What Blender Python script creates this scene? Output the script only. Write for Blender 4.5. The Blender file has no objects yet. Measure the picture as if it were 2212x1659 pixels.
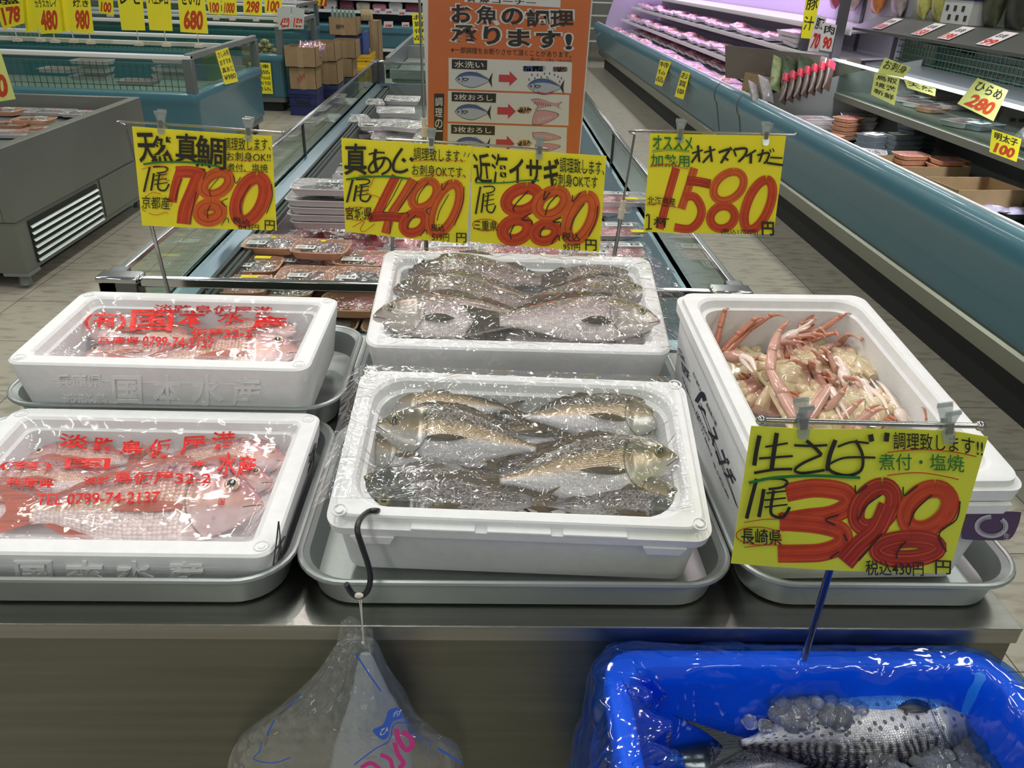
import bpy, bmesh, math, random
import numpy as np
from mathutils import Vector, Matrix, noise
from mathutils.bvhtree import BVHTree
random.seed(7)
SC = bpy.context.scene
COL = SC.collection
PI = math.pi

# ------------------------------------------------------------------ camera
W, H = 2212, 1659
FPX, PITCH, YAW, ROLL, CH = 1690.4, 0.48657, 0.044718, 0.038847, 1.5
_F = Vector((math.sin(YAW)*math.cos(PITCH), math.cos(YAW)*math.cos(PITCH), -math.sin(PITCH)))
_R = Vector((math.cos(YAW), -math.sin(YAW), 0))
_U = _R.cross(_F)
_c, _s = math.cos(ROLL), math.sin(ROLL)
CR, CU = _R*_c+_U*_s, -_R*_s+_U*_c
cam_data = bpy.data.cameras.new('camera')
cam = bpy.data.objects.new('camera', cam_data)
COL.objects.link(cam)
cam_data.sensor_fit = 'HORIZONTAL'
cam_data.sensor_width = 36.0
cam_data.lens = FPX/W*36.0
cam_data.clip_start = 0.02
cam_data.clip_end = 200
m = Matrix((CR, CU, -_F)).transposed().to_4x4()
m.translation = (0, 0, CH)
cam.matrix_world = m
SC.camera = cam

# ------------------------------------------------------------------ colour management, world, lights
SC.view_settings.view_transform = 'Standard'
SC.view_settings.look = 'None'
SC.view_settings.gamma = 1.0
SC.view_settings.exposure = 0.0
SC.view_settings.use_curve_mapping = False
SC.cycles.max_bounces = 12
SC.cycles.transparent_max_bounces = 32

def lin(c):
    return tuple(((x/255.0)/12.92 if x/255.0 <= 0.04045 else ((x/255.0+0.055)/1.055)**2.4) for x in c[:3])

world = bpy.data.worlds.new('store_air'); SC.world = world
world.use_nodes = True
world.node_tree.nodes['Background'].inputs[0].default_value = (*lin((205, 208, 200)), 1)
world.node_tree.nodes['Background'].inputs[1].default_value = 0.26

def area(name, loc, size, power, col=(255, 250, 245), rot=(0, 0, 0), sy=None):
    l = bpy.data.lights.new(name, 'AREA'); l.energy = power; l.color = lin(col)
    if sy: l.shape = 'RECTANGLE'; l.size = size; l.size_y = sy
    else: l.size = size
    o = bpy.data.objects.new(name, l); COL.objects.link(o); o.location = loc; o.rotation_euler = rot
    return o
def spot(name, loc, target, power, col, size=1.2, blend=.6, rad=.05):
    l = bpy.data.lights.new(name, 'SPOT'); l.energy = power; l.color = lin(col); l.spot_size = size; l.spot_blend = blend
    l.shadow_soft_size = rad
    o = bpy.data.objects.new(name, l); COL.objects.link(o); o.location = loc
    o.rotation_euler = (Vector(target)-Vector(loc)).to_track_quat('-Z', 'Y').to_euler()
    return o
# rows of ceiling fluorescents along the aisles, and the shop's display spots over the fish counter
for i, y in enumerate((-3.6, -1.2, 1.6, 4.4, 7.6, 11.0, 15.0)):  # rows behind the camera are added to brighten the signs and poster
    for x in (-3.2, -0.6, 2.2):
        area('ceiling_light', (x, y, 3.3), .25, 27 if y > 0 else 19, (252, 255, 246), sy=1.6)
spot('display_spot', (0.45, 2.35, 2.9), (0.1, 1.0, .9), 30, (255, 232, 240), 1.0)
spot('display_spot', (-0.75, 2.3, 2.9), (-0.45, 1.0, .9), 26, (255, 232, 240), 1.0)
spot('display_spot', (1.0, 1.9, 2.9), (0.5, 1.0, .9), 16, (255, 236, 240), 1.0)
area('case_light', (2.45, 3.6, 1.17), .08, 30, (240, 246, 250), rot=(0, -0.2, 0), sy=4.6)
area('case_light', (2.75, 11.0, 1.75), .2, 60, (226, 178, 255), rot=(0, -0.35, 0), sy=8.0)

# ------------------------------------------------------------------ pixel helpers (measuring)
def ray(px, py):
    return _F + CR*((px-W/2)/FPX) - CU*((py-H/2)/FPX)
def atz(px, py, z):
    d = ray(px, py); t = (z-CH)/d.z; return Vector((0, 0, CH))+d*t
def aty(px, py, Y):
    d = ray(px, py); t = Y/d.y; return Vector((0, 0, CH))+d*t

# ------------------------------------------------------------------ materials
def nodes(name):
    mt = bpy.data.materials.new(name); mt.use_nodes = True
    nt = mt.node_tree
    return mt, nt, nt.nodes['Principled BSDF']
def N(nt, t, **k):
    n = nt.nodes.new(t)
    for a, b in k.items():
        if a in n.inputs: n.inputs[a].default_value = b
        else: setattr(n, a, b)
    return n
_mc = {}
def mat(name, col, rough=.5, metal=0., bump=0., bscale=40., var=0., vscale=6., spec=.5, stretch=None, trans=0., emit=0, coat=0., sss=0., coord='Object', detail=3.):
    if name in _mc: return _mc[name]
    mt, nt, b = nodes(name)
    c = lin(col)
    b.inputs['Base Color'].default_value = (*c, 1)
    b.inputs['Roughness'].default_value = rough
    b.inputs['Metallic'].default_value = metal
    b.inputs['Specular IOR Level'].default_value = spec
    b.inputs['Transmission Weight'].default_value = trans
    b.inputs['Coat Weight'].default_value = coat
    if sss: b.inputs['Subsurface Weight'].default_value = sss; b.inputs['Subsurface Scale'].default_value = .01
    if emit:
        b.inputs['Emission Color'].default_value = (*c, 1); b.inputs['Emission Strength'].default_value = emit
    if bump or var:
        tc = N(nt, 'ShaderNodeTexCoord'); mp = N(nt, 'ShaderNodeMapping')
        if stretch: mp.inputs['Scale'].default_value = stretch
        nt.links.new(tc.outputs[coord], mp.inputs[0])
    if var:
        no = N(nt, 'ShaderNodeTexNoise', Scale=vscale, Detail=detail); nt.links.new(mp.outputs[0], no.inputs['Vector'])
        rp = N(nt, 'ShaderNodeMapRange'); rp.inputs[1].default_value = .3; rp.inputs[2].default_value = .7
        rp.inputs[3].default_value = 1-var; rp.inputs[4].default_value = 1+var
        nt.links.new(no.outputs[0], rp.inputs[0])
        mx = N(nt, 'ShaderNodeVectorMath', operation='SCALE'); mx.inputs[0].default_value = c
        nt.links.new(rp.outputs[0], mx.inputs['Scale']); nt.links.new(mx.outputs[0], b.inputs['Base Color'])
    if bump:
        no = N(nt, 'ShaderNodeTexNoise', Scale=bscale, Detail=detail); nt.links.new(mp.outputs[0], no.inputs['Vector'])
        bp = N(nt, 'ShaderNodeBump', Strength=bump, Distance=.002)
        nt.links.new(no.outputs[0], bp.inputs['Height']); nt.links.new(bp.outputs[0], b.inputs['Normal'])
    _mc[name] = mt
    return mt

def film_mat(name, tint=(255, 255, 255), haze=.05, hazecol=(235, 238, 240), gloss=.12, rough=.07, wr=.7, scale=9., fres=1.4, fine=1.0, stretch=(1, 1, 1), emit=0):
    """thin clear plastic: transparent + fresnel gloss over a crinkled normal"""
    if name in _mc: return _mc[name]
    mt, nt, b = nodes(name); nt.nodes.remove(b)
    out = nt.nodes['Material Output']; L = nt.links.new
    tc = N(nt, 'ShaderNodeTexCoord'); mp = N(nt, 'ShaderNodeMapping'); mp.inputs['Scale'].default_value = stretch
    L(tc.outputs['Object'], mp.inputs[0])
    nz = N(nt, 'ShaderNodeTexNoise', Scale=scale*1.3, Detail=2.); L(mp.outputs[0], nz.inputs['Vector'])
    add = N(nt, 'ShaderNodeVectorMath', operation='MULTIPLY_ADD'); add.inputs[1].default_value = (.09, .09, .09)
    L(nz.outputs['Color'], add.inputs[0]); L(mp.outputs[0], add.inputs[2])
    def crease(sc_, rot, k):
        m2_ = N(nt, 'ShaderNodeMapping'); m2_.inputs['Rotation'].default_value = (0, 0, rot); m2_.inputs['Scale'].default_value = (1, 3.2, 1); L(add.outputs[0], m2_.inputs[0])
        q = N(nt, 'ShaderNodeTexNoise', Scale=sc_, Detail=1.2); L(m2_.outputs[0], q.inputs['Vector'])
        a_ = N(nt, 'ShaderNodeMath', operation='SUBTRACT'); a_.inputs[1].default_value = .5; L(q.outputs[0], a_.inputs[0])
        b_ = N(nt, 'ShaderNodeMath', operation='ABSOLUTE'); L(a_.outputs[0], b_.inputs[0])
        c_ = N(nt, 'ShaderNodeMath', operation='MULTIPLY'); c_.inputs[1].default_value = k; L(b_.outputs[0], c_.inputs[0]); return c_
    s = N(nt, 'ShaderNodeMath', operation='ADD'); c1_, c2_ = crease(scale*.8, .5, 2.6), crease(scale*1.7, -.9, 1.5*fine); L(c1_.outputs[0], s.inputs[0]); L(c2_.outputs[0], s.inputs[1])
    bp = N(nt, 'ShaderNodeBump', Strength=wr, Distance=.012); L(s.outputs[0], bp.inputs['Height'])
    tr = N(nt, 'ShaderNodeBsdfTransparent'); tr.inputs[0].default_value = (*lin(tint), 1)
    df = N(nt, 'ShaderNodeBsdfDiffuse'); df.inputs[0].default_value = (*lin(hazecol), 1)
    gl = N(nt, 'ShaderNodeBsdfGlossy', Roughness=rough); gl.inputs[0].default_value = (1, 1, 1, 1)
    L(bp.outputs[0], gl.inputs['Normal'])
    m1 = N(nt, 'ShaderNodeMixShader'); m1.inputs[0].default_value = haze
    L(tr.outputs[0], m1.inputs[1]); L(df.outputs[0], m1.inputs[2])
    fr = N(nt, 'ShaderNodeLayerWeight', Blend=.5); L(bp.outputs[0], fr.inputs['Normal'])
    pw = N(nt, 'ShaderNodeMath', operation='POWER'); pw.inputs[1].default_value = 4.; L(fr.outputs['Facing'], pw.inputs[0])
    ad = N(nt, 'ShaderNodeMath', operation='MULTIPLY_ADD', use_clamp=True); ad.inputs[1].default_value = .8; ad.inputs[2].default_value = gloss+(fres-1)*.12; L(pw.outputs[0], ad.inputs[0])
    m2 = N(nt, 'ShaderNodeMixShader'); L(ad.outputs[0], m2.inputs[0]); L(m1.outputs[0], m2.inputs[1]); L(gl.outputs[0], m2.inputs[2])
    L(m2.outputs[0], out.inputs[0])
    _mc[name] = mt
    return mt
def glass_mat(name, tint=(235, 245, 240), gloss=.04, haze=.0, rough=.02):
    if name in _mc: return _mc[name]
    mt, nt, b = nodes(name); nt.nodes.remove(b); out = nt.nodes['Material Output']; L = nt.links.new
    tr = N(nt, 'ShaderNodeBsdfTransparent'); tr.inputs[0].default_value = (*lin(tint), 1)
    gl = N(nt, 'ShaderNodeBsdfGlossy', Roughness=rough)
    df = N(nt, 'ShaderNodeBsdfDiffuse'); df.inputs[0].default_value = (*lin((220, 225, 225)), 1)
    m1 = N(nt, 'ShaderNodeMixShader'); m1.inputs[0].default_value = haze; L(tr.outputs[0], m1.inputs[1]); L(df.outputs[0], m1.inputs[2])
    fr = N(nt, 'ShaderNodeLayerWeight', Blend=.5)
    pw = N(nt, 'ShaderNodeMath', operation='POWER'); pw.inputs[1].default_value = 4.; L(fr.outputs['Facing'], pw.inputs[0])
    ad = N(nt, 'ShaderNodeMath', operation='MULTIPLY_ADD', use_clamp=True); ad.inputs[1].default_value = .7; ad.inputs[2].default_value = gloss+.015; L(pw.outputs[0], ad.inputs[0])
    m2 = N(nt, 'ShaderNodeMixShader'); L(ad.outputs[0], m2.inputs[0]); L(m1.outputs[0], m2.inputs[1]); L(gl.outputs[0], m2.inputs[2])
    L(m2.outputs[0], out.inputs[0]); _mc[name] = mt
    return mt

# ------------------------------------------------------------------ mesh builder
class MB:
    def __init__(s): s.v = []; s.f = []; s.uv = {}; s.M = Matrix()
    def add(s, vs, fs, M=None):
        k = len(s.v); T = s.M @ M if M is not None else s.M
        s.v += [T @ Vector(p) for p in vs]; s.f += [tuple(i+k for i in f) for f in fs]; return k
    def box(s, x0, y0, z0, x1, y1, z1, M=None):
        s.add([(x0, y0, z0), (x1, y0, z0), (x1, y1, z0), (x0, y1, z0), (x0, y0, z1), (x1, y0, z1), (x1, y1, z1), (x0, y1, z1)],
              [(0, 3, 2, 1), (4, 5, 6, 7), (0, 1, 5, 4), (1, 2, 6, 5), (2, 3, 7, 6), (3, 0, 4, 7)], M); return s
    def rings(s, rs, cap0=True, cap1=True, close=True, M=None):
        n = len(rs[0]); vs = [p for r in rs for p in r]; fs = []
        for i in range(len(rs)-1):
            for j in range(n if close else n-1):
                a, b = i*n+j, i*n+(j+1) % n
                fs.append((a, b, b+n, a+n))
        if cap0: fs.append(tuple(range(n-1, -1, -1)))
        if cap1: fs.append(tuple(range((len(rs)-1)*n, len(rs)*n)))
        s.add(vs, fs, M); return s
    def rr(s, levels, n=5, M=None, cap1=True, cap0=True, cx=0, cy=0):
        """stack of rounded rectangles (hx, hy, r, z)"""
        return s.rings([[(x+cx, y+cy, z) for x, y in rrect(hx, hy, r, n)] for hx, hy, r, z in levels], cap0, cap1, True, M)
    def tube(s, path, r, n=8, M=None, cap=True, closed=False, flat=1.0, up=None):
        P = [Vector(p) for p in path]; m_ = len(P); rs = []
        rad = r if isinstance(r, (list, tuple)) else [r]*m_
        T = []
        for i in range(m_):
            if closed: t = P[(i+1) % m_]-P[i-1]
            else: t = P[min(i+1, m_-1)]-P[max(i-1, 0)]
            T.append(t.normalized() if t.length > 1e-9 else Vector((0, 0, 1)))
        a = up if up is not None else (Vector((0, 0, 1)) if abs(T[0].z) < .9 else Vector((1, 0, 0)))
        u = (a-T[0]*a.dot(T[0])).normalized()
        for i in range(m_):
            u = (u-T[i]*u.dot(T[i]));  u = u.normalized() if u.length > 1e-6 else T[i].orthogonal().normalized()
            w = T[i].cross(u)
            rs.append([P[i]+(u*math.cos(2*PI*k/n)*flat+w*math.sin(2*PI*k/n))*rad[i] for k in range(n)])
        if closed: rs.append(rs[0]); s.rings(rs, False, False, True, M)
        else: s.rings(rs, cap, cap, True, M)
        return s
    def cyl(s, p0, p1, r, n=16, r1=None, M=None):
        return s.tube([p0, p1], [r, r if r1 is None else r1], n, M)
    def sphere(s, c, r, n=12, M=None, sc=(1, 1, 1)):
        rs = []
        for i in range(n//2+1):
            th = PI*i/(n//2); rr_ = max(math.sin(th), 1e-4)
            rs.append([(c[0]+r*sc[0]*rr_*math.cos(2*PI*j/n), c[1]+r*sc[1]*rr_*math.sin(2*PI*j/n), c[2]-r*sc[2]*math.cos(th)) for j in range(n)])
        return s.rings(rs, True, True, True, M)
    def grid(s, fn, nu, nv, th=None, M=None):
        """surface from fn(u,v); th = vector offset giving it thickness"""
        vs = [Vector(fn(i/nu, j/nv)) for i in range(nu+1) for j in range(nv+1)]
        q = nv+1
        fs = [(i*q+j, (i+1)*q+j, (i+1)*q+j+1, i*q+j+1) for i in range(nu) for j in range(nv)]
        if th is not None:
            th = Vector(th); k = len(vs); vs2 = [p-th for p in vs]
            fs2 = [tuple(reversed([a+k for a in f])) for f in fs]
            rim = [i*q for i in range(nu+1)]+[nu*q+j for j in range(1, nv+1)]+[i*q+nv for i in range(nu-1, -1, -1)]+[j for j in range(nv-1, 0, -1)]
            fs3 = [(rim[i], rim[i-1], rim[i-1]+k, rim[i]+k) for i in range(len(rim))]
            vs += vs2; fs = fs+fs2+fs3
        s.add(vs, fs, M); return s
    def poly(s, pts, z0, z1, M=None):
        n = len(pts)
        s.add([(x, y, z0) for x, y in pts]+[(x, y, z1) for x, y in pts],
              [tuple(range(n-1, -1, -1)), tuple(range(n, 2*n))]+[(i, (i+1) % n, (i+1) % n+n, i+n) for i in range(n)], M); return s
    def build(s, name, mt, parent=None, smooth=True, angle=35, off=None, bevel=0, sub=0, mw=None):
        me = bpy.data.meshes.new(name)
        vs = [v-off for v in s.v] if off is not None else s.v
        me.from_pydata([tuple(v) for v in vs], [], s.f)
        bm = bmesh.new(); bm.from_mesh(me)
        bmesh.ops.recalc_face_normals(bm, faces=bm.faces)
        bm.to_mesh(me); bm.free()
        me.materials.append(mt)
        if smooth:
            me.shade_smooth()
            if angle < 180: me.set_sharp_from_angle(angle=math.radians(angle))
        o = bpy.data.objects.new(name, me); COL.objects.link(o)
        if off is not None and parent is None: o.location = off
        if parent is not None: o.parent = parent
        if mw is not None: o.matrix_world = mw
        if bevel:
            b = o.modifiers.new('b', 'BEVEL'); b.width = bevel; b.segments = 2; b.limit_method = 'ANGLE'
        if sub:
            b = o.modifiers.new('s', 'SUBSURF'); b.levels = sub; b.render_levels = sub
        return o

def rrect(hx, hy, r, n=5):
    r = min(r, hx*.999, hy*.999); pts = []
    for cx, cy, a in ((hx-r, hy-r, 0), (-hx+r, hy-r, PI/2), (-hx+r, -hy+r, PI), (hx-r, -hy+r, 1.5*PI)):
        for k in range(n+1):
            t = a+PI/2*k/n; pts.append((cx+r*math.cos(t), cy+r*math.sin(t)))
    return pts
def smoothpath(pts, n=6):
    P = [Vector(p) for p in pts]
    if len(P) < 3: return P
    out = []
    for i in range(len(P)-1):
        p0, p1, p2, p3 = P[max(i-1, 0)], P[i], P[i+1], P[min(i+2, len(P)-1)]
        for k in range(n):
            t = k/n
            out.append(.5*((2*p1)+(p2-p0)*t+(2*p0-5*p1+4*p2-p3)*t*t+(3*p1-p0-3*p2+p3)*t**3))
    out.append(P[-1]); return out

def tag(o, label=None, cat=None, group=None, kind=None):
    if label: o['label'] = label
    if cat: o['category'] = cat
    if group: o['group'] = group
    if kind: o['kind'] = kind
    return o
def thing(name, label, cat, loc=(0, 0, 0), group=None, mw=None, rz=0):
    o = bpy.data.objects.new(name, None); COL.objects.link(o); o.empty_display_size = .05
    if mw is not None: o.matrix_world = mw
    else:
        o.location = loc; o.rotation_euler = (0, 0, rz)
    return tag(o, label, cat, group)
def copy_tree(o, parent=None):
    c = o.copy(); COL.objects.link(c)
    if parent is not None: c.parent = parent
    for ch in list(o.children): copy_tree(ch, c)
    return c
ORD = ['first', 'second', 'third', 'fourth', 'fifth', 'sixth', 'seventh', 'eighth', 'ninth', 'tenth', 'eleventh', 'twelfth', 'thirteenth', 'fourteenth', 'fifteenth', 'sixteenth']

# ------------------------------------------------------------------ lettering
_tc = {}
def text_geo(body, bold=0.0, res=3):
    k = (body, bold)
    if k in _tc: return _tc[k]
    c = bpy.data.curves.new('glyphs', 'FONT'); c.body = body; c.size = 1; c.offset = bold; c.resolution_u = res
    o = bpy.data.objects.new('glyphs', c); COL.objects.link(o)
    dg = bpy.context.evaluated_depsgraph_get()
    me = bpy.data.meshes.new_from_object(o.evaluated_get(dg))
    vs = np.array([v.co[:2] for v in me.vertices]) if len(me.vertices) else np.zeros((1, 2))
    fs = [tuple(p.vertices) for p in me.polygons]
    lo, hi = vs.min(0), vs.max(0)
    vs = (vs-lo)/np.maximum(hi-lo, 1e-6)
    asp = (hi-lo)
    bpy.data.objects.remove(o); bpy.data.curves.remove(c); bpy.data.meshes.remove(me)
    _tc[k] = (vs, fs, asp[0]/max(asp[1], 1e-6))
    return _tc[k]
def ribbon2d(pts, w, n=5, taper=0, sq=True):
    P = [Vector((p[0], p[1])) for p in pts]
    P3 = smoothpath([(p.x, p.y, 0) for p in P], n); P = [Vector((p.x, p.y)) for p in P3]
    m_ = len(P); L = []; R = []
    for i in range(m_):
        t = (P[min(i+1, m_-1)]-P[max(i-1, 0)])
        if t.length < 1e-9: t = Vector((1, 0))
        t.normalize(); nrm = Vector((-t.y, t.x)); f = i/(m_-1)
        ww = w/2*(1-taper*abs(2*f-1)**2)
        L.append(P[i]+nrm*ww); R.append(P[i]-nrm*ww)
    vs = [(p.x, p.y) for p in L]+[(p.x, p.y) for p in R]
    fs = [(i, i+1, i+1+m_, i+m_) for i in range(m_-1)]
    return vs, fs
def homography(src, dst):
    A = []
    for (x, y), (u, v) in zip(src, dst):
        A.append([x, y, 1, 0, 0, 0, -u*x, -u*y, u]); A.append([0, 0, 0, x, y, 1, -v*x, -v*y, v])
    A = np.array(A); h = np.linalg.solve(A[:, :8], A[:, 8]); return np.append(h, 1).reshape(3, 3)
class Plate:
    """writing surface: px quad (TL,TR,BR,BL) <-> world quad; curve = bow of the sheet"""
    def __init__(s, quad, wq, curl=0.0, curlfn=None):
        s.Hm = homography(quad, [(0, 0), (1, 0), (1, 1), (0, 1)]); s.w = [Vector(p) for p in wq]
        s.n = (s.w[1]-s.w[0]).cross(s.w[0]-s.w[3]).normalized(); s.curl = curl; s.fn = curlfn
        s.k = 0; s.o = (0, 0, 1)
    def crop(s, ox, oy, sc): s.o = (ox, oy, sc); return s
    def uv(s, x, y):
        x = s.o[0]+x/s.o[2]; y = s.o[1]+y/s.o[2]
        a = s.Hm @ np.array([x, y, 1.]); return a[0]/a[2], a[1]/a[2]
    def P(s, u, v, off=0.):
        a, b, c, d = s.w
        p = a*(1-u)*(1-v)+b*u*(1-v)+c*u*v+d*(1-u)*v
        bow = s.curl*(4*u*(1-u)) if s.fn is None else s.fn(u, v)
        return p+s.n*(off+bow)
    def geo(s, mb, vs, fs, lift=None, sub=False):
        s.k += 1
        off = .0005+.00006*s.k if lift is None else lift
        vv = [s.P(*s.uv(x, y), off) for x, y in vs]
        mb.add(vv, fs)
    def text(s, mb, body, x0, y0, x1, y1, bold=0., slope=0., shear=0., lift=None, rows=1):
        vs, fs, a = text_geo(body, bold)
        out = []
        for u, v in vs:
            x = x0+(x1-x0)*u+shear*(v-.5)*(y1-y0); y = y1-(y1-y0)*v+slope*(x-x0)
            out.append((x, y))
        s.geo(mb, out, fs, lift)
    S2 = None
    def line(s, mb, pts, w, taper=0, n=5, lift=None):
        vs, fs = ribbon2d(pts, w, n, taper); s.geo(mb, vs, fs, lift)
        if w >= 90 and s.S2 is not None and lift is None:
            P_ = smoothpath([(p[0], p[1], 0) for p in pts], 3 if n > 1 else 1)
            for k_, (f_, ww) in enumerate(((-.34, .07), (-.12, .10), (.16, .06), (.36, .08))):
                q = []
                for i in range(len(P_)):
                    t = P_[min(i+1, len(P_)-1)]-P_[max(i-1, 0)]; t = t.normalized() if t.length > 1e-6 else Vector((1, 0, 0)); q.append((P_[i].x-t.y*f_*w, P_[i].y+t.x*f_*w))
                vs, fs = ribbon2d(q, ww*w, 2, .5); s.geo(s.S2[k_ % 2], vs, fs, None)
    def loop(s, mb, x0, y0, x1, y1, w, slant=.25, lift=None, n=28):
        cx, cy = (x0+x1)/2, (y0+y1)/2; ry = (y1-y0)/2-w/2; rx = (x1-x0)/2-w/2-abs(slant)*ry*.35
        pts = []
        for k in range(n+1):
            t = 2*PI*k/n; y = -ry*math.cos(t); pts.append((cx+rx*math.sin(t)-slant*y, cy+y))
        s.line(mb, pts, w, 0, 1, lift)
    def fill(s, mb, pts, lift=None):
        s.geo(mb, pts, [tuple(range(len(pts)))], lift)
    def sheet(s, name, mt, parent=None, th=.0006, nu=16, nv=6, off=None):
        mb = MB(); mb.grid(lambda u, v: s.P(u, v), nu, nv, th=s.n*th)
        return mb.build(name, mt, parent, off=off)
# ------------------------------------------------------------------ shared materials
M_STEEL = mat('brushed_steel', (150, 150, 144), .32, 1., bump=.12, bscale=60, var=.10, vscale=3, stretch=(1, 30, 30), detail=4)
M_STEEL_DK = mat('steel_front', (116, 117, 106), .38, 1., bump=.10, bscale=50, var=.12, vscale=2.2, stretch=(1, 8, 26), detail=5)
M_CHROME = mat('chrome', (200, 202, 204), .12, 1.)
M_ROD = mat('rod_steel', (170, 168, 165), .2, 1.)
M_FOAM = mat('polystyrene_foam', (232, 232, 234), .62, bump=.18, bscale=260, var=.03, vscale=60, sss=.0, spec=.3)
M_ALU = mat('anodised_aluminium', (168, 173, 172), .42, .7, bump=.10, bscale=120, var=.07, vscale=9, detail=5)
M_BLUE = mat('case_blue', (70, 118, 134), .38, bump=.0, var=.05, vscale=1.2, coat=.3)
M_DARKGREY = mat('dark_grey_plastic', (58, 62, 62), .5)
M_BLACKK = mat('kick_black', (28, 30, 30), .6)
M_GREYP = mat('grey_panel', (128, 132, 130), .45, .3)
M_WHITEP = mat('white_rail', (225, 224, 224), .35)
M_GLASS = glass_mat('case_glass')
M_INNER = mat('case_inner_grey', (120, 124, 124), .45, .4)
M_CARD = mat('cardboard', (150, 124, 92), .8, var=.07, vscale=20)
M_LABEL = mat('white_label_paper', (235, 235, 232), .6)
M_INK = mat('black_ink', (32, 30, 26), .55)
M_RED = mat('red_ink', (205, 45, 30), .5)
M_YEL = mat('yellow_paper', (238, 222, 40), .7, var=.03, vscale=20)

# ------------------------------------------------------------------ floor and far walls
def floor_mat():
    mt, nt, b = nodes('floor_tile'); L = nt.links.new
    tc = N(nt, 'ShaderNodeTexCoord')
    br = N(nt, 'ShaderNodeTexBrick'); br.offset = 0; br.inputs['Scale'].default_value = 1.0
    br.inputs['Brick Width'].default_value = .45; br.inputs['Row Height'].default_value = .45; br.inputs['Mortar Size'].default_value = .0022
    br.inputs['Mortar Smooth'].default_value = .2
    L(tc.outputs['Object'], br.inputs['Vector'])
    n1 = N(nt, 'ShaderNodeTexNoise', Scale=16., Detail=4.); mp = N(nt, 'ShaderNodeMapping'); mp.inputs['Scale'].default_value = (.6, 1.6, 1)
    L(tc.outputs['Object'], mp.inputs[0]); L(mp.outputs[0], n1.inputs['Vector'])
    r1 = N(nt, 'ShaderNodeValToRGB'); L(n1.outputs[0], r1.inputs[0])
    r1.color_ramp.elements[0].position = .36; r1.color_ramp.elements[0].color = (*lin((160, 151, 138)), 1)
    r1.color_ramp.elements[1].position = .5; r1.color_ramp.elements[1].color = (*lin((182, 174, 160)), 1)
    mx = N(nt, 'ShaderNodeMix', data_type='RGBA'); L(br.outputs['Fac'], mx.inputs['Factor']); L(r1.outputs[0], mx.inputs[6])
    mx.inputs[7].default_value = (*lin((92, 88, 80)), 1)
    L(mx.outputs[2], b.inputs['Base Color']); b.inputs['Roughness'].default_value = .32
    return mt
mb = MB(); mb.grid(lambda u, v: (-9+18*u, -2+28*v, 0), 2, 2)
tag(mb.build('floor', floor_mat(), smooth=False), kind='structure')
M_WALL = mat('store_wall', (176, 176, 172), .7)
mb = MB(); mb.box(-9, 19.0, 0, 9, 19.1, 3.6)
tag(mb.build('wall_back', M_WALL), kind='structure')
mb = MB(); mb.box(3.45, 2.0, 0, 3.55, 19, 3.6)
tag(mb.build('wall_right', M_WALL), kind='structure')

# ------------------------------------------------------------------ fish counter (stainless)
t = thing('display_counter', 'long stainless steel fish counter carrying the aluminium trays and foam boxes', 'counter', (0, 1.15, 0))
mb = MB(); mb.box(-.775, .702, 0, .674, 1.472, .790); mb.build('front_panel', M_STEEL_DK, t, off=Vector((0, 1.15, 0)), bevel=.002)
mb = MB(); mb.box(-.778, .697, .776, .676, 1.475, .80)
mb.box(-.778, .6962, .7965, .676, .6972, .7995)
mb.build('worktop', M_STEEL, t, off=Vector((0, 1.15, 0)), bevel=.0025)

# ------------------------------------------------------------------ centre island case
CX0, CX1, CY0, CY1, CZ = -.855, .612, 1.70, 6.42, .85
O = Vector((-.12, 4, 0))
t = thing('island_display_case', 'long open island case with low glass sides and steel rails behind the counter', 'display case', O)
mb = MB(); mb.box(CX0+.02, CY0+.02, .10, CX1-.02, CY1-.02, .52); mb.build('base_cabinet', mat('island_blue_grey', (104, 138, 160), .4, .2), t, off=O)
mb = MB(); mb.box(CX0+.08, CY0+.08, 0, CX1-.08, CY1-.08, .10); mb.build('kick_board', M_BLACKK, t, off=O)
# sloping ledges (blue-grey), dark track, inner walls
M_LEDGE = mat('blue_grey_ledge', (112, 134, 150), .22, .5, var=.05, vscale=2)
mb = MB()
for a, b_, z0, z1 in ((0, .035, .70, .70), (.035, .145, .70, .672)):
    c_ = .062 if b_ > .1 else b_
    mb.grid(lambda u, v: (CX0+a+(c_-a)*u, CY0+a+(CY1-CY0-2*a)*v, z0+(z1-z0)*u), 1, 1, th=(0, 0, .01))
    mb.grid(lambda u, v: (CX1-a-(b_-a)*u, CY0+a+(CY1-CY0-2*a)*v, z0+(z1-z0)*u), 1, 1, th=(0, 0, .01))
mb.box(CX0+.02, CY0+.02, .68, CX1-.02, CY0+.06, .70); mb.box(CX0+.02, CY1-.06, .68, CX1-.02, CY1-.02, .70)
mb.box(CX0+.003, CY0+.003, .50, CX0+.02, CY1-.003, .70); mb.box(CX1-.02, CY0+.003, .50, CX1-.003, CY1-.003, .70)
mb.box(CX0+.003, CY0+.003, .50, CX1-.003, CY0+.02, .70); mb.box(CX0+.003, CY1-.02, .50, CX1-.003, CY1-.003, .70)
mb.build('ledge', M_LEDGE, t, smooth=False, off=O)
mb = MB()
for s_, xx in ((1, CX0+.062), (-1, CX1-.145)):
    for k, (w_, h_) in enumerate(((.0, .010), (.020, .006), (.040, .010))):
        mb.box(min(xx+s_*w_, xx+s_*(w_+.012)), CY0+.06, .655, max(xx+s_*w_, xx+s_*(w_+.012)), CY1-.06, .668+h_)
mb.build('track', M_DARKGREY, t, smooth=False, off=O)
mb = MB(); mb.box(CX0+.115, CY0+.06, .545, CX1-.145, CY1-.06, .56)
mb.box(CX0+.112, CY0+.06, .55, CX0+.118, CY1-.06, .66); mb.box(CX1-.155, CY0+.06, .55, CX1-.145, CY1-.06, .66)
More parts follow.
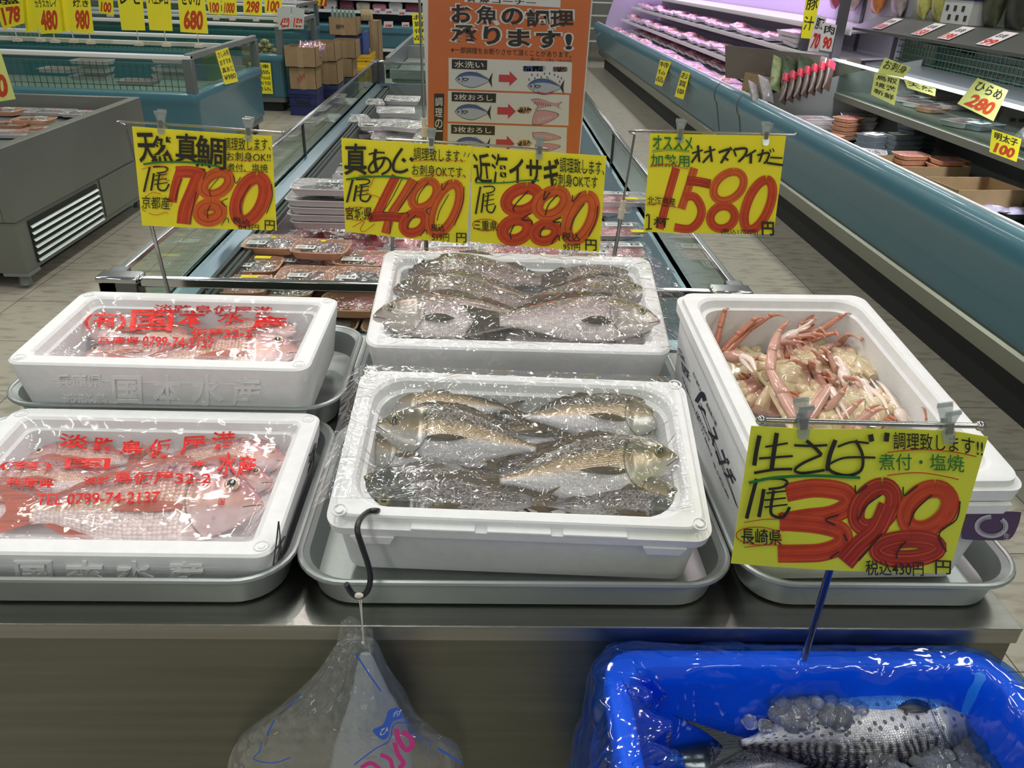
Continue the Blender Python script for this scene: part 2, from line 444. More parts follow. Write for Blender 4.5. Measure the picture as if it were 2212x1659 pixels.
mb.box(CX0+.115, CY0+.06, .55, CX1-.145, CY0+.07, .69); mb.box(CX0+.115, CY1-.07, .55, CX1-.145, CY1-.06, .69)
mb.build('tub', M_INNER, t, smooth=False, off=O)
def glass(name, x0, y0, z0, x1, y1, z1):
    mb = MB(); mb.box(x0, y0, z0, x1, y1, z1); return mb.build(name, M_GLASS, t, smooth=False, off=O)
glass('glass_pane', CX0+.006, CY0+.02, .70, CX0+.012, CY1-.02, CZ-.004)
glass('glass_pane', CX1-.012, CY0+.02, .70, CX1-.006, CY1-.02, CZ-.004)
glass('glass_pane', CX0+.02, CY0+.006, .70, CX1-.02, CY0+.012, CZ-.004)
glass('glass_pane', CX0+.02, CY1-.012, .70, CX1-.02, CY1-.006, CZ-.004)
mb = MB()
for x in (CX0+.009, CX1-.009): mb.box(x-.009, CY0, CZ-.010, x+.009, CY1, CZ+.004)
for y in (CY0+.009, CY1-.009): mb.box(CX0, y-.009, CZ-.018, CX1, y+.009, CZ+.004)
mb.build('top_rail', M_CHROME, t, off=O, bevel=.003)
for x in (CX0+.012, CX1-.012):
    for y in (3.77, ):
        mb = MB(); mb.box(x-.006, y-.006, .69, x+.006, y+.006, CZ); mb.build('glass_post', M_DARKGREY, t, off=O)
for x, sx in ((CX0, 1), (CX1, -1)):
    for y, sy in ((CY0, 1), (CY1, -1)):
        mb = MB()
        xa, xb = sorted((x-.012*sx, x+.075*sx)); ya, yb = sorted((y-.012*sy, y+.03*sy))
        mb.box(xa, ya, .70, xb, yb, CZ+.006)
        xa, xb = sorted((x-.012*sx, x+.03*sx)); ya, yb = sorted((y-.012*sy, y+.075*sy))
        mb.box(xa, ya, .70, xb, yb, CZ+.005)
        mb.build('corner_post', mat('corner_dark_steel', (120, 122, 124), .25, 1.), t, off=O, bevel=.004)
        mb = MB(); mb.box(min(x-.016*sx, x+.08*sx), min(y-.016*sy, y+.034*sy), CZ-.006, max(x-.016*sx, x+.08*sx), max(y-.016*sy, y+.034*sy), CZ+.010)
        mb.build('corner_cap', M_CHROME, t, off=O, bevel=.005)

# second island beyond
O = Vector((-.1, 9.5, 0))
t = thing('island_display_case', 'smaller steel-rimmed island case standing beyond the first, half behind the poster', 'display case', O)
mb = MB(); mb.box(-.85, 7.55, 0, .45, 11.0, .62); mb.build('base_cabinet', M_GREYP, t, off=O)
mb = MB(); mb.box(-.85, 7.53, .30, .2, 7.56, .52); mb.build('vent_panel', mat('pale_panel', (176, 172, 170), .5), t, off=O)
mb = MB()
for k in range(9): mb.box(-.68+k*.09, 7.525, .40, -.62+k*.09, 7.54, .43)
mb.build('vent_slot', M_BLACKK, t, smooth=False, off=O)
mb = MB()
mb.box(-.9, 7.5, .60, -.86, 11.05, .78); mb.box(.42, 7.5, .60, .46, 11.05, .78); mb.box(-.9, 7.5, .60, .46, 7.54, .68); mb.box(-.9, 11, .60, .46, 11.05, .78)
mb.box(-.9, 9.2, .60, .46, 9.24, .74)
mb.build('rim', mat('rim_grey', (150, 156, 156), .35, .7), t, off=O, bevel=.004)
mb = MB(); mb.box(-.7, 9.3, .60, .3, 10.9, .69); mb.build('inner_bin', M_BLUE, t, off=O)

# ------------------------------------------------------------------ left stainless cabinet
O = Vector((-2.9, 4.5, 0))
t = thing('chilled_cabinet', 'stainless steel chilled cabinet with louvred vents at the left edge', 'cabinet', O)
XL, XR, YA, YB, ZT, ZS = -3.9, -2.235, 3.72, 5.40, .691, .345
M_SS2 = mat('cabinet_steel', (120, 122, 115), .42, .5, bump=.1, bscale=30, var=.12, vscale=1.4, detail=5)
mb = MB()
mb.box(XL+.03, YA, ZS+.004, XR-.055, YA+.03, ZT); mb.box(XL+.03, YB-.03, ZS+.004, XR-.055, YB, ZT); mb.box(XR-.055, YA, ZS+.004, XR, YB, ZT); mb.box(XL, YA, ZS+.004, XL+.03, YB, ZT)
mb.build('upper_body', M_SS2, t, off=O, bevel=.004)
mb = MB(); mb.box(XL+.02, YA+.03, .575, XR-.05, YB-.03, .585); mb.build('tub_floor', M_INNER, t, off=O)
mb = MB(); mb.box(XL+.01, YA+.012, .09, XR-.012, YB-.01, ZS); mb.build('lower_body', M_SS2, t, off=O, bevel=.003)
mb = MB(); mb.box(XR-.006, YA+.12, .112, XR-.0115, YA+.88, .325); mb.build('vent_recess', M_BLACKK, t, off=O)
mb = MB(); mb.box(XR-.004, YA+.92, .12, XR-.0115, YB-.08, .335); mb.build('access_panel', M_SS2, t, off=O, bevel=.002)
M_LOUV = mat('louvre_steel', (176, 184, 180), .3, .9, bump=.15, bscale=40)
for k in range(6):
    z = .300-k*.034
    mb = MB(); mb.grid(lambda u, v: (XR+.004-.016*v-.004*math.sin(PI*v), YA+.125+.75*u, z-.0+.027*v-.012), 1, 5, th=(.001, 0, .001))
    mb.build('louvre', M_LOUV, t, off=O)
for k in range(6):
    z = .296-k*.026
    mb = MB(); mb.grid(lambda u, v: (XL+.2+1.28*u, YA-.002+.012*v, z+.020*v-.012), 1, 3, th=(0, .001, .001)); mb.build('louvre', M_LOUV, t, off=O)
mb = MB(); mb.tube([(XR-.06, YA+.06, .02), (XR-.06, YA+.06, .10)], [.03, .02], 10); mb.box(XR-.13, YA+.01, .075, XR-.005, YA+.12, .092)
mb.build('foot', M_GREYP, t, off=O)
mb = MB(); mb.tube([(XR-.10, YB-.1, 0), (XR-.10, YB-.1, .10)], [.03, .02], 10); mb.build('foot', M_GREYP, t, off=O)
mb = MB(); mb.tube([(XL+.10, YB-.1, 0), (XL+.10, YB-.1, .10)], [.03, .02], 10); mb.build('foot', M_GREYP, t, off=O)

# ------------------------------------------------------------------ blue chest cases on the left
def prof_bumper(x, z, s=1):
    """rounded front bumper cross-section (outward distance, height)"""
    return None
def chest(x0, x1, y0, y1, zb, zt, label, seed=0):
    O = Vector(((x0+x1)/2, (y0+y1)/2, 0))
    t = thing('chest_freezer', label, 'display case', O)
    cx, cy, hx, hy = O.x, O.y, (x1-x0)/2, (y1-y0)/2
    mb = MB(); mb.rr([(hx-.012, hy-.012, .05, .16), (hx-.012, hy-.012, .05, zb-.09), (hx, hy, .05, zb-.075), (hx+.006, hy+.006, .05, zb-.045), (hx, hy, .05, zb-.012), (hx-.025, hy-.025, .04, zb), (hx-.09, hy-.09, .03, zb), (hx-.09, hy-.09, .03, zb-.25)], cx=cx, cy=cy)
    mb.build('body', M_BLUE, t, off=O, angle=50)
    mb = MB(); mb.rr([(hx-.03, hy-.03, .03, .10), (hx-.03, hy-.03, .03, .17)], cx=cx, cy=cy); mb.build('bumper_strip', M_GREYP, t, off=O)
    mb = MB(); mb.rr([(hx-.07, hy-.07, .03, 0), (hx-.07, hy-.07, .03, .12)], cx=cx, cy=cy); mb.build('kick_board', M_BLACKK, t, off=O)
    g = .045
    for a in ((x0+g, y0+g, x1-g, y0+g+.008), (x0+g, y1-g-.008, x1-g, y1-g), (x1-g-.008, y0+g, x1-g, y1-g), (x0+g, y0+g, x0+g+.008, y1-g)):
        mb = MB(); mb.box(a[0], a[1], zb-.01, a[2], a[3], zt-.03); mb.build('glass_pane', M_GLASS, t, smooth=False, off=O)
    for x in (x0+g, x1-g):
        for y in (y0+g, y1-g):
            mb = MB(); mb.box(x-.04, y-.03, zb-.01, x+.03, y+.04, zt-.02); mb.build('corner_post', mat('post_grey', (120, 126, 126), .4, .5), t, off=O, bevel=.006)
    mb = MB()
    for (a, b_, c, d) in ((x0+.02, y0+.015, x1-.02, y0+.075), (x0+.02, y1-.06, x1-.02, y1-.02), (x0+.02, y0+.02, x0+.06, y1-.02)):
        mb.box(a, b_, zt-.035, c, d, zt)
    mb.build('top_rail', M_WHITEP, t, off=O, bevel=.008)
    mb = MB(); mb.box(x1-.065, y0+.02, zt-.035, x1-.02, y1-.02, zt+.012); mb.build('end_rail', M_GREYP, t, off=O, bevel=.006)
    mb = MB(); mb.box(x0+.05, (y0+y1)/2-.04, zt-.02, x1-.06, (y0+y1)/2-.01, zt+.012); mb.box(x0+.05, (y0+y1)/2+.04, zt-.02, x1-.06, (y0+y1)/2+.06, zt+.002)
    mb.build('centre_rail', M_WHITEP, t, off=O, bevel=.004)
    mb = MB(); mb.box(x0+.1, y0+.1, zb-.16, x1-.1, y1-.1, zb-.14); mb.build('tub_floor', mat('tub_green_grey', (132, 146, 138), .5), t, off=O)
    # wire grid baskets
    mb = MB()
    for k in range(int((x1-x0-.3)/.05)):
        x = x0+.15+k*.05
        mb.box(x-.002, y0+.30, zb-.12, x+.002, y0+.304, zt-.09)
    for z in (zb-.1, zb, zt-.12): mb.box(x0+.15, y0+.30, z, x1-.15, y0+.305, z+.004)
    mb.build('wire_divider', mat('wire_green', (70, 100, 88), .5), t, smooth=False, off=O)
    return t
chest(-6.2, -2.16, 6.25, 8.15, .60, .86, 'near blue chest case with white rails behind the stainless cabinet')
chest(-5.4, -2.20, 9.25, 11.2, .60, .90, 'second blue chest case, the one with a yellow poster on its end')
chest(-6.4, -2.7, 12.4, 14.0, .60, .95, 'farthest blue chest case at the left, its end showing above the cardboard boxes')

# ------------------------------------------------------------------ back wall case
O = Vector((-.5, 16, 0))
t = thing('refrigerated_case', 'blue-fronted refrigerated case with white shelves at the far end', 'display case', O)
mb = MB(); mb.box(-3.6, 15.0, .20, 1.40, 17.4, .52); mb.box(-3.6, 14.93, .44, 1.40, 15.1, .56); mb.build('front_panel', M_BLUE, t, off=O, bevel=.03)
mb = MB(); mb.box(-3.6, 14.96, .15, 1.40, 15.06, .20); mb.build('bumper_strip', M_WHITEP, t, off=O)
mb = MB(); mb.box(-3.6, 15.1, 0, 1.40, 17.3, .16); mb.build('kick_board', M_BLACKK, t, off=O)
mb = MB(); mb.box(-3.6, 17.2, .5, 1.40, 17.5, 2.2); mb.build('back_panel', mat('lilac_back', (176, 176, 190), .5), t, off=O)
for z in (.72, .93, 1.2):
    mb = MB(); mb.box(-3.6, 15.9, z, 1.40, 17.2, z+.02); mb.build('shelf', M_WHITEP, t, off=O)
    mb = MB(); mb.box(-3.6, 15.88, z-.02, 1.40, 15.9, z+.03); mb.build('shelf_lip', M_WHITEP, t, off=O)
for x in (-3.6, -.9, 1.35):
    mb = MB(); mb.box(x, 15.6, .5, x+.05, 17.2, 2.2); mb.build('upright', M_WHITEP, t, off=O)
# ------------------------------------------------------------------ right-hand refrigerated cases
def extr(prof, y0, y1, closed=True):
    mb = MB(); n = len(prof)
    mb.add([(x, y0, z) for x, z in prof]+[(x, y1, z) for x, z in prof],
           [(i, (i+1) % n, (i+1) % n+n, i+n) for i in range(n if closed else n-1)]+([tuple(range(n-1, -1, -1)), tuple(range(n, 2*n))] if closed else []))
    return mb
FRONT = [(1.965, .335), (1.945, .37), (1.885, .60), (1.866, .625), (1.858, .66), (1.862, .70), (1.874, .728), (1.890, .744), (1.908, .749), (1.918, .746), (1.925, .70), (2.0, .335)]
M_PIT = mat('pit_grey', (112, 116, 115), .42, .3, var=.05, vscale=3)
def rcase(y0, y1, label, near, deck=True):
    O = Vector((2.5, (y0+y1)/2, 0))
    t = thing('refrigerated_case', label, 'display case', O)
    extr(FRONT, y0+.004, y1-.004).build('front_panel', M_BLUE, t, off=O, angle=40)
    extr([(1.914, .742), (1.914, .754), (1.932, .754), (1.932, .742)], y0+.004, y1-.004).build('top_trim', M_WHITEP, t, off=O)
    extr([(1.985, .225), (1.975, .30), (1.995, .325), (2.08, .325), (2.08, .225)], y0, y1).build('bumper_strip', mat('bumper_metal', (140, 142, 130), .3, .8), t, off=O)
    extr([(2.10, 0), (2.10, .25), (3.3, .25), (3.3, 0)], y0, y1).build('kick_board', M_BLACKK, t, off=O)
    if near:
        extr([(1.99, .335), (1.924, .742), (1.934, .742), (1.99, .50), (2.96, .50), (2.96, .78), (3.0, .78), (3.0, .335)], y0, y1).build('tub', M_PIT, t, off=O, smooth=False)
        extr([(2.50, .76), (2.50, .80), (2.53, .812), (3.2, .812), (3.2, .79), (2.55, .76)], y0, y1).build('shelf', mat('shelf_olive', (104, 104, 94), .45, .3), t, off=O, smooth=False)
        mb = MB()
        for k in range(int((y1-y0)/.03)): mb.box(2.955, y0+k*.03, .70, 2.961, y0+k*.03+.014, .755)
        mb.build('air_grille', M_BLACKK, t, off=O, smooth=False)
        extr([(2.505, .812), (2.505, 1.0), (2.511, 1.0), (2.511, .812)], y0, y1).build('glass_pane', M_GLASS, t, off=O, smooth=False)
        extr([(2.497, 1.0), (2.497, 1.016), (2.520, 1.016), (2.520, 1.0)], y0, y1).build('rail', mat('white_rail_hot', (240, 240, 240), .25), t, off=O)
        extr([(2.75, .99), (2.95, 1.02), (2.95, 1.0), (2.75, .97)], y0, y1).build('shelf', mat('grey_blue_shelf', (150, 154, 160), .35, .4), t, off=O)
        extr([(3.25, .3), (3.25, 2.0), (3.3, 2.0), (3.3, .3)], y0, y1).build('back_panel', mat('dark_back', (86, 92, 90), .5), t, off=O)
        mb = MB()
        for k in range(int((y1-y0)/.045)):
            y = y0+.02+k*.045; h = .13+.03*math.sin(k*1.7)
            mb.box(2.96, y, 1.01, 2.965, y+.005, 1.03+h)
            if k % 3 == 0: mb.box(2.96, y, 1.0, 3.2, y+.005, 1.006)
        for z in (1.03, 1.07, 1.11, 1.15): mb.box(2.958, y0, z, 2.966, y1, z+.006)
        mb.build('wire_basket', mat('wire_dark_green', (44, 84, 62), .5), t, smooth=False, off=O)
        extr([(2.60, 1.205), (2.60, 1.222), (2.76, 1.30), (3.25, 1.30), (3.25, 1.28), (2.78, 1.275)], y0, y1).build('tag_shelf', mat('tag_shelf_dark', (82, 82, 80), .4, .2), t, off=O, smooth=False)
        for y in [y0+.55+k*.95 for k in range(int((y1-y0)/.95)+1)]:
            if y < y1: extr([(2.66, 1.215), (2.9, 1.27), (3.24, 1.27), (3.24, 1.10)], y, y+.03).build('bracket', M_BLACKK, t, off=O, smooth=False)
    else:
        LIL = mat('lilac_inner', (182, 176, 190), .5)
        extr([(1.99, .335), (1.924, .742), (1.934, .742), (1.97, .60), (2.96, .66), (2.96, .335)], y0, y1).build('tub', LIL, t, off=O, smooth=False)
        for xx, z, w in (((2.30, .81, .55), (2.46, 1.0, .42), (2.6, 1.19, .34)) if deck else ((2.46, 1.0, .42), (2.6, 1.19, .34))):
            extr([(xx, z-.012), (xx, z), (xx+w, z+.03), (xx+w, z+.015)], y0+.0, y1-(.25 if deck else 0)).build('shelf', LIL, t, off=O, smooth=False)
            extr([(xx-.008, z-.022), (xx-.012, z-.004), (xx-.008, z+.016), (xx, z+.016), (xx, z-.022)], y0+.0, y1-(.25 if deck else 0)).build('shelf_rail', M_WHITEP, t, off=O)
        extr([(2.96, .3), (2.96, 2.0), (3.0, 2.0), (3.0, .3)], y0, y1).build('back_panel', LIL, t, off=O)
        mb = MB()
        if deck: mb.poly([(2.06, .5), (2.06, .75), (2.3, 1.6), (3.0, 1.6), (3.0, .5)], 0, .04, M=Matrix(((1, 0, 0, 0), (0, 0, 1, y1-.06), (0, 1, 0, 0), (0, 0, 0, 1))))
        if deck: mb.build('end_panel', LIL, t, off=O, smooth=False)
        for yy in (y0+.02, ):
            mb = MB(); mb.box(2.5, yy, .7, 2.56, yy+.05, 1.9); mb.box(2.95, yy, .3, 3.0, yy+.05, 1.9); mb.build('upright', mat('upright_dark', (80, 76, 84), .5), t, off=O)
    return t
rcase(1.2, 6.05, 'near open case along the right wall with blue bumper front, pit and tag shelf', True)
rcase(6.05, 6.70, 'narrow blue-fronted case section between the near case and the purple-lit meat case', False, False)
rcase(6.70, 15.0, 'purple-lit meat case with white-edged shelves along the right wall', False)
# joint trims between the sections
for y in (6.05, 6.70):
    mb = MB(); mb.M = Matrix()
    e = extr([(p[0]-.005, p[1]) for p in FRONT[:9]]+[(1.912, .74), (1.99, .34)], y-.008, y+.008)
    tag(e.build('joint_trim', mat('joint_grey', (118, 116, 112), .4, .4)), 'grey vertical joint strip between blue case fronts, the %s one' % ('nearer' if y < 6.3 else 'farther'), 'trim')
# end wall bit with white rack beyond the meat case
t = thing('white_rack', 'white shelving rack in the far aisle just right of the poster', 'shelf rack', (1.9, 16.2, 0))
for k in range(5):
    mb = MB(); mb.box(-.45, -.2, .35+k*.22, .45, .2, .37+k*.22); mb.build('shelf', M_WHITEP, t)
for x in (-.45, .42):
    mb = MB(); mb.box(x, -.2, 0, x+.03, .2, 1.6); mb.build('upright', M_WHITEP, t)

# ------------------------------------------------------------------ packaging prototypes
M_WRAP = film_mat('tray_wrap', haze=.03, gloss=.07, rough=.05, wr=.35, scale=22, fine=.4)
M_TRAY_W = mat('white_tray', (216, 208, 212), .35)
M_TRAY_K = mat('black_tray', (34, 36, 38), .3)
def wood_mat():
    mt, nt, b = nodes('wood_print_tray'); L = nt.links.new
    tc = N(nt, 'ShaderNodeTexCoord'); mp = N(nt, 'ShaderNodeMapping'); mp.inputs['Scale'].default_value = (1, 26, 8)
    no = N(nt, 'ShaderNodeTexNoise', Scale=10., Detail=3.); rp = N(nt, 'ShaderNodeValToRGB')
    rp.color_ramp.elements[0].position = .35; rp.color_ramp.elements[0].color = (*lin((196, 140, 110)), 1)
    rp.color_ramp.elements[1].position = .65; rp.color_ramp.elements[1].color = (*lin((224, 172, 140)), 1)
    L(tc.outputs['Object'], mp.inputs[0]); L(mp.outputs[0], no.inputs['Vector']); L(no.outputs[0], rp.inputs[0]); L(rp.outputs[0], b.inputs['Base Color'])
    b.inputs['Roughness'].default_value = .35
    return mt
M_TRAY_O = wood_mat()
M_MEAT_R = mat('red_meat', (164, 74, 76), .3, var=.25, vscale=30, bump=.4, bscale=50, coat=.4)
M_MEAT_P = mat('pink_meat', (206, 130, 140), .3, var=.2, vscale=26, bump=.4, bscale=50, coat=.4)
M_FISH_D = mat('dark_fillet', (112, 84, 88), .28, var=.4, vscale=18, bump=.4, bscale=60, coat=.5)
M_FISH_S = mat('silver_fillet', (150, 142, 150), .2, .3, var=.35, vscale=14, bump=.3, bscale=60, coat=.6)
M_OLIVE = mat('olive_fillet', (96, 92, 78), .3, var=.25, vscale=20, coat=.6)
def blob(cx, cy, z, hx, hy, hz, ang=0, seed=0, n=14, m_=10):
    """irregular lump of fish or meat"""
    mb = MB(); rs = []
    for i in range(m_+1):
        th = PI*i/m_; r = []
        for j in range(n):
            a = 2*PI*j/n; rr_ = max(math.sin(th), .02)
            k = 1+.28*(noise.noise(Vector((math.cos(a)*rr_*1.7+seed*3.1, math.sin(a)*rr_*1.7, math.cos(th)*1.3+seed))))
            x, y = hx*rr_*math.cos(a)*k, hy*rr_*math.sin(a)*k
            r.append((cx+x*math.cos(ang)-y*math.sin(ang), cy+x*math.sin(ang)+y*math.cos(ang), z-hz*math.cos(th)*k))
        rs.append(r)
    mb.rings(rs); return mb
def make_tray(w, d, h, tm, content, label, cat='tray', chamf=.02, wrap=True, lab=None, dot=None, food='fish_piece', nfood=2, name='food_tray', seed=0, domed=.0):
    t = thing(name, label, cat)
    mb = MB(); x, y = w/2, d/2
    mb.rr([(x-.016, y-.016, chamf, 0), (x-.012, y-.012, chamf, .002), (x-.003, y-.003, chamf, h-.003), (x, y, chamf, h-.002), (x, y, chamf, h), (x-.005, y-.005, chamf, h), (x-.015, y-.015, chamf, .006), (x-.02, y-.02, chamf, .004)], n=2 if chamf > .015 else 4)
    mb.build('tray_body', tm, t, angle=30)
    R = random.Random(seed)
    for k in range(nfood):
        fx = (k-(nfood-1)/2)*(w-.05)/max(nfood, 1)*.75
        b = blob(fx, R.uniform(-.01, .01), h*.55+domed*.4, (w-.05)/2/max(nfood*.8, 1), (d-.045)/2, h*.5+domed, R.uniform(-.3, .3), seed*7+k)
        b.build(food, content[k % len(content)], t)
    if wrap:
        dz = domed
        mb = MB(); mb.grid(lambda u, v: ((u-.5)*(w-.006), (v-.5)*(d-.006), h+.0015+(h*.12+dz*1.25)*math.sin(PI*u)**.7*math.sin(PI*v)**.7+.0012*noise.noise(Vector((u*6+seed, v*6, 0)))), 12, 10)
        mb.build('cling_film', M_WRAP, t)
    if lab:
        lx, ly, lw, lh = lab
        zz = h+.004+(h*.12+domed*1.25)*.75
        mb = MB(); mb.box(lx, ly, zz, lx+lw, ly+lh, zz+.0006)
        lb = mb.build('price_label', M_LABEL, t, smooth=False)
        mb = MB()
        for k in range(9):
            if k not in (3, ): mb.box(lx+lw*.60+k*lw*.036, ly+lh*.35, zz+.0007, lx+lw*.60+k*lw*.036+lw*.018*(1+(k % 3 == 0)), ly+lh*.85, zz+.0011)
        for k in range(3): mb.box(lx+lw*.06, ly+lh*(.2+k*.25), zz+.0007, lx+lw*.5, ly+lh*(.26+k*.25), zz+.0011)
        mb.build('barcode', M_INK, lb, smooth=False)
    if dot:
        mb = MB(); zz = h+.0045+(h*.12+domed*1.25)*.9; mb.cyl((dot[0], dot[1], zz), (dot[0], dot[1], zz+.0006), .009, 14); mb.build('round_sticker', M_YEL, t)
    return t
def put(o, loc, rz=0, rx=0, ry=0, label=None, group=None, sc=None):
    o.location = loc; o.rotation_euler = (rx, ry, rz)
    if sc: o.scale = (sc, sc, sc)
    if label: o['label'] = label
    if group: o['group'] = group
    return o
def ordn(k):
    tens = {20: 'twentieth', 30: 'thirtieth'}
    if k < 16: return ORD[k]
    k += 1
    if k < 20: return ['sixteenth', 'seventeenth', 'eighteenth', 'nineteenth'][k-16]
    if k in tens: return tens[k]
    return ('twenty-' if k < 30 else 'thirty-')+ORD[k % 10-1]

# --- orange wood-print trays at the near end of the island case
G_O = 'wood-print trays of fish at the near end of the island case'
o_tr = [ # px centre, z, rz, kind, label
 ((590, 530), .655, -.02, 0, 'wood-print fish tray with yellow dot, left one of the upper pair'),
 ((695, 540), .660, -.06, 1, 'wood-print tray with dark fillet and yellow dot, right one of the upper pair'),
 ((545, 578), .630, .0, 2, 'wood-print tray with yellow sticker, below the left tray of the upper pair'),
 ((785, 565), .635, -.05, 3, 'wood-print tray with pink fillet and green leaf, right behind the isaki foam box'),
 ((665, 600), .625, -.03, 4, 'wood-print tray with dark fish, behind the middle of the near steel rail'),
 ((770, 603), .640, -.05, 5, 'wood-print tray with striped dark fish, near the left wall of the isaki foam box'),
 ((515, 622), .640, .02, 6, 'wood-print tray with yellow sticker, nearest the lower left corner of the island'),
 ((615, 628), .615, -.02, 4, 'wood-print tray seen low behind the upper snapper box, right of the yellow-stickered one'),
 ((760, 660), .600, -.02, 7, 'wood-print tray of red fish in the gap between the two rear foam boxes'),
 ((478, 600), .625, .04, 2, 'wood-print tray at the far left of the near end, its rim against the dark track'),
 ((455, 640), .600, .0, 4, 'wood-print tray under the left end of the near steel rail'),
 ((640, 568), .610, -.02, 4, 'wood-print tray mostly hidden beneath the yellow-dotted pair'),
]
protos = {}
kinds = {0: ([M_FISH_D, M_FISH_S], (-.07, -.055, .06, .035), (0, .02)), 1: ([M_FISH_D], (-.07, -.055, .06, .035), (0, .03)), 2: ([M_TRAY_K, M_FISH_S], (-.05, -.05, .06, .03), None),
         3: ([M_FISH_D, M_MEAT_P], (-.06, -.055, .07, .035), None), 4: ([M_FISH_S, M_FISH_D], (-.05, -.05, .06, .03), None), 5: ([M_FISH_S, M_TRAY_K], (-.05, -.055, .06, .03), None), 6: ([M_MEAT_P], (-.05, .0, .055, .03), None), 7: ([M_MEAT_R, M_MEAT_P], None, None)}
for (px, z, rz, kd, lab) in o_tr:
    cont, lb, dot = kinds[kd]
    if kd not in protos:
        protos[kd] = make_tray(.185, .15, .028, M_TRAY_O, cont, lab, lab=lb, dot=dot, seed=kd, chamf=.034); o = protos[kd]
        if kd in (2, 6):
            mb = MB(); mb.box(.0, .03, .0345, .05, .052, .0352); mb.build('yellow_sticker', M_YEL, o, smooth=False)
        if kd == 3:
            mb = MB(); mb.grid(lambda u, v: (.03+.04*(u-.5), -.045+.02*(v-.5)*math.sin(PI*u), .026+.004*math.sin(PI*v)), 6, 4, th=(0, 0, .001)); mb.build('green_leaf', mat('leaf_green', (70, 110, 52), .5), o)
    else: o = copy_tree(protos[kd])
    p = atz(px[0], px[1], z+.014); put(o, (p.x, p.y, z), rz, .0, 0, lab, G_O)
# --- white long trays in a stack behind
G_W = 'long white fish trays in the island case'
wt = make_tray(.36, .16, .026, M_TRAY_W, [M_TRAY_K], '', chamf=.03, lab=(-.09, .0, .07, .03), nfood=1, seed=3)
names = ['topmost', 'second from top', 'third from top', 'fourth from top', 'lowest']
for k in range(5):
    o = wt if k == 0 else copy_tree(wt)
    z = .785-.027*k-(.014 if k else 0); put(o, (-.51-.006*(k % 2)+(.0 if k else .015), 2.78+.005*k, z), -.02+.01*k, label='long white fish tray in the stack left of the 480 sign, %s' % names[k], group=G_W)
wt2 = make_tray(.36, .16, .024, M_TRAY_W, [M_MEAT_P], 'white tray lying flat in front of the white tray stack', chamf=.03, lab=(-.03, -.02, .09, .05), nfood=1, seed=5)
put(wt2, (-.62, 2.56, .58), -.05)
o = copy_tree(wt2); put(o, (-.44, 2.44, .605), .12, label='white-labelled tray lying across in front of the white tray stack')
o = copy_tree(wt2); put(o, (-.24, 2.42, .585), -.05, label='white-labelled tray right of the slanted one, above the wood-print trays')
# domed packs with pinkish fish
dp = make_tray(.23, .17, .03, M_TRAY_W, [M_MEAT_P, M_MEAT_R], '', chamf=.02, nfood=2, seed=9, domed=.022, lab=(-.09, -.06, .05, .02))
for k, (x, y, z, l) in enumerate(((-.46, 3.45, .655, 'domed clear pack of pinkish fish on top, left of the 480 sign'), (-.45, 3.44, .60, 'domed clear pack of reddish fish beneath the pink one'), (-.20, 3.5, .63, 'domed clear pack of pinkish fish behind the 480 sign'))):
    o = dp if k == 0 else copy_tree(dp); put(o, (x, y, z), -.1+.1*k, label=l, group='domed packs in the island case')
# silver/olive flatfish trays
ft = make_tray(.24, .19, .028, M_TRAY_W, [M_OLIVE, M_TRAY_W], '', chamf=.02, nfood=1, seed=11)
ft2 = make_tray(.24, .19, .028, M_TRAY_W, [M_OLIVE, M_OLIVE], '', chamf=.02, nfood=2, seed=12, lab=(-.1, -.08, .07, .03))
spec_ = [(755, 258, .66, .35, 0), (820, 268, .66, .1, 1), (876, 270, .67, -.35, 0), (790, 222, .655, .25, 1), (855, 240, .66, .1, 0), (870, 215, .65, 0, 1), (820, 185, .64, 0, 0), (880, 190, .64, 0, 1), (770, 285, .60, .2, 1), (850, 295, .62, .0, 0), (690, 400, .655, 0, 1)]
for k, (px, py, z, rz, kd) in enumerate(spec_[:10]):
    src = (ft, ft2)[kd]; first = 'used%d' % kd
    o = src if first not in protos else copy_tree(src); protos[first] = 1
    p = atz(px, py, z+.02); rows = 'front row' if py > 250 else ('middle row' if py > 200 else 'rear row')
    put(o, (p.x, p.y, z), rz, .06, 0, 'white tray of %s left of poster, %s, %s from left' % (('one grey-brown flatfish', 'two grey-brown fillets')[kd], rows if z > .63 else 'lower layer', ORD[sum(1 for q in spec_[:k] if (q[1] > 250) == (py > 250))]), 'flatfish trays left of the poster')
# red meat-like tuna trays right of the 880 sign
rt = make_tray(.24, .17, .03, M_TRAY_W, [M_MEAT_P], '', chamf=.02, nfood=1, seed=21, lab=(-.06, .01, .10, .035))
for k, (px, py, z) in enumerate(((1335, 452, .665), (1345, 500, .665), (1365, 545, .66), (1335, 430, .69), (1290, 560, .655), (1200, 540, .63), (1100, 540, .63), (985, 545, .63), (1330, 475, .62), (1350, 525, .62))):
    o = rt if k == 0 else copy_tree(rt); p = atz(px, py, z+.02); put(o, (p.x, p.y, z), .03*(k % 3), 0, 0, 'white tray of pale red fillet right of the 880 sign, %s counted from the back' % ORD[k] if k < 4 or k > 7 else 'white tray of pale red fillet behind the isaki foam box, %s from the right' % ORD[k-4], 'red fillet trays in the island case')
    if k in (1, 3):
        mb = MB(); mb.box(.02, -.06, .036, .07, -.03, .0366); mb.build('yellow_sticker', M_YEL, o, smooth=False)
# trays farther up the island's right side
for k in range(7):
    o = copy_tree(dp if k % 2 else rt); put(o, (.28, 3.3+.42*k, .60+.02*(k % 2)), .1*(k % 3), 0, 0, 'wrapped white tray on the right side of the island case, %s from the front' % ORD[k], 'wrapped trays along the right side of the island case')

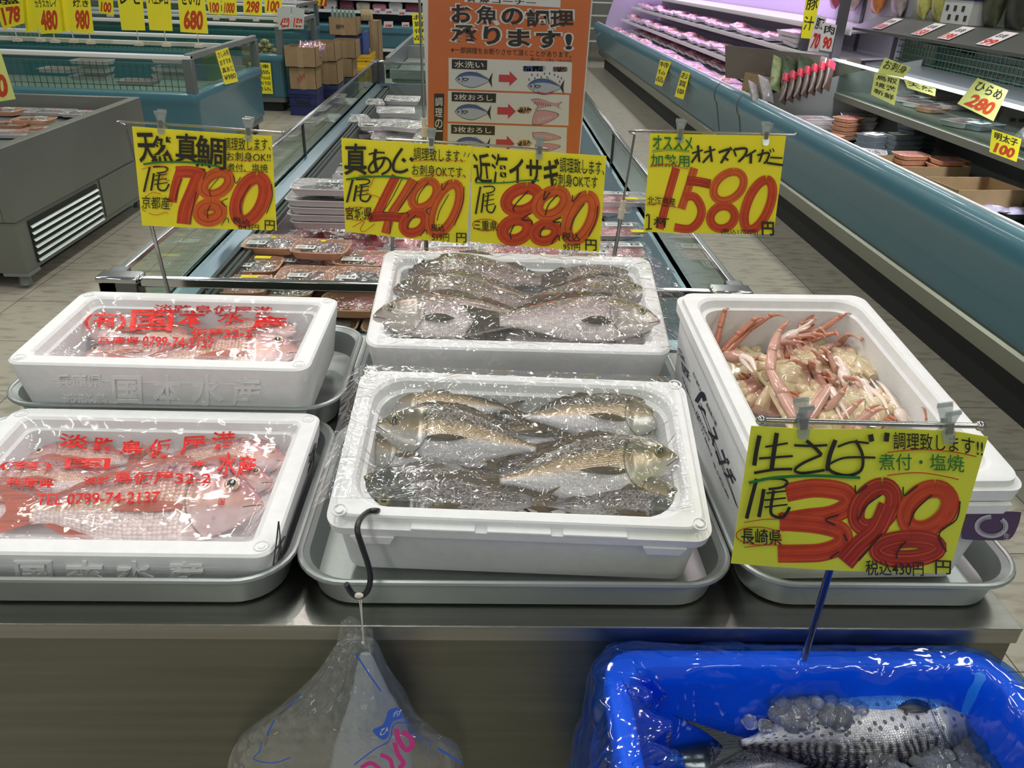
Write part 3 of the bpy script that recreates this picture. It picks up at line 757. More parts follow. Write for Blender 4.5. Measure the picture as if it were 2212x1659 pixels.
# under-layer of trays filling the tub
cnt = {}
for r in range(17):
    y = 1.90+r*.185
    for c, x in enumerate((-.635, -.437, -.239, .10, .335)):
        if y > 3.6 and c in (2, 3): continue
        src = protos[(r+c) % 5] if y < 2.62 else (rt if c > 2 else (ft2 if y > 3.3 else dp))
        if y < 2.62 and c > 2: src = rt
        o = copy_tree(src); z = .562 if y < 2.62 else .565
        put(o, (x+.012*math.sin(r*3+c), y, z), .05*math.sin(r+2*c), 0, 0, 'wrapped tray in bottom layer of island tub, row %s from front, %s column' % (ordn(r), ('leftmost', 'second', 'middle', 'fourth', 'rightmost')[c]), 'bottom layer of trays in the island case')
# --- left cabinet trays
G_L = 'trays in the left stainless cabinet'
lt = make_tray(.22, .15, .026, M_TRAY_O, [M_TRAY_K, M_FISH_S], '', chamf=.03, seed=31, nfood=2, lab=(.0, .01, .06, .03))
mb = MB(); mb.cyl((0, -.02, .034), (0, -.02, .0348), .011, 12); mb.build('round_sticker', M_RED, lt)
lt2 = make_tray(.26, .17, .022, M_TRAY_W, [M_FISH_S], '', chamf=.02, seed=32, nfood=1)
mb = MB(); mb.cyl((.02, -.0, .031), (.02, -.0, .0318), .011, 12); mb.build('round_sticker', M_RED, lt2)
LQ = [(75, 262, .62, 0, 0, 'wood-print tray of dark fish with red dot, topmost in the left cabinet'), (20, 272, .60, .1, 0, 'wood-print tray left of the dark fish tray in the left cabinet'), (5, 243, .64, 0, 0, 'wood-print tray cut by the left frame edge in the stainless cabinet'),
      (40, 241, .60, 0, 1, 'flat grey pack with a red dot, leftmost of the rear row in the left cabinet'), (112, 243, .60, 0, 1, 'flat grey pack with a red dot, middle of the rear row in the left cabinet'), (185, 247, .60, 0, 1, 'flat grey pack with a red dot, rightmost of the rear row in the left cabinet'),
      (30, 290, .59, .1, 1, 'pale pack at the front of the left cabinet'), (95, 285, .59, 0, 0, 'wood-print tray half hidden beneath the dark fish tray in the left cabinet')]
c0 = c1 = 0
for (px, py, z, rz, kd, l) in LQ:
    if kd == 0: o = lt if not c0 else copy_tree(lt); c0 = 1
    else: o = lt2 if not c1 else copy_tree(lt2); c1 = 1
    p = atz(px, py, z+.01); put(o, (min(p.x, -2.42), min(max(p.y, 3.86), 5.26), z), rz, label=l, group=G_L)
# --- trays seen through the chest glass
ct = make_tray(.30, .20, .03, M_TRAY_W, [M_MEAT_P], '', chamf=.03, seed=41, nfood=2)
for k, (px, py, Y, l) in enumerate(((200, 135, 6.75, 'white tray of meat on a pile behind the chest-case glass, left pile'), (200, 152, 6.75, 'second tray of the left pile behind the chest-case glass'), (200, 168, 6.75, 'lowest tray of the left pile behind the chest-case glass'),
      (375, 132, 6.75, 'white tray on top of the right pile behind the chest-case glass'), (375, 150, 6.75, 'second tray of the right pile behind the chest-case glass'), (375, 166, 6.75, 'lowest tray of the right pile behind the chest-case glass'), (300, 178, 6.6, 'pink tray lying low between the two piles in the chest case'), (130, 152, 6.9, 'small white tray beside the wire divider in the chest case'))):
    o = ct if k == 0 else copy_tree(ct); p = aty(px, py, Y); put(o, (p.x, p.y, p.z-.01), 0, label=l, group='trays in the near chest case')
p = aty(573, 100, 9.7)
t = thing('bread_pack', 'pack of pale buns behind the glass of the second chest case', 'buns', (p.x, p.y, .56))
for i in range(3):
    for k in range(3-i): blob((k-(2-i)/2)*.09, 0, .035+.045*i, .05, .06, .03, 0, i+k*2).build('bun', mat('bun', (206, 178, 130), .6, var=.1), t)

# --- meat case goods
MK = [make_tray(.30, .22, .03, M_TRAY_W, [M_MEAT_P], '', chamf=.01, nfood=2, seed=51, domed=.012), make_tray(.30, .22, .03, M_TRAY_W, [M_MEAT_R, M_MEAT_P], '', chamf=.01, nfood=2, seed=52, domed=.008), make_tray(.30, .20, .03, M_TRAY_W, [M_MEAT_P, M_MEAT_P], '', chamf=.01, nfood=3, seed=53, domed=.02)]
usedk = set()
for dname, x0, z0, tilt in (('bottom deck', 2.12, .655, .06), ('lower shelf', 2.42, .838, .12), ('upper shelf', 2.58, 1.025, .12)):
    for k in range(22):
        y = 6.95+k*.345
        if y > 14.4: break
        kd = (k*5+int(z0*10)) % 3
        o = MK[kd] if kd not in usedk else copy_tree(MK[kd]); usedk.add(kd)
        put(o, (x0, y, z0+(.02 if k % 4 == 1 else 0)), PI/2+.08*math.sin(k*2.3), 0, -.05, 'wrapped pink meat tray, purple-lit case, %s, %s from near end' % (dname, ordn(k)), 'meat trays on the '+dname)
        if dname == 'bottom deck' and k < 20:
            o2 = copy_tree(MK[(kd+1) % 3]) if (kd+1) % 3 in usedk else None
            if o2: put(o2, (x0+.30, y+.05, z0+.03), PI/2, 0, -.05, 'pink meat tray, purple-lit case, rear row of bottom deck, %s from near end' % ordn(k), 'meat trays in the rear row of the bottom deck')
# pork block on the upper shelf (white sheen)
for k, (px, py, Y) in enumerate(((1690, 50, 7.0), (1700, 62, 6.95))):
    p = aty(px, py, Y); o = copy_tree(MK[0]); put(o, (2.6, Y+.05, 1.05+.04*(1-k)), PI/2, label='large shiny wrapped pack at the near end of the upper shelf, %s' % ('upper one', 'lower one')[k]); o.scale = (1.5, 1.2, 1.2)

# --- near right case: stacks in the pit
st_o = make_tray(.19, .15, .026, M_TRAY_O, [M_MEAT_P], '', chamf=.03, nfood=1, seed=61)
st_w = make_tray(.22, .16, .03, mat('smoke_clear_tray', (128, 136, 146), .25), [M_TRAY_W], '', chamf=.012, nfood=1, seed=62, lab=(-.09, -.06, .10, .09))
st_c = make_tray(.24, .17, .03, M_TRAY_W, [M_MEAT_P, M_FISH_S], '', chamf=.03, nfood=2, seed=63)
used = set()
def stack(src, key, px, py, ztop, n, what, dz=.029, rz=0):
    p = atz(px, py, ztop+.03); p.y = min(p.y, 5.72-.0006*(px-1700)); p.x = min(max(p.x, 2.12), 2.80)
    for k in range(n):
        z = ztop-k*dz
        o = src if key not in used else copy_tree(src); used.add(key)
        nm = 'topmost' if k == 0 else ('lowest' if k == n-1 else ORD[k]+' from top')
        put(o, (p.x+.004*math.sin(k*2+px), p.y+.004*math.cos(k*3+py), z), rz+.03*math.sin(k*1.9), label='%s, %s' % (what, nm), group=what)
stack(st_o, 'o', 1835, 252, .665, 5, 'orange tray in the tall pile of the right case pit', rz=.5)
stack(st_w, 'w', 1985, 270, .685, 6, 'black tray with white lid card in the tallest right pile', rz=.3)
stack(st_w, 'w', 1952, 290, .645, 5, 'black tray with label in the middle pile of the right case', rz=.2)
stack(st_w, 'w', 1895, 290, .63, 4, 'black tray in the slanted left pile of the right case', rz=.5)
stack(st_c, 'c', 1770, 225, .63, 4, 'clear-lidded white tray in the far pile of the right case', rz=.3)
stack(st_c, 'c', 1815, 232, .655, 4, 'clear-lidded tray in the crossed pile of the right case', rz=-.3)
stack(st_c, 'c', 1712, 232, .62, 3, 'white tray in the farthest pile of the right case', rz=.1)
stack(st_o, 'o', 1790, 290, .58, 2, 'orange tray low beside the orange pile', rz=.4)
stack(st_c, 'c', 1870, 325, .60, 3, 'white pack lying in front of the black tray piles', rz=-.4)
stack(st_o, 'o', 1970, 330, .62, 3, 'long orange tray above the cardboard boxes', rz=.1)
stack(st_o, 'o', 2050, 342, .62, 3, 'long orange tray right above the cardboard boxes', rz=.1)
def carton(x, y, z, w, d, h, rz, label, open_=True, mt=None, flaps=False, name='cardboard_box', group=None):
    t = thing(name, label, 'box', (x, y, z), rz=rz, group=group); mt = mt or M_CARD
    mb = MB(); e = .004
    mb.box(-w/2, -d/2, 0, w/2, d/2, .004); mb.box(-w/2, -d/2, 0, w/2, -d/2+e, h); mb.box(-w/2, d/2-e, 0, w/2, d/2, h); mb.box(-w/2, -d/2, 0, -w/2+e, d/2, h); mb.box(w/2-e, -d/2, 0, w/2, d/2, h)
    if not open_: mb.box(-w/2, -d/2, h-.004, w/2, d/2, h)
    mb.build('box_body', mt, t, smooth=False)
    if flaps:
        mb = MB(); mb.grid(lambda u, v: (-w/2+w*u, d/2-.02*v, h+.16*v), 1, 1, th=(0, .004, 0)); mb.build('flap', mt, t, smooth=False)
    return t
p = atz(1985, 360, .60); carton(p.x, p.y, .501, .42, .30, .13, .12, 'open white-edged cardboard box in the right case pit, the farther one')
p = atz(2110, 410, .62); b2 = carton(p.x-.02, p.y, .501, .36, .27, .15, .10, 'open brown cardboard box with an oval mark in the right case pit, the nearer one')
mb = MB(); mb.M = Matrix.Translation((-.181, -.03, .08)) @ Matrix.Rotation(-PI/2, 4, 'Y'); mb.rings([[(.03*math.cos(a), .014*math.sin(a), z) for a in [2*PI*k/16 for k in range(16)]] for z in (0, .0008)]); mb.build('oval_mark', mat('mark_blue', (60, 66, 84), .6), b2)
pk = make_tray(.22, .15, .03, M_TRAY_K, [mat('lilac_pack', (190, 182, 214), .3, var=.1, vscale=15)], '', chamf=.02, nfood=1, seed=66, domed=.01, name='pouch_pack')
for k, (px, py) in enumerate(((2140, 445), (2200, 450))):
    p = atz(px, py, .58); o = pk if k == 0 else copy_tree(pk); put(o, (p.x, p.y, .54), .1, label='glossy lilac pack in the right case pit below the brown box, %s one' % ('left', 'right')[k], group='lilac packs')
# trays on the mid shelf
for k, (px, py, kd) in enumerate(((1965, 210, 'c'), (1995, 222, 'c'), (2025, 205, 'o'), (2015, 232, 'o'), (2060, 225, 'c'), (2085, 262, 'c'), (2120, 268, 'w'), (1940, 200, 'c'))):
    src = dict(c=st_c, o=st_o, w=st_w)[kd]; p = atz(px, py, .84); o = copy_tree(src); put(o, (max(p.x, 2.64), p.y, .815), .4, label='%s tray on the middle shelf of the right case, %s from the far end' % (dict(c='clear-wrapped', o='orange', w='black')[kd], ORD[k]), group='trays on the middle shelf')
# ------------------------------------------------------------------ hand-written price signs
INK = mat('marker_black', (40, 38, 28), .5)
OR1 = mat('marker_orange_red', (200, 68, 28), .5, var=.16, vscale=40)
OR2 = mat('marker_orange', (214, 98, 34), .5, var=.14, vscale=40)
OR3 = mat('marker_dark_red', (168, 46, 24), .5, var=.16, vscale=40)
OR2L = mat('marker_light_orange', (212, 96, 38), .5)
ORS = mat('marker_streak_red', (184, 58, 27), .5)
GRN = mat('marker_green', (40, 118, 50), .5)
M_PAPER = mat('yellow_card', (246, 232, 44), .6, var=.02, vscale=12)
M_PAPER2 = mat('lime_card', (222, 226, 62), .6, var=.03, vscale=12)
O_BI = [ # 尾 in unit box
    ([(.42, .02), (.8, 0), (.95, .08), (.85, .2), (.55, .26)], .055), ([(.3, .02), (.2, .45), (.08, 1)], .085), ([(.45, .26), (.4, .6), (.34, .95)], .085),
    ([(.5, .36), (.92, .29)], .04), ([(.46, .53), (.92, .46)], .04), ([(.46, .7), (.95, .62)], .04), ([(.66, .28), (.6, .65), (.62, .88), (.85, .93), (1.0, .68)], .07)]
def strokes(pl, mb, lst, x0, y0, x1, y1, wk=1.0):
    for pts, w in lst:
        pl.line(mb, [(x0+(x1-x0)*a, y0+(y1-y0)*b) for a, b in pts], w*(x1-x0)*wk)
def sign_part(mb, name, mt, root, O, label=None):
    o = mb.build(name, mt, root, off=O, smooth=False)
    if name == 'lettering':
        for q, m_ in zip(pl.S2, (OR2L, ORS)): q.build('brush_streaks', m_, root, off=O, smooth=False)
    if label: o['label'] = label
    return o
def new_sign(quad, Y, label, paper=None, curl=.002, name='price_sign', curlfn=None, dy=(0, 0)):
    wq = [aty(quad[0][0], quad[0][1], Y), aty(quad[1][0], quad[1][1], Y), aty(quad[2][0], quad[2][1], Y+dy[0]), aty(quad[3][0], quad[3][1], Y+dy[0])]
    O = (wq[2]+wq[3])/2
    root = thing(name, label, 'price sign', O)
    pl = Plate(quad, wq, curl, curlfn)
    pl.sheet('card', paper or M_PAPER, root, off=O, nu=24, nv=10); pl.S2 = [MB(), MB()]
    return pl, root, O

# --- sign 780
pl, rt_, O = new_sign([(285, 273), (587, 294), (598, 498), (307, 487)], 1.45, 'yellow handwritten price sign reading 780 yen for wild red snapper', curl=.003)
pl.crop(270, 230, 5.924)
A, B, Cc, K, G = MB(), MB(), MB(), MB(), MB()
pl.line(A, [(625, 1215), (665, 1000), (740, 770)], 115); pl.line(A, [(670, 830), (850, 825), (1040, 860)], 150)
pl.line(A, [(985, 850), (890, 1080), (800, 1300), (772, 1495)], 185)
pl.loop(B, 945, 765, 1435, 1185, 135, .42); pl.loop(B, 885, 1155, 1335, 1530, 170, .15)
pl.loop(A, 1345, 815, 1895, 1545, 165, .28)
for pts in ([(1000, 780), (1060, 830), (1020, 920)], [(1225, 900), (1110, 1050), (1130, 1140)], [(1410, 870), (1440, 970), (1500, 890)], [(1620, 985), (1500, 1200), (1505, 1360)], [(1880, 980), (1890, 1150), (1820, 1360)], [(760, 910), (690, 1080), (670, 1190)], [(940, 1080), (880, 1350), (865, 1490)], [(1340, 1160), (1260, 1210), (1330, 1270)], [(1120, 1245), (1080, 1340), (1090, 1420)], [(1260, 1510), (1330, 1410), (1355, 1480)]): pl.line(K, pts, 10)
pl.text(K, '天', 170, 330, 420, 710, .022, .0, -.15); pl.text(K, '然', 350, 360, 650, 700, .014, .05)
pl.text(K, '真', 670, 330, 960, 700, .014, .05); pl.text(K, '鯛', 930, 350, 1320, 760, .012, .12)
pl.text(K, '調理致します、', 1290, 385, 1870, 545, .004, .03); pl.text(K, 'お刺身OK!!', 1325, 565, 1870, 685, .004, .03); pl.text(K, '煮付、塩焼', 1335, 710, 1835, 820, .004, .03)
strokes(pl, K, O_BI, 225, 755, 590, 1080, .9)
pl.text(K, '京都産', 225, 1130, 600, 1295, .004, .03); pl.line(K, [(250, 1280), (240, 1310), (280, 1335)], 7); pl.line(K, [(600, 1180), (630, 1220), (610, 1260)], 7)
pl.text(K, '税込', 1400, 1395, 1620, 1480, .008, .1); pl.text(K, '843円', 1475, 1490, 1730, 1565, .008, .05)
pl.text(K, '円', 1800, 1440, 1925, 1570, .01, .08)
pl.line(G, [(250, 725), (500, 695), (900, 700), (1250, 755)], 24)
pl.line(Cc, [(230, 790), (400, 745), (530, 760), (560, 820), (500, 900), (600, 930)], 8); pl.line(Cc, [(290, 1140), (370, 1085), (480, 1100)], 8); pl.line(Cc, [(320, 1350), (420, 1375), (540, 1340), (575, 1355)], 8)
for y in (540, 670, 815): pl.line(Cc, [(1320 if y < 600 else 1380, y), (1600, y+2), (1780, y+8)], 7)
sign_part(A, 'price_digits', OR1, rt_, O); sign_part(B, 'price_digits', OR2, rt_, O); sign_part(K, 'lettering', INK, rt_, O, 'black marker lettering'); sign_part(G, 'underline', GRN, rt_, O, 'green underline'); sign_part(Cc, 'red_marks', OR1, rt_, O)
# --- sign 480
pl, rt_, O = new_sign([(737, 298), (1020, 316), (1008, 527), (746, 500)], 1.45, 'yellow handwritten price sign reading 480 yen for horse mackerel', curl=.003)
pl.crop(720, 270, 5.925)
A, B, Cc, K, G = MB(), MB(), MB(), MB(), MB()
pl.line(A, [(780, 650), (680, 850), (540, 1140)], 115); pl.line(B, [(1000, 690), (860, 930), (720, 1150), (650, 1380)], 115)
pl.line(Cc, [(440, 1180), (680, 1165), (940, 1195)], 115)
pl.loop(B, 915, 660, 1370, 1110, 110, .35); pl.loop(A, 805, 1060, 1225, 1430, 120, .3); pl.loop(B, 1150, 690, 1680, 1440, 125, .35)
for pts in ([(1200, 725), (1080, 880), (1050, 990)], [(1370, 740), (1385, 830), (1455, 725)], [(860, 680), (720, 950), (620, 1105), (660, 1105)], [(1060, 720), (900, 950), (800, 1100)], [(1670, 790), (1650, 1000), (1540, 1280)], [(1465, 885), (1350, 1080), (1310, 1220)], [(1235, 1050), (1170, 1085), (1210, 1145)], [(1035, 1140), (950, 1240), (930, 1325)], [(1090, 1410), (1160, 1325), (1180, 1390)], [(820, 1125), (930, 1120), (935, 1180)], [(720, 1220), (705, 1375)]): pl.line(K, pts, 10)
pl.text(K, '真', 140, 230, 420, 640, .016)
for pts, w in (([(440, 370), (540, 345), (640, 348)], 22), ([(530, 300), (512, 430), (545, 600)], 38), ([(645, 400), (590, 530), (480, 605), (442, 545), (520, 440), (650, 415), (712, 480), (690, 570), (600, 628)], 28), ([(860, 290), (760, 450), (755, 570), (850, 595), (935, 560)], 34), ([(860, 425), (900, 460)], 42), ([(960, 415), (1000, 450)], 42)): pl.line(K, pts, w)
strokes(pl, K, O_BI, 150, 690, 470, 990, 1.0)
pl.text(K, '調理致します、', 1005, 270, 1650, 440, .004, .07); pl.line(K, [(1690, 340), (1665, 400)], 9); pl.line(K, [(1745, 350), (1715, 410)], 9)
pl.text(K, 'お刺身OKです、', 985, 490, 1690, 640, .004, .06)
pl.text(K, '宮城県', 160, 1040, 490, 1210, .012); pl.text(K, '税込', 1230, 1255, 1410, 1350, .008); pl.text(K, '519円', 1245, 1375, 1470, 1470, .008, .02); pl.text(K, '円', 1565, 1370, 1705, 1490, .01, .05)
pl.line(G, [(165, 695), (400, 660), (700, 650), (940, 680)], 24)
D = MB()
pl.loop(D, 160, 1040, 480, 1215, 8, 0); pl.line(D, [(320, 640), (500, 650), (480, 740), (415, 860), (560, 910), (570, 950)], 8); pl.line(D, [(245, 1295), (390, 1220), (340, 1320), (390, 1350), (520, 1250)], 8)
for y in (445, 640): pl.line(D, [(1000, y+10), (1300, y-10), (1690, y+10)], 7)
sign_part(A, 'price_digits', OR1, rt_, O); sign_part(B, 'price_digits', OR2, rt_, O); sign_part(Cc, 'price_digits', OR3, rt_, O); sign_part(K, 'lettering', INK, rt_, O, 'black marker lettering'); sign_part(G, 'underline', GRN, rt_, O, 'green underline'); sign_part(D, 'red_marks', OR1, rt_, O)
# --- sign 880
pl, rt_, O = new_sign([(1020, 317), (1310, 337), (1295, 544), (1016, 522)], 1.452, 'yellow handwritten price sign reading 880 yen for isaki fish', curl=.002)
pl.crop(1000, 270, 5.721)
A, B, Cc, K, G = MB(), MB(), MB(), MB(), MB()
pl.loop(A, 440, 695, 1010, 1130, 150, .38); pl.loop(A, 400, 1085, 880, 1490, 150, .25); pl.loop(B, 830, 730, 1340, 1180, 145, .38); pl.loop(A, 800, 1150, 1215, 1490, 130, .2); pl.loop(B, 1190, 795, 1700, 1490, 150, .32)
for pts in ([(800, 800), (680, 920), (610, 1020), (630, 1050)], [(1160, 850), (1050, 970), (1005, 1105)], [(1495, 960), (1380, 1120), (1310, 1290)], [(1010, 800), (985, 915), (1065, 820)], [(1345, 855), (1350, 935), (1450, 820)], [(1665, 990), (1640, 1170), (1545, 1365)], [(820, 1080), (720, 1155), (830, 1170), (835, 1220)], [(1210, 1125), (1100, 1185), (1190, 1190), (1190, 1245)], [(625, 1220), (575, 1330), (590, 1400)], [(1000, 1235), (950, 1310), (950, 1380)], [(1080, 1460), (1165, 1350), (1185, 1420)]): pl.line(K, pts, 14)
pl.text(K, '近海', 130, 340, 560, 710, .012, .02, -.1); pl.text(K, 'イサギ', 560, 370, 1180, 710, .025, .06)
strokes(pl, K, O_BI, 135, 745, 400, 1090, 1.0)
pl.text(K, '調理致します、', 1185, 385, 1745, 570, .004, .09); pl.text(K, 'お刺身OKです', 1080, 575, 1660, 735, .005, .08)
pl.text(K, '三重県', 130, 1160, 420, 1285, .01, .06); pl.text(K, '税込', 1210, 1310, 1440, 1420, .008, .05); pl.text(K, '951円', 1230, 1450, 1440, 1540, .01, .05); pl.text(K, '円', 1505, 1400, 1650, 1540, .015, .06)
pl.line(G, [(150, 700), (500, 700), (750, 670), (930, 670)], 16); pl.line(G, [(1190, 560), (1450, 535), (1700, 560)], 8); pl.line(G, [(1250, 700), (1650, 740)], 5)
D = MB(); pl.loop(D, 115, 1145, 430, 1300, 9, 0)
sign_part(A, 'price_digits', OR1, rt_, O); sign_part(B, 'price_digits', OR2, rt_, O); sign_part(K, 'lettering', INK, rt_, O, 'black marker lettering'); sign_part(G, 'underline', GRN, rt_, O, 'green underline'); sign_part(D, 'red_ring', OR1, rt_, O)
# --- sign 1580
pl, rt_, O = new_sign([(1405, 288), (1698, 294), (1671, 506), (1390, 501)], 1.45, 'yellow handwritten price sign reading 1580 yen for snow crab', curl=.0015)
pl.crop(1360, 240, 5.924)
A, B, Cc, K, G = MB(), MB(), MB(), MB(), MB()
pl.line(A, [(595, 720), (490, 1090), (380, 1505)], 105); pl.line(B, [(825, 720), (740, 1000), (658, 1245)], 105); pl.line(Cc, [(730, 880), (880, 895), (1030, 925)], 118)
pl.line(A, [(700, 1090), (830, 1090), (915, 1240), (880, 1400), (760, 1500), (570, 1480)], 108)
pl.loop(B, 1005, 715, 1520, 1190, 102, .35); pl.loop(A, 968, 1150, 1400, 1550, 108, .12); pl.loop(A, 1395, 810, 1890, 1570, 118, .32)
for pts, w in (([(790, 530), (930, 490)], 22), ([(868, 430), (885, 640)], 30), ([(870, 530), (785, 650)], 26), ([(945, 520), (1090, 480)], 22), ([(1020, 440), (1045, 640)], 30), ([(1030, 540), (930, 650)], 26), ([(1130, 520), (1265, 480), (1220, 560), (1160, 655)], 30), ([(1190, 570), (1255, 620)], 28), ([(1275, 450), (1300, 490)], 22), ([(1320, 480), (1355, 570)], 24), ([(1330, 480), (1480, 470), (1470, 550), (1385, 640)], 30), ([(1610, 490), (1480, 570)], 24), ([(1545, 540), (1540, 660)], 34), ([(1625, 555), (1770, 525), (1750, 620), (1710, 660)], 26), ([(1700, 480), (1680, 560), (1650, 640)], 26), ([(1785, 480), (1800, 520)], 16), ([(1822, 470), (1840, 512)], 16), ([(1790, 582), (1950, 592)], 20), ([(1745, 650), (1955, 682)], 28)): pl.line(K, pts, w)
pl.text(G, 'オススメ', 290, 300, 800, 480, .02, .04); pl.text(G, '加熱用', 265, 540, 760, 700, .014, .02)
pl.line(G, [(280, 500), (500, 475), (760, 500)], 8); pl.line(G, [(280, 518), (500, 495), (760, 515)], 6)
pl.text(K, '北海道産', 225, 1070, 580, 1190, .008, .08); pl.line(K, [(205, 1335), (245, 1312), (240, 1500)], 20, n=2); pl.line(K, [(200, 1505), (282, 1495)], 18); pl.text(K, '杯', 300, 1340, 505, 1475, .012, .05)
pl.text(K, '(税込1707円)', 1160, 1495, 1635, 1575, .006, .01); pl.text(K, '円', 1680, 1400, 1840, 1580, .03, .05)
D = MB(); pl.line(D, [(255, 700), (450, 675), (750, 730)], 8); pl.line(D, [(265, 685), (450, 660), (640, 685)], 6); pl.line(D, [(215, 1190), (400, 1170), (590, 1220)], 9)
sign_part(A, 'price_digits', OR1, rt_, O); sign_part(B, 'price_digits', OR2, rt_, O); sign_part(Cc, 'price_digits', OR3, rt_, O); sign_part(K, 'lettering', INK, rt_, O, 'black marker lettering'); sign_part(G, 'green_lettering', GRN, rt_, O, 'green marker lettering'); sign_part(D, 'red_marks', OR1, rt_, O)
# --- sign 398 (front)
pl, rt_, O = new_sign([(1623, 920), (2125, 935), (2050, 1238), (1579, 1217)], .655, 'lime-yellow handwritten sign reading 398 yen for mackerel, before the crab box', paper=M_PAPER2,
                      curlfn=lambda u, v: .006*(1-v)*math.sin(PI*u*2.2)*.4+.008*max(0, u-.9)*8*(1-v)+.004*v*math.sin(PI*u))
pl.crop(1570, 880, 3.8807)
A, B, Cc, K, G = MB(), MB(), MB(), MB(), MB()
pl.line(A, [(480, 690), (720, 650), (960, 690), (1000, 790), (860, 870), (640, 900), (430, 940)], 155, n=7)
pl.line(A, [(430, 930), (720, 950), (930, 1010), (930, 1120), (780, 1185), (590, 1200), (410, 1205)], 155, n=7)
pl.loop(Cc, 975, 570, 1465, 1055, 145, .38); pl.line(Cc, [(1330, 800), (1230, 1000), (1080, 1130), (955, 1270)], 165)
pl.loop(A, 1390, 585, 1945, 1075, 150, .38); pl.loop(Cc, 1150, 1000, 1840, 1320, 150, .3)
for pts, w in (([(265, 220), (240, 340), (222, 465)], 34), ([(402, 195), (378, 350), (360, 490)], 36), ([(310, 310), (490, 275)], 16), ([(260, 405), (530, 378)], 18), ([(220, 525), (380, 492), (525, 484)], 22), ([(540, 290), (680, 295), (812, 290)], 20), ([(640, 252), (720, 320), (765, 370)], 28), ([(765, 368), (620, 430), (545, 490), (610, 515), (790, 492)], 22), ([(880, 250), (830, 380), (812, 500)], 38), ([(900, 305), (1020, 270), (1165, 285)], 18), ([(815, 450), (960, 395), (1220, 402)], 18), ([(1050, 255), (1110, 380), (1095, 500), (980, 540), (850, 505), (812, 450)], 26), ([(1178, 215), (1190, 272)], 44), ([(1322, 205), (1312, 275)], 44)): pl.line(K, pts, w)
for pts in ([(1045, 620), (1060, 685), (1150, 625)], [(1455, 640), (1465, 710), (1580, 630)], [(1265, 705), (1140, 790), (1065, 910)], [(1700, 705), (1560, 830), (1500, 960)], [(905, 860), (795, 900), (875, 945)], [(1930, 745), (1900, 900), (1760, 1025), (1820, 1180)], [(945, 1020), (975, 1080)], [(1270, 1020), (1180, 1120), (1065, 1245)], [(1475, 1085), (1400, 1170), (1390, 1230)], [(825, 1225), (905, 1165)]): pl.line(K, pts, 12)
strokes(pl, K, O_BI, 125, 560, 500, 900, .95)
pl.text(K, '調理致します!!', 1370, 195, 2100, 335, .008, .04)
pl.text(G, '煮付・塩焼', 1245, 365, 1960, 500, .006, .01); pl.line(G, [(175, 600), (380, 550), (700, 530), (1085, 555)], 24)
pl.text(K, '長崎県', 110, 975, 435, 1115, .010, .02); pl.text(K, '税込430円', 1120, 1235, 1620, 1365, .010, .04); pl.text(K, '円', 1720, 1245, 1860, 1370, .012, .05)
D = MB(); pl.line(D, [(1320, 355), (1650, 335), (2050, 365)], 9); pl.line(D, [(1315, 540), (1600, 520), (1915, 567)], 9); pl.line(D, [(130, 930), (280, 900), (410, 892)], 7); pl.loop(D, 65, 960, 430, 1120, 8, 0); pl.line(D, [(135, 1140), (300, 1115), (450, 1110)], 7)
sign_part(A, 'price_digits', OR1, rt_, O); sign_part(Cc, 'price_digits', OR3, rt_, O); sign_part(K, 'lettering', INK, rt_, O, 'black marker lettering'); sign_part(G, 'green_lettering', GRN, rt_, O, 'green marker lettering'); sign_part(D, 'red_marks', OR1, rt_, O)

# ------------------------------------------------------------------ sign stands and clips
M_CLIP = glass_mat('clear_acrylic', (225, 230, 228), gloss=.06, haze=.22, rough=.1)
M_JOINT = mat('ivory_joint', (206, 196, 178), .4)
def stand(label, bar, foot, Y, joint=None, r=.0022, corner=True, rr_=.0022, zfoot=.80, ball=False):
    """bar: px of left/right end of the cross bar; pole drops from the left end"""
    a, b = aty(*bar[0], Y), aty(*bar[1], Y)
    t = thing('sign_stand', label, 'sign stand', (a.x if corner else (a.x+b.x)/2, Y, zfoot)); O = t.location.copy()
    mb = MB()
    if corner:
        f = aty(*foot, Y); dirn = (f-a).normalized(); end = a+dirn*((zfoot-a.z)/dirn.z)
        j = a+dirn*((aty(*joint, Y).z-a.z)/dirn.z) if joint else end
        mb.tube(smoothpath([j, a+dirn*.02, a+dirn*.006+(b-a)*.004, a+(b-a).normalized()*.012, b], 5), r, 8)
        mb.build('cross_bar', M_ROD, t, off=O)
        if joint:
            mb = MB(); mb.cyl(j, end, r*1.7, 10); mb.build('pole', M_ROD, t, off=O)
            mb = MB(); mb.cyl(j-dirn*.004, j+dirn*.012, .005, 12); mb.cyl(j+dirn*.012, j+dirn*.03, .0062, 12); mb.build('joint', M_JOINT, t, off=O)
        mb = MB(); mb.cyl(end, end+Vector((0, 0, .012)), .007, 12); mb.build('foot', M_JOINT, t, off=O)
        mb = MB(); mb.sphere(b, .0035, 10); mb.build('end_knob', M_ROD, t, off=O)
    else:
        mb.cyl(a, b, r, 12); mb.build('cross_bar', M_ROD, t, off=O)
        mb = MB(); mb.sphere(a, r*1.9, 14); mb.build('end_knob', M_CHROME, t, off=O)
        mb = MB(); mb.sphere(b, r*1.9, 14); mb.build('end_knob', M_CHROME, t, off=O)
        top = aty(*foot, Y+.006); mb = MB(); mb.cyl(top, Vector((top.x, top.y, zfoot)), r*1.5, 12); mb.build('pole', M_ROD, t, off=O)
    return t
stand('chrome wire stand holding the wild snapper sign at the left', ((268, 262), (612, 287)), (335, 520), 1.456, joint=(312, 430))
stand('chrome wire stand holding the mackerel and isaki signs in the middle', ((845, 300), (1182, 322)), (848, 540), 1.456, joint=(846, 330))
stand('chrome wire stand with ivory joint holding the 1580 sign', ((1372, 283), (1718, 291)), (1345, 445), 1.456, joint=(1345, 438))
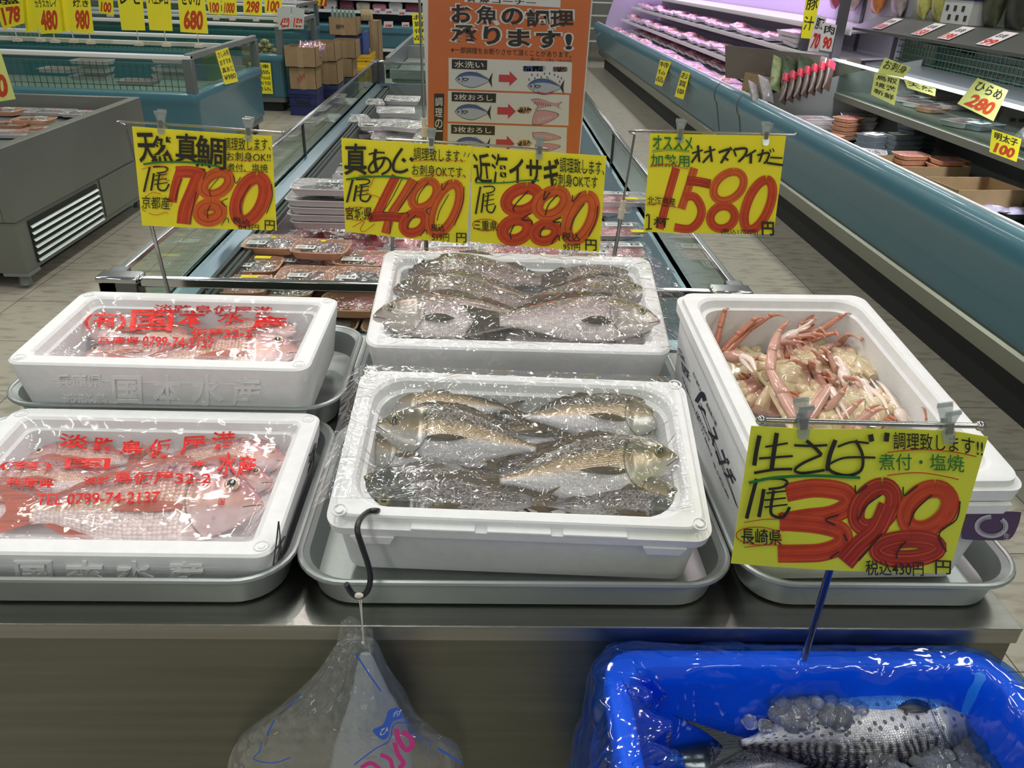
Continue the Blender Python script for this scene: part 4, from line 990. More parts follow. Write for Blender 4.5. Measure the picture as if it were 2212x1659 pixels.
stand('thick steel stand in front of the counter holding the 398 sign', ((1644, 908), (2117, 920)), (1883, 918), .660, corner=False, r=.0028, zfoot=.70)
def clip(px, Y, label, tilt=0, sc=.88):
    p = aty(px[0], px[1], Y)
    t = thing('sign_clip', label, 'clip', p, group=None)
    for s_, nm in ((1, 'jaw'), (-1, 'jaw')):
        mb = MB()
        y0 = -.006 if s_ > 0 else .006
        mb.M = Matrix.Rotation(tilt, 4, 'Y') @ Matrix.Scale(sc, 4)
        prof = [(-.0075, .024), (-.009, .020), (-.007, .010), (-.006, 0), (-.0075, -.010), (-.006, -.018), (-.003, -.020), (.003, -.020), (.006, -.018), (.0075, -.010), (.006, 0), (.007, .010), (.009, .020), (.0075, .024)]
        mb.grid(lambda u, v: (prof[int(round(u*6))][0]*(1-2*v), y0*(.25+1.3*abs(prof[int(round(u*6))][1]-.001)/.024) if True else 0, prof[int(round(u*6))][1]), 6, 1, th=(0, .0022*s_, 0))
        mb.box(-.009, y0*1.6-.001, .019, .009, y0*1.6+.001, .025)
        mb.build(nm, M_CLIP, t, smooth=False)
    mb = MB(); mb.M = Matrix.Rotation(tilt, 4, 'Y') @ Matrix.Scale(sc, 4); mb.box(-.004, -.0075, -.008, .004, -.0060, .006); mb.box(-.004, .0060, -.008, .004, .0075, .006); mb.build('spring', mat('clip_steel', (150, 150, 146), .35, .9), t, smooth=False)
    return t
clip((349, 266), 1.453, 'clear plastic clip at the left end of the wild snapper sign', .05)
clip((538, 282), 1.453, 'clear plastic clip at the right end of the wild snapper sign', .05)
clip((932, 305), 1.453, 'clear plastic clip holding the horse mackerel sign', .03)
clip((1165, 322), 1.453, 'clear plastic clip holding the isaki sign', .03)
clip((1469, 285), 1.453, 'clear plastic clip at the left end of the snow crab sign', -.02)
clip((1654, 291), 1.453, 'clear plastic clip at the right end of the snow crab sign', -.02)
clip((1733, 908), .657, 'large clear clip at the left end of the fresh mackerel sign', -.12, .85)
clip((2046, 918), .657, 'large clear clip at the right end of the fresh mackerel sign', -.18, .85)

# ------------------------------------------------------------------ poster
PY = 1.62
quad = [(912, -14), (1281, -8), (1247, 398), (928, 391)]
wq = [aty(*quad[0], PY), aty(*quad[1], PY), aty(*quad[2], PY), aty(*quad[3], PY)]
O = (wq[2]+wq[3])/2
root = thing('poster', 'orange poster offering fish preparation with pictures of filleting steps', 'poster', O)
PW = mat('poster_white', (214, 212, 212), .4); PO = mat('poster_orange', (205, 112, 66), .45); PK = mat('poster_black', (50, 44, 44), .5)
PBL = mat('poster_blue', (74, 96, 156), .5); PSIL = mat('poster_silver', (176, 182, 200), .5); PRED = mat('poster_red', (192, 66, 76), .5); PPK = mat('poster_pink', (206, 152, 158), .5); PBG = mat('poster_beige', (216, 176, 128), .5)
pl = Plate(quad, wq, 0.0); pl.sheet('board', PW, root, off=O, nu=8, nv=4, th=.002)
pl.crop(900, 0, 5.0273)
mo, mw_, mk, mk2, mbl, msl, mrd, mpk, mbg = [MB() for _ in range(9)]
pl.fill(mo, [(125, -60), (1900, -60), (1735, 1960), (125, 1930)], .0006)
def prect(mb, x0, y0, x1, y1, lift, sl=.035):
    pl.fill(mb, [(x0, y0), (x1, y0+sl*(x1-x0)), (x1-.03*(y1-y0), y1+sl*(x1-x0)), (x0, y1)], lift)
prect(mw_, 515, -60, 1560, 25, .0009, .06)
prect(mw_, 345, 645, 1685, 985, .0009); prect(mw_, 338, 1005, 1655, 1335, .0009); prect(mw_, 335, 1355, 1630, 1950, .0009)
pl.text(mk, '鮮魚コーナー', 545, -40, 1290, 22, .02, .06, lift=.0012)
for body, x0, y0, x1, y1, sl in (('お', 375, 50, 600, 255, .02), ('魚', 640, 65, 880, 270, .02), ('の', 915, 90, 1150, 275, .02), ('調', 1185, 105, 1430, 300, .03), ('理', 1445, 115, 1705, 325, .03), ('承', 370, 280, 655, 480, .02), ('り', 720, 295, 905, 500, .02), ('ま', 985, 325, 1230, 520, .02), ('す', 1290, 340, 1560, 540, .02), ('!', 1610, 380, 1685, 555, .0)):
    pl.text(mw_, body, x0-22, y0-16, x1+22, y1+16, .055, sl, lift=.0010); pl.text(mk, body, x0, y0, x1, y1, .022 if body in '魚調理承' else .035, sl, lift=.0014)
pl.text(mk, '※一部調理をお断りさせて頂くことがあります。', 370, 520, 1675, 590, .004, .045, lift=.0012); pl.text(mk, '(例:いわし・小あじ・スルメイカ)', 1230, 640, 1680, 685, .003, .045, lift=.0012)
for body, x0, y0, x1, y1 in (('水洗い', 380, 660, 762, 765), ('2枚おろし', 378, 1018, 858, 1118), ('3枚おろし', 372, 1368, 845, 1465)):
    prect(mk, x0, y0, x1, y1, .0012, .035); pl.text(mw_, body, x0+28, y0+18, x1-38, y1-14, .012, .035, lift=.0015)
prect(mk, 190, 1035, 298, 1950, .0012, .02)
for i, chh in enumerate('調理の一例'): pl.text(mw_, chh, 200, 1075+i*118, 280, 1170+i*118 if chh != '一' else 1090+i*118, .01, lift=.0015)
def pfish(x, y, L, belly=False):
    sl = .03
    def q(a, b): return (x+a*L, y+b*L+sl*a*L)
    top = [(0, 0), (.12, -.13), (.35, -.2), (.6, -.17), (.85, -.04), (.92, 0)]; bot = [(.92, .02), (.8, .08), (.5, .2), (.25, .17), (.08, .08)]
    sm = [(p.x, p.y) for p in smoothpath([(a, b, 0) for a, b in top+bot+[(0, 0)]], 5)][:-1]
    cx_, cy_ = .45, 0
    pl.fill(mk, [q(cx_+(a-cx_)*1.03, cy_+(b-cy_)*1.08) for a, b in sm], .0012); pl.fill(msl, [q(a, b) for a, b in sm], .0014)
    bk = [(p.x, p.y) for p in smoothpath([(a, b, 0) for a, b in top], 5)]
    pl.geo(mbl, [q(a, b) for a, b in bk]+[q(a, b*.55+.0) for a, b in bk], [(i, i+1, i+1+len(bk), i+len(bk)) for i in range(len(bk)-1)], .0016)
    pl.fill(mk, [q(.88, 0), q(1.0, -.22), q(.97, 0), q(.99, .2)], .0016); pl.line(mk, [q(.2, -.03), q(.35, -.02), q(.25, .04), q(.2, -.03)], .02*L, lift=.0018)
    pl.line(mk, [q(.17, -.09), q(.19, 0), (q(.17, .08))], .015*L, lift=.0018); pl.loop(mk, q(.06, -.03)[0], q(.06, -.03)[1], q(.12, .03)[0], q(.12, .03)[1], .02*L, 0, lift=.0018)
    for k in range(7): pl.line(mk, [q(.55+k*.05, -.19+k*.02), q(.58+k*.05, -.24+k*.03)], .014*L, lift=.0013)
    if belly: pl.line(mrd, [q(.25, .15), q(.5, .19), q(.7, .12)], .04*L, lift=.0018)
def parrow(x, y): pl.fill(mrd, [(x, y), (x+115, y+4), (x+117, y-38), (x+200, y+48), (x+112, y+128), (x+114, y+84), (x-2, y+80)], .0012)
pfish(420, 880, 400); parrow(888, 828); pfish(1200, 955, 400, True)
pfish(415, 1230, 390); parrow(872, 1180); pfish(410, 1580, 385); parrow(858, 1525)
pl.loop(mbl, 1125, 735, 1400, 795, 60, 0, lift=.0010); pl.text(mk, 'エラ・ウロコ取り', 1140, 735, 1395, 785, .003, .0, lift=.0014); pl.loop(mpk, 1450, 742, 1645, 800, 58, 0, lift=.0010); pl.text(mk, '内臓処理', 1475, 745, 1635, 795, .003, lift=.0014)
for (x, y) in ((1245, 830), (1308, 832), (1382, 818), (1440, 815), (1492, 830), (1530, 852), (1568, 868), (1215, 882), (1278, 868), (1348, 855), (1412, 858), (1548, 905)): pl.fill(mbl, [(x, y-18), (x+10, y+6), (x, y+16), (x-10, y+6)], .0012)
for (x, y) in ((1080, 1215), (1078, 1570)):
    pl.loop(mbg, x, y-38, x+170, y+38, 74, 0, lift=.0010); pl.text(mk, '皮あり', x+22, y-25, x+150, y+25, .003, lift=.0014)
def fillet(pts):
    sm = [(p.x, p.y) for p in smoothpath([(a, b, 0) for a, b in pts+[pts[0]]], 4)][:-1]
    c = np.mean(sm, 0); pl.fill(mk, [(c[0]+(a-c[0])*1.05, c[1]+(b-c[1])*1.07) for a, b in sm], .0011); pl.fill(mpk, sm, .0014)
fillet([(1240, 1105), (1330, 1095), (1480, 1140), (1565, 1125), (1530, 1170), (1560, 1200), (1480, 1165), (1380, 1180), (1290, 1210), (1310, 1165)])
fillet([(1290, 1225), (1400, 1220), (1535, 1265), (1400, 1350), (1265, 1365), (1262, 1290)]); fillet([(1255, 1455), (1400, 1455), (1560, 1510), (1400, 1540), (1280, 1525)]); fillet([(1290, 1580), (1430, 1570), (1555, 1600), (1430, 1650), (1300, 1640)])
for k in range(8): pl.line(mk, [(1280+k*24, 1115+k*5), (1275+k*24, 1150+k*4)], 5, lift=.0017)
for k in range(6): pl.line(mw_, [(1310+k*26, 1300-k*4), (1330+k*26, 1340-k*9)], 9, lift=.0017); pl.line(mw_, [(1300+k*30, 1475+k*3), (1310+k*30, 1500+k*3)], 8, lift=.0017)
for m_, n_, mt_ in ((mo, 'orange_ground', PO), (mw_, 'white_print', PW), (mk, 'black_print', PK), (mbl, 'blue_print', PBL), (msl, 'silver_print', PSIL), (mrd, 'red_arrows', PRED), (mpk, 'pink_print', PPK), (mbg, 'beige_print', PBG)):
    m_.build(n_, mt_, root, off=O, smooth=False)
mb = MB(); pl2 = Plate(quad, wq, 0.0); pl2.crop(0, 0, 1); mb.grid(lambda u, v: pl2.P(-.015+1.03*u, .0+1.01*v, .004), 6, 4); mb.build('clear_sleeve', glass_mat('sleeve', (248, 248, 248), gloss=.0, haze=.0, rough=.05), root, off=O)
# poster stand pole at its left
a, b = aty(905, -30, PY+.01), aty(916, 262, PY+.01)
t = thing('sign_stand', 'steel pole with ivory joint standing along the left edge of the orange poster', 'sign stand', (b.x, b.y, 0)); O = t.location.copy()
mb = MB(); mb.cyl(Vector((b.x, b.y, 0)), Vector((b.x, b.y, .02)), .055, 20); mb.build('base', M_ROD, t, off=O)
mb = MB(); mb.cyl(a, b, .0026, 10); mb.build('upper_pole', M_ROD, t, off=O)
mb = MB(); mb.cyl(b, Vector((b.x, b.y, .02)), .0045, 10); mb.build('lower_pole', M_ROD, t, off=O)
mb = MB(); mb.cyl(b+Vector((0, 0, .006)), b-Vector((0, 0, .012)), .005, 12); mb.cyl(b-Vector((0, 0, .012)), b-Vector((0, 0, .03)), .0065, 12); mb.build('joint', M_JOINT, t, off=O)

# ------------------------------------------------------------------ small signs in the background
def mini(quad, Y, label, kind='y', digits='498', top='', cat='price sign', group=None, dcol=None, txt='', curl=.002, pole=None, X=None):
    wq = [aty(q[0], q[1], Y) for q in quad] if X is None else [Vector((0, 0, CH))+ray(q[0], q[1])*(X/ray(q[0], q[1]).x) for q in quad]; O = (wq[2]+wq[3])/2
    root = thing('price_sign', label, cat, O, group=group); pl = Plate(quad, wq, curl)
    pl.sheet('card', {'y': M_PAPER, 'l': mat('pale_lime_card', (218, 222, 130), .6), 'w': mat('white_card', (222, 214, 220), .6), 'r': mat('red_card', (196, 52, 36), .6), 'g': mat('grey_white_card', (184, 190, 186), .6)}[kind], root, off=O, nu=6, nv=3)
    pl.Hm = homography(quad, [(0, 0), (1, 0), (1, 1), (0, 1)])
    if pole is None: pole = .86 if (Y in (6.9, 6.95) and quad[0][0] < 600) else (.90 if Y in (9.5, 9.6, 9.2) else (.95 if Y == 13.2 else 0))
    if pole:
        mb = MB(); cx_ = (wq[0].x+wq[1].x)/2; mb.cyl((cx_, Y+.012, pole), (cx_, Y+.012, wq[0].z), .004, 8); mb.box(cx_-.03, Y-.01, pole-.002, cx_+.03, Y+.035, pole+.02); mb.build('pole', M_JOINT, root, off=O)
    # work in unit coordinates of the card
    pl.Hm = np.eye(3); pl.o = (0, 0, 1)
    A, K = MB(), MB()
    if digits: pl.text(A, digits, .16, .48, .86, .93, .045, 0, .18, lift=.001)
    if top:
        rows = top.split('/')
        for i, r in enumerate(rows): pl.text(K, r, .10, .06+.40*i/len(rows), .90, .06+.40*(i+.8)/len(rows), .02, 0, lift=.001)
    if txt:
        rows = txt.split('/')
        for i, r in enumerate(rows): pl.text(K, r, .08, .05+.9*i/len(rows), .92, .05+.9*(i+.7)/len(rows), .01, 0, lift=.001)
    if digits: A.build('price_digits', dcol or OR1, root, off=O, smooth=False)
    if top or txt: K.build('lettering', INK, root, off=O, smooth=False)
    return root
# signs on the chest cases (left)
mini([(-30, -26), (47, -26), (53, 50), (8, 64)], 6.9, 'yellow sign reading 178 at the top left corner', digits='178', top='おくさん/塩')
mini([(42, -26), (78, -26), (86, 64), (57, 71)], 6.95, 'yellow sign seen from its back beside the 178 sign', digits='', txt='')
mini([(60, -26), (124, -26), (135, 70), (88, 74)], 6.9, 'yellow sign reading 480 for a plaice under the 178 sign row', digits='480', top='煮つけや唐揚/カラスカレイ')
mini([(118, -26), (150, -26), (160, 66), (132, 68)], 6.95, 'plain yellow sign back between the 480 and 980 signs', digits='')
mini([(150, -26), (192, -26), (203, 72), (158, 70)], 6.9, 'yellow sign reading 980 left of the white rails', digits='980', top='さばの文化干/焼き')
mini([(211, -20), (243, -20), (246, 33), (214, 27)], 9.5, 'small yellow sign reading 100 behind the chest case', digits='100', top='ます')
mini([(250, -26), (306, -26), (314, 66), (263, 65)], 6.9, 'yellow sign back with show-through strokes, left of the pair in the middle', digits='', top='レモ')
mini([(312, -26), (366, -26), (373, 67), (323, 65)], 6.9, 'yellow sign reading anniversary day in black, right of the show-through sign', digits='', top='パ土釜日')
mini([(382, -26), (440, -26), (450, 73), (390, 69)], 6.9, 'yellow sign reading 680 above the chest case end', digits='680', top='せいか')
mini([(441, -20), (476, -20), (478, 32), (452, 30)], 9.6, 'yellow sign reading 100 in the second row, left', digits='100')
mini([(478, -20), (510, -20), (512, 33), (480, 31)], 9.6, 'yellow sign reading 1000 in the second row, middle', digits='1000', top='やわらか')
mini([(524, -26), (566, -26), (566, 34), (526, 30)], 9.6, 'yellow sign reading 298 in the second row', digits='298')
mini([(570, -26), (610, -26), (608, 33), (572, 27)], 9.6, 'yellow sign reading 100 right of the 298 sign', digits='100', top='あじ')
mini([(610, 0), (640, 0), (642, 15), (610, 15)], 13.2, 'white handwritten card at the top behind the cardboard boxes', 'w', digits='', txt='大特価')
mini([(668, -14), (706, -14), (706, 14), (670, 14)], 14.6, 'red sign with yellow digits 121 at the top', 'r', digits='121', dcol=M_PAPER)
mini([(598, 18), (628, 14), (630, 62), (602, 64)], 9.2, 'clear hanging card with red digits, left of the pair over the cardboard boxes', 'g', digits='450', dcol=M_RED)
mini([(630, 14), (658, 20), (656, 63), (630, 62)], 9.2, 'clear hanging card with red digits, right of the pair over the cardboard boxes', 'g', digits='150', dcol=M_RED)
mini([(465, 111), (492, 102), (515, 176), (486, 183)], 6.6, X=-2.148, label= 'yellow slip taped to the right end of the near chest case', txt='さしみ用/おすすめ/真あじ/¥980', digits='')
mini([(536, 134), (584, 136), (590, 203), (553, 202)], 9.23, 'yellow poster with black lettering on the end of the second chest case', txt='冷凍/食品/Sea Food/OPEN 9:00/税込', digits='')
mini([(890, 29), (918, 28), (920, 95), (894, 94)], 7.5, 'tall yellow-orange slip left of the orange poster', txt='お/買/得/品', digits='')
mini([(-30, 102), (0, 107), (34, 214), (-30, 224)], 4.2, 'lime sign with digits 10 cut off by the left frame edge', 'l', digits='10', top='')
for k, (x0, x1, y0, y1) in enumerate(((784, 800, 21, 32), (808, 822, 18, 28), (832, 848, 19, 29), (860, 876, 20, 33), (796, 806, 46, 58), (829, 849, 46, 60), (868, 884, 48, 58))):
    mini([(x0, y0), (x1, y0), (x1, y1), (x0, y1)], 15.8 if k < 4 else 14.9, 'white price card on %s of the far refrigerated case, %s from left' % (('shelf edge', ORD[k]) if k < 4 else ('blue front', ORD[k-4])), 'w', digits='%d' % (98+k*100), dcol=M_RED, group=None)
# signs of the right cases
mini([(1426, 129), (1450, 134), (1430, 187), (1414, 181)], 7.3, X=1.850, label= 'yellow slip hanging on the meat case edge, the farther one', txt='特/価/品', digits='')
mini([(1473, 152), (1491, 157), (1476, 215), (1457, 208)], 6.9, X=1.850, label= 'yellow slip hanging on the meat case edge, the nearer one', txt='お/買/得', digits='')
mini([(1742, -14), (1775, -14), (1752, 84), (1730, 82)], 5.6, 'long yellow banner slip between the meat case and the tag shelf', txt='豚/汁', digits='')
mini([(1764, 32), (1786, 38), (1768, 112), (1744, 110)], 5.2, 'white slip with red digits beside the yellow banner, left one', 'w', digits='70', top='豚', dcol=M_RED)
mini([(1780, 48), (1808, 54), (1796, 112), (1770, 108)], 5.1, 'white slip with red digits beside the yellow banner, right one', 'w', digits='90', top='肉', dcol=M_RED)
mini([(1912, 124), (1968, 146), (1952, 168), (1895, 158)], 4.2, 'lime sign folded over the glass rail, upper flap', 'l', txt='お刺身', digits='')
mini([(1890, 158), (1944, 168), (1932, 228), (1881, 204)], 4.18, 'lime sign with black writing hanging over the glass of the right case', 'l', txt='鳥取/境港/新鮮', digits='')
mini([(1952, 170), (2022, 192), (2020, 208), (1960, 190)], 4.3, 'lime strip lying behind the glass rail of the right case', 'l', txt='天然', digits='')
mini([(2112, 168), (2178, 195), (2146, 262), (2068, 224)], 3.75, 'large lime sign with red 280 digits at the glass rail of the right case', 'l', digits='280', top='ひらめ')
mini([(2143, 279), (2207, 300), (2196, 350), (2137, 328)], 3.3, 'yellow sign with red 100 digits at the right frame edge', digits='100', top='明太子')
# tags on the dark tag shelf (right case): real cards lying on the slanted strip
def tag_card(y, w, label, dig, tint):
    t = thing('shelf_tag', label, 'shelf tag', (2.68, y, 1.262))
    M_ = Matrix.Translation((0, 0, .004)) @ Matrix.Rotation(-.455, 4, 'Y')
    mb = MB(); mb.box(-.075, -w/2, 0, .075, w/2, .002, M=M_); mb.build('card', tint, t, smooth=False)
    vs, fs, a = text_geo(dig, .04); mb = MB(); mb.add([(-.07+.06*v, w/2-.01-(w-.02)*u, .0026) for u, v in vs], fs, M=M_); mb.build('price_digits', M_RED, t, smooth=False)
    vs, fs, a = text_geo('お肉', .02); mb = MB(); mb.add([(.01+.04*v, w/2-.02-(w-.05)*u, .0026) for u, v in vs], fs, M=M_); mb.build('lettering', INK, t, smooth=False)
TW = mat('tag_white', (226, 214, 220), .5)
for k, (py_, dg_) in enumerate(((1795, '98'), (1822, '68'), (1860, '100'), (1922, '158'), (1968, ''), (1975, '198'), (2025, '99'), (2096, '150'), (2188, '400'))):
    yv = {1795: 6.35, 1822: 6.05, 1860: 5.7, 1922: 5.15, 1968: 5.0, 1975: 4.83, 2025: 4.42, 2096: 3.92, 2188: 3.42}[py_]
    if dg_ and yv < 6.04: tag_card(yv, .13, 'white shelf tag with red digits on the dark tag shelf, %s from the far end' % ORD[k-2], dg_, TW)
# ------------------------------------------------------------------ riser, aluminium trays, foam boxes
mb = MB(); mb.box(-.765, 1.092, .80, .352, 1.47, .829)
tag(mb.build('counter_riser', M_STEEL, bevel=.002), 'low stainless riser lifting the rear row of trays on the fish counter', 'riser')
def alu_tray(cx, cy, w, d, z, label, h=.053):
    mb = MB(); x, y = w/2, d/2
    mb.rr([(x-.026, y-.026, .05, 0), (x-.018, y-.018, .056, .004), (x-.010, y-.010, .06, h-.006), (x-.004, y-.004, .064, h-.001),
           (x-.0045, y-.0045, .064, h), (x-.0125, y-.0125, .06, h-.006), (x-.020, y-.020, .055, .007), (x-.030, y-.030, .05, .003)], n=8)
    ring = [(px, py, h-.003) for px, py in rrect(x-.003, y-.003, .064, 8)]
    mb.tube(ring, .0042, 8, closed=True, up=Vector((0, 0, 1)))
    o = mb.build('aluminium_tray', M_ALU); o.location = (cx, cy, z); return tag(o, label, 'tray')
alu_tray(-.498, .905, .545, .385, .80, 'aluminium tray under the front left box of red snapper')
alu_tray(.048, .905, .545, .385, .80, 'aluminium tray under the horse mackerel box at the front middle')
alu_tray(.507, .985, .365, .54, .80, 'aluminium tray under the tall crab box at the right')
alu_tray(-.490, 1.235, .535, .325, .829, 'aluminium tray under the rear left box of red snapper')
alu_tray(.065, 1.30, .565, .345, .829, 'aluminium tray under the rear middle box of isaki')

def box_matrix(x, y, z, rot, tilt, w, d, h):
    r, t_ = math.radians(rot), math.radians(tilt)
    R = Matrix.Rotation(r, 4, 'Z') @ Matrix.Rotation(t_, 4, 'X')
    return Matrix.Translation((x, y, z)) @ R @ Matrix.Translation((w/2, d/2, -h))
CAMP = Vector((0, 0, CH))
def hit(M, px, py, axis, val):
    Mi = M.inverted(); o = Mi @ CAMP; d = Mi.to_3x3() @ ray(px, py)
    return o+d*((val-o[axis])/d[axis])
def foam_box(M, w, d, h, label, taper=.012, wall=.028, lip=None, discs=True, floor=.02, ridge=True, chamf=.03):
    t = thing('foam_box', label, 'foam box', mw=M); x, y = w/2, d/2; mb = MB()
    tp = taper
    lv = [(x-tp, y-tp, .022, 0), (x-.003, y-.003, .022, h-.028)]
    if lip == 'step': lv = [(x-tp, y-tp, .022, 0), (x-.008, y-.008, .022, h-.030), (x+.000, y+.000, .022, h-.026), (x+.001, y+.001, .022, h-.012), (x-.008, y-.008, .022, h-.010), (x-.009, y-.009, .024, h-.002), (x-.011, y-.011, .024, h)]
    elif lip == 'deep': lv = [(x-tp, y-tp, .022, 0), (x-.006, y-.006, .022, h-.030), (x, y, .022, h-.027), (x+.001, y+.001, .022, h-.010), (x-.005, y-.005, .022, h-.009), (x-.006, y-.006, .022, h-.001), (x-.008, y-.008, .022, h)]
    else: lv += [(x-.002, y-.002, .022, h-.026), (x, y, .022, h-.003), (x-.003, y-.003, .022, h)]
    lv += [(x-wall+.004, y-wall+.004, chamf, h), (x-wall, y-wall, chamf, h-.003), (x-wall-.004, y-wall-.004, chamf, h-.014), (x-wall-.009, y-wall-.009, chamf, h-.016), (x-wall-.014, y-wall-.014, chamf, floor+.008), (x-wall-.025, y-wall-.025, chamf, floor)]
    mb.rr(lv, n=6); mb.build('box_body', M_FOAM, t, angle=28)
    if discs:
        for sx in (-1, 1):
            for sy in (-1, 1):
                mb = MB(); c = (sx*(x-wall*.62), sy*(y-wall*.62))
                ring = [(c[0]+.0085*math.cos(a), c[1]+.0085*math.sin(a), h+.0002) for a in [2*PI*k/20 for k in range(20)]]
                mb.tube(ring, .0012, 6, closed=True, up=Vector((0, 0, 1))); mb.cyl((c[0], c[1], h-.001), (c[0], c[1], h+.0012), .0045, 14)
                mb.build('corner_stud', M_FOAM, t)
    return t
BX = {}
def mkbox(key, x, y, z, rot, tilt, w, d, h, label, **k):
    M = box_matrix(x, y, z, rot, tilt, w, d, h); BX[key] = (M, w, d, h)
    return foam_box(M, w, d, h, label, **k)
bL1 = mkbox('L1', -.703, .735, .8745, -.3, 3.1, .459, .312, .070, 'white foam box of red snapper under printed film, front left', chamf=.012)
bL2 = mkbox('L2', -.717, 1.069, .955, -.8, 2.6, .455, .266, .10, 'white foam box of red snapper, rear left, half behind the front snapper box', chamf=.012)
bM1 = mkbox('M1', -.182, .740, .923, -2.6, 15.6, .460, .272, .112, 'white foam box of horse mackerel with a black hook on its rim, front middle', lip='step', wall=.026, chamf=.045)
bM2 = mkbox('M2', -.185, 1.120, .970, -.9, 14.4, .488, .279, .115, 'white foam box of isaki under crumpled film, rear middle', wall=.025, chamf=.02, discs=False)
bCR = mkbox('CR', .333, .735, .985, 1.7, 6.8, .319, .474, .178, 'tall white foam box holding snow crabs at the right', lip='deep', wall=.026, chamf=.035, taper=.016, discs=False)
# small lugs on lip of the horse mackerel box
M, w, d, h = BX['M1']
for xx in (-w/2+.055, w/2-.055):
    mb = MB(); mb.poly([(xx-.026, h-.027), (xx+.026, h-.027), (xx+.020, h-.040), (xx-.020, h-.040)], 0, .010, M=Matrix(((1, 0, 0, 0), (0, 0, 1, -d/2-.002), (0, 1, 0, 0), (0, 0, 0, 1)))); mb.build('lip_lug', M_FOAM, bM1)
for xx in (-.09, .0, .09):
    mb = MB(); mb.box(xx-.038, -d/2-.0015, h-.0125, xx+.038, -d/2+.01, h-.008); mb.build('lip_ridge', M_FOAM, bM1, bevel=.001)
M, w, d, h = BX['CR']
mb = MB(); mb.poly([(w/2-.095, h-.030), (w/2-.012, h-.030), (w/2-.018, h-.046), (w/2-.087, h-.046)], 0, .008, M=Matrix(((1, 0, 0, 0), (0, 0, 1, -d/2-.004), (0, 1, 0, 0), (0, 0, 0, 1)))); mb.build('lip_lug', M_FOAM, bCR, bevel=.002)

# --- relief lettering on the snapper boxes
TAPER = {'L1': .012, 'L2': .012, 'M1': .012, 'M2': .012, 'CR': .016}
def onface(key, p, axis, sgn):
    """move a point onto the slightly tapering outer side of the box"""
    M, w, d, h = BX[key]; half = (w if axis == 0 else d)/2; tp = TAPER[key]; e = .006 if key == 'CR' else .003
    p[axis] = sgn*(half if p.z > h-.0265 else half-tp+(tp-e)*min(max(p.z, 0)/(h-.028), 1.)); return p
def face_text(key, root, body, px0, py0, px1, py1, axis, val, mt, name, depth, bold=.01, slope=0., nrm=None, flipx=False, rowdir=None):
    """place lettering on a flat side of a box; the px rectangle says where on that side"""
    M, w, d, h = BX[key]
    a, b, c = hit(M, px0, py0, axis, val), hit(M, px1, py0+slope*(px1-px0), axis, val), hit(M, px0, py1, axis, val)
    vs, fs, asp = text_geo(body, bold)
    mb = MB(); n = Vector([0, 0, 0]); n[axis] = -1 if val < 0 else 1
    P = [onface(key, a+(b-a)*u+(c-a)*(1-v), axis, n[axis]) for u, v in vs]
    k = len(P)
    edges = {}
    for f in fs:
        for i in range(len(f)):
            e = (f[i], f[(i+1) % len(f)]); edges[e] = 1
    side = [(i, j, j+k, i+k) for (i, j) in edges if (j, i) not in edges]
    mb.add([p+n*depth for p in P]+[p-n*.0015 for p in P], list(fs)+side)
    return mb.build(name, mt, root, smooth=False)
h1 = BX['L1'][2]/2; h2 = BX['L2'][2]/2
for key, root, items in (('L2', bL2, (('兵庫県', 120, 808, 222, 840), ('淡路島', 130, 856, 228, 882), ('国', 240, 811, 305, 880), ('本', 328, 811, 392, 882), ('水', 412, 811, 480, 882), ('産', 498, 814, 564, 882))),
                         ('L1', bL1, (('国', 30, 1211, 112, 1262), ('本', 140, 1211, 225, 1262), ('水', 250, 1212, 330, 1263), ('産', 360, 1213, 440, 1263)))):
    mb_all = None
    val = -BX[key][2]/2+.004
    for b_, x0, y0, x1, y1 in items: face_text(key, root, b_, x0, y0, x1, y1, 1, val-.004, M_FOAM, 'relief_lettering', .0014, .015)
    mb = MB(); ww = BX[key][1]; dd = BX[key][2]; hh = BX[key][3]; mb.box(-ww*.36, -dd/2+.0015, hh*.70, ww*.36, -dd/2+.008, hh*.712); mb.build('relief_line', M_FOAM, root)
def face_strokes(key, root, lst, axis, val, mt, name, off=.0006):
    M, w, d, h = BX[key]; mb = MB(); n = Vector([0, 0, 0]); n[axis] = -1 if val < 0 else 1
    for pts, wd in lst:
        vs, fs = ribbon2d(pts, wd, 5); mb.add([onface(key, hit(M, x, y, axis, val), axis, n[axis])+n*off for x, y in vs], fs)
    return mb.build(name, mt, root, smooth=False)
w1 = BX['L1'][1]/2
face_strokes('L1', bL1, [([(683, 957), (676, 980), (668, 1000)], 3), ([(668, 985), (682, 975), (672, 1010), (666, 1012)], 3), ([(690, 968), (684, 990), (672, 1022)], 3), ([(688, 985), (692, 1000)], 3)], 0, w1+.0006, INK, 'marker_mark')
face_strokes('L1', bL1, [([(602, 1126), (596, 1180), (590, 1222)], 3.5), ([(602, 1126), (607, 1180), (610, 1215)], 3), ([(592, 1190), (606, 1175), (616, 1158)], 3), ([(606, 1180), (600, 1210)], 3)], 0, w1+.0006, INK, 'marker_mark')
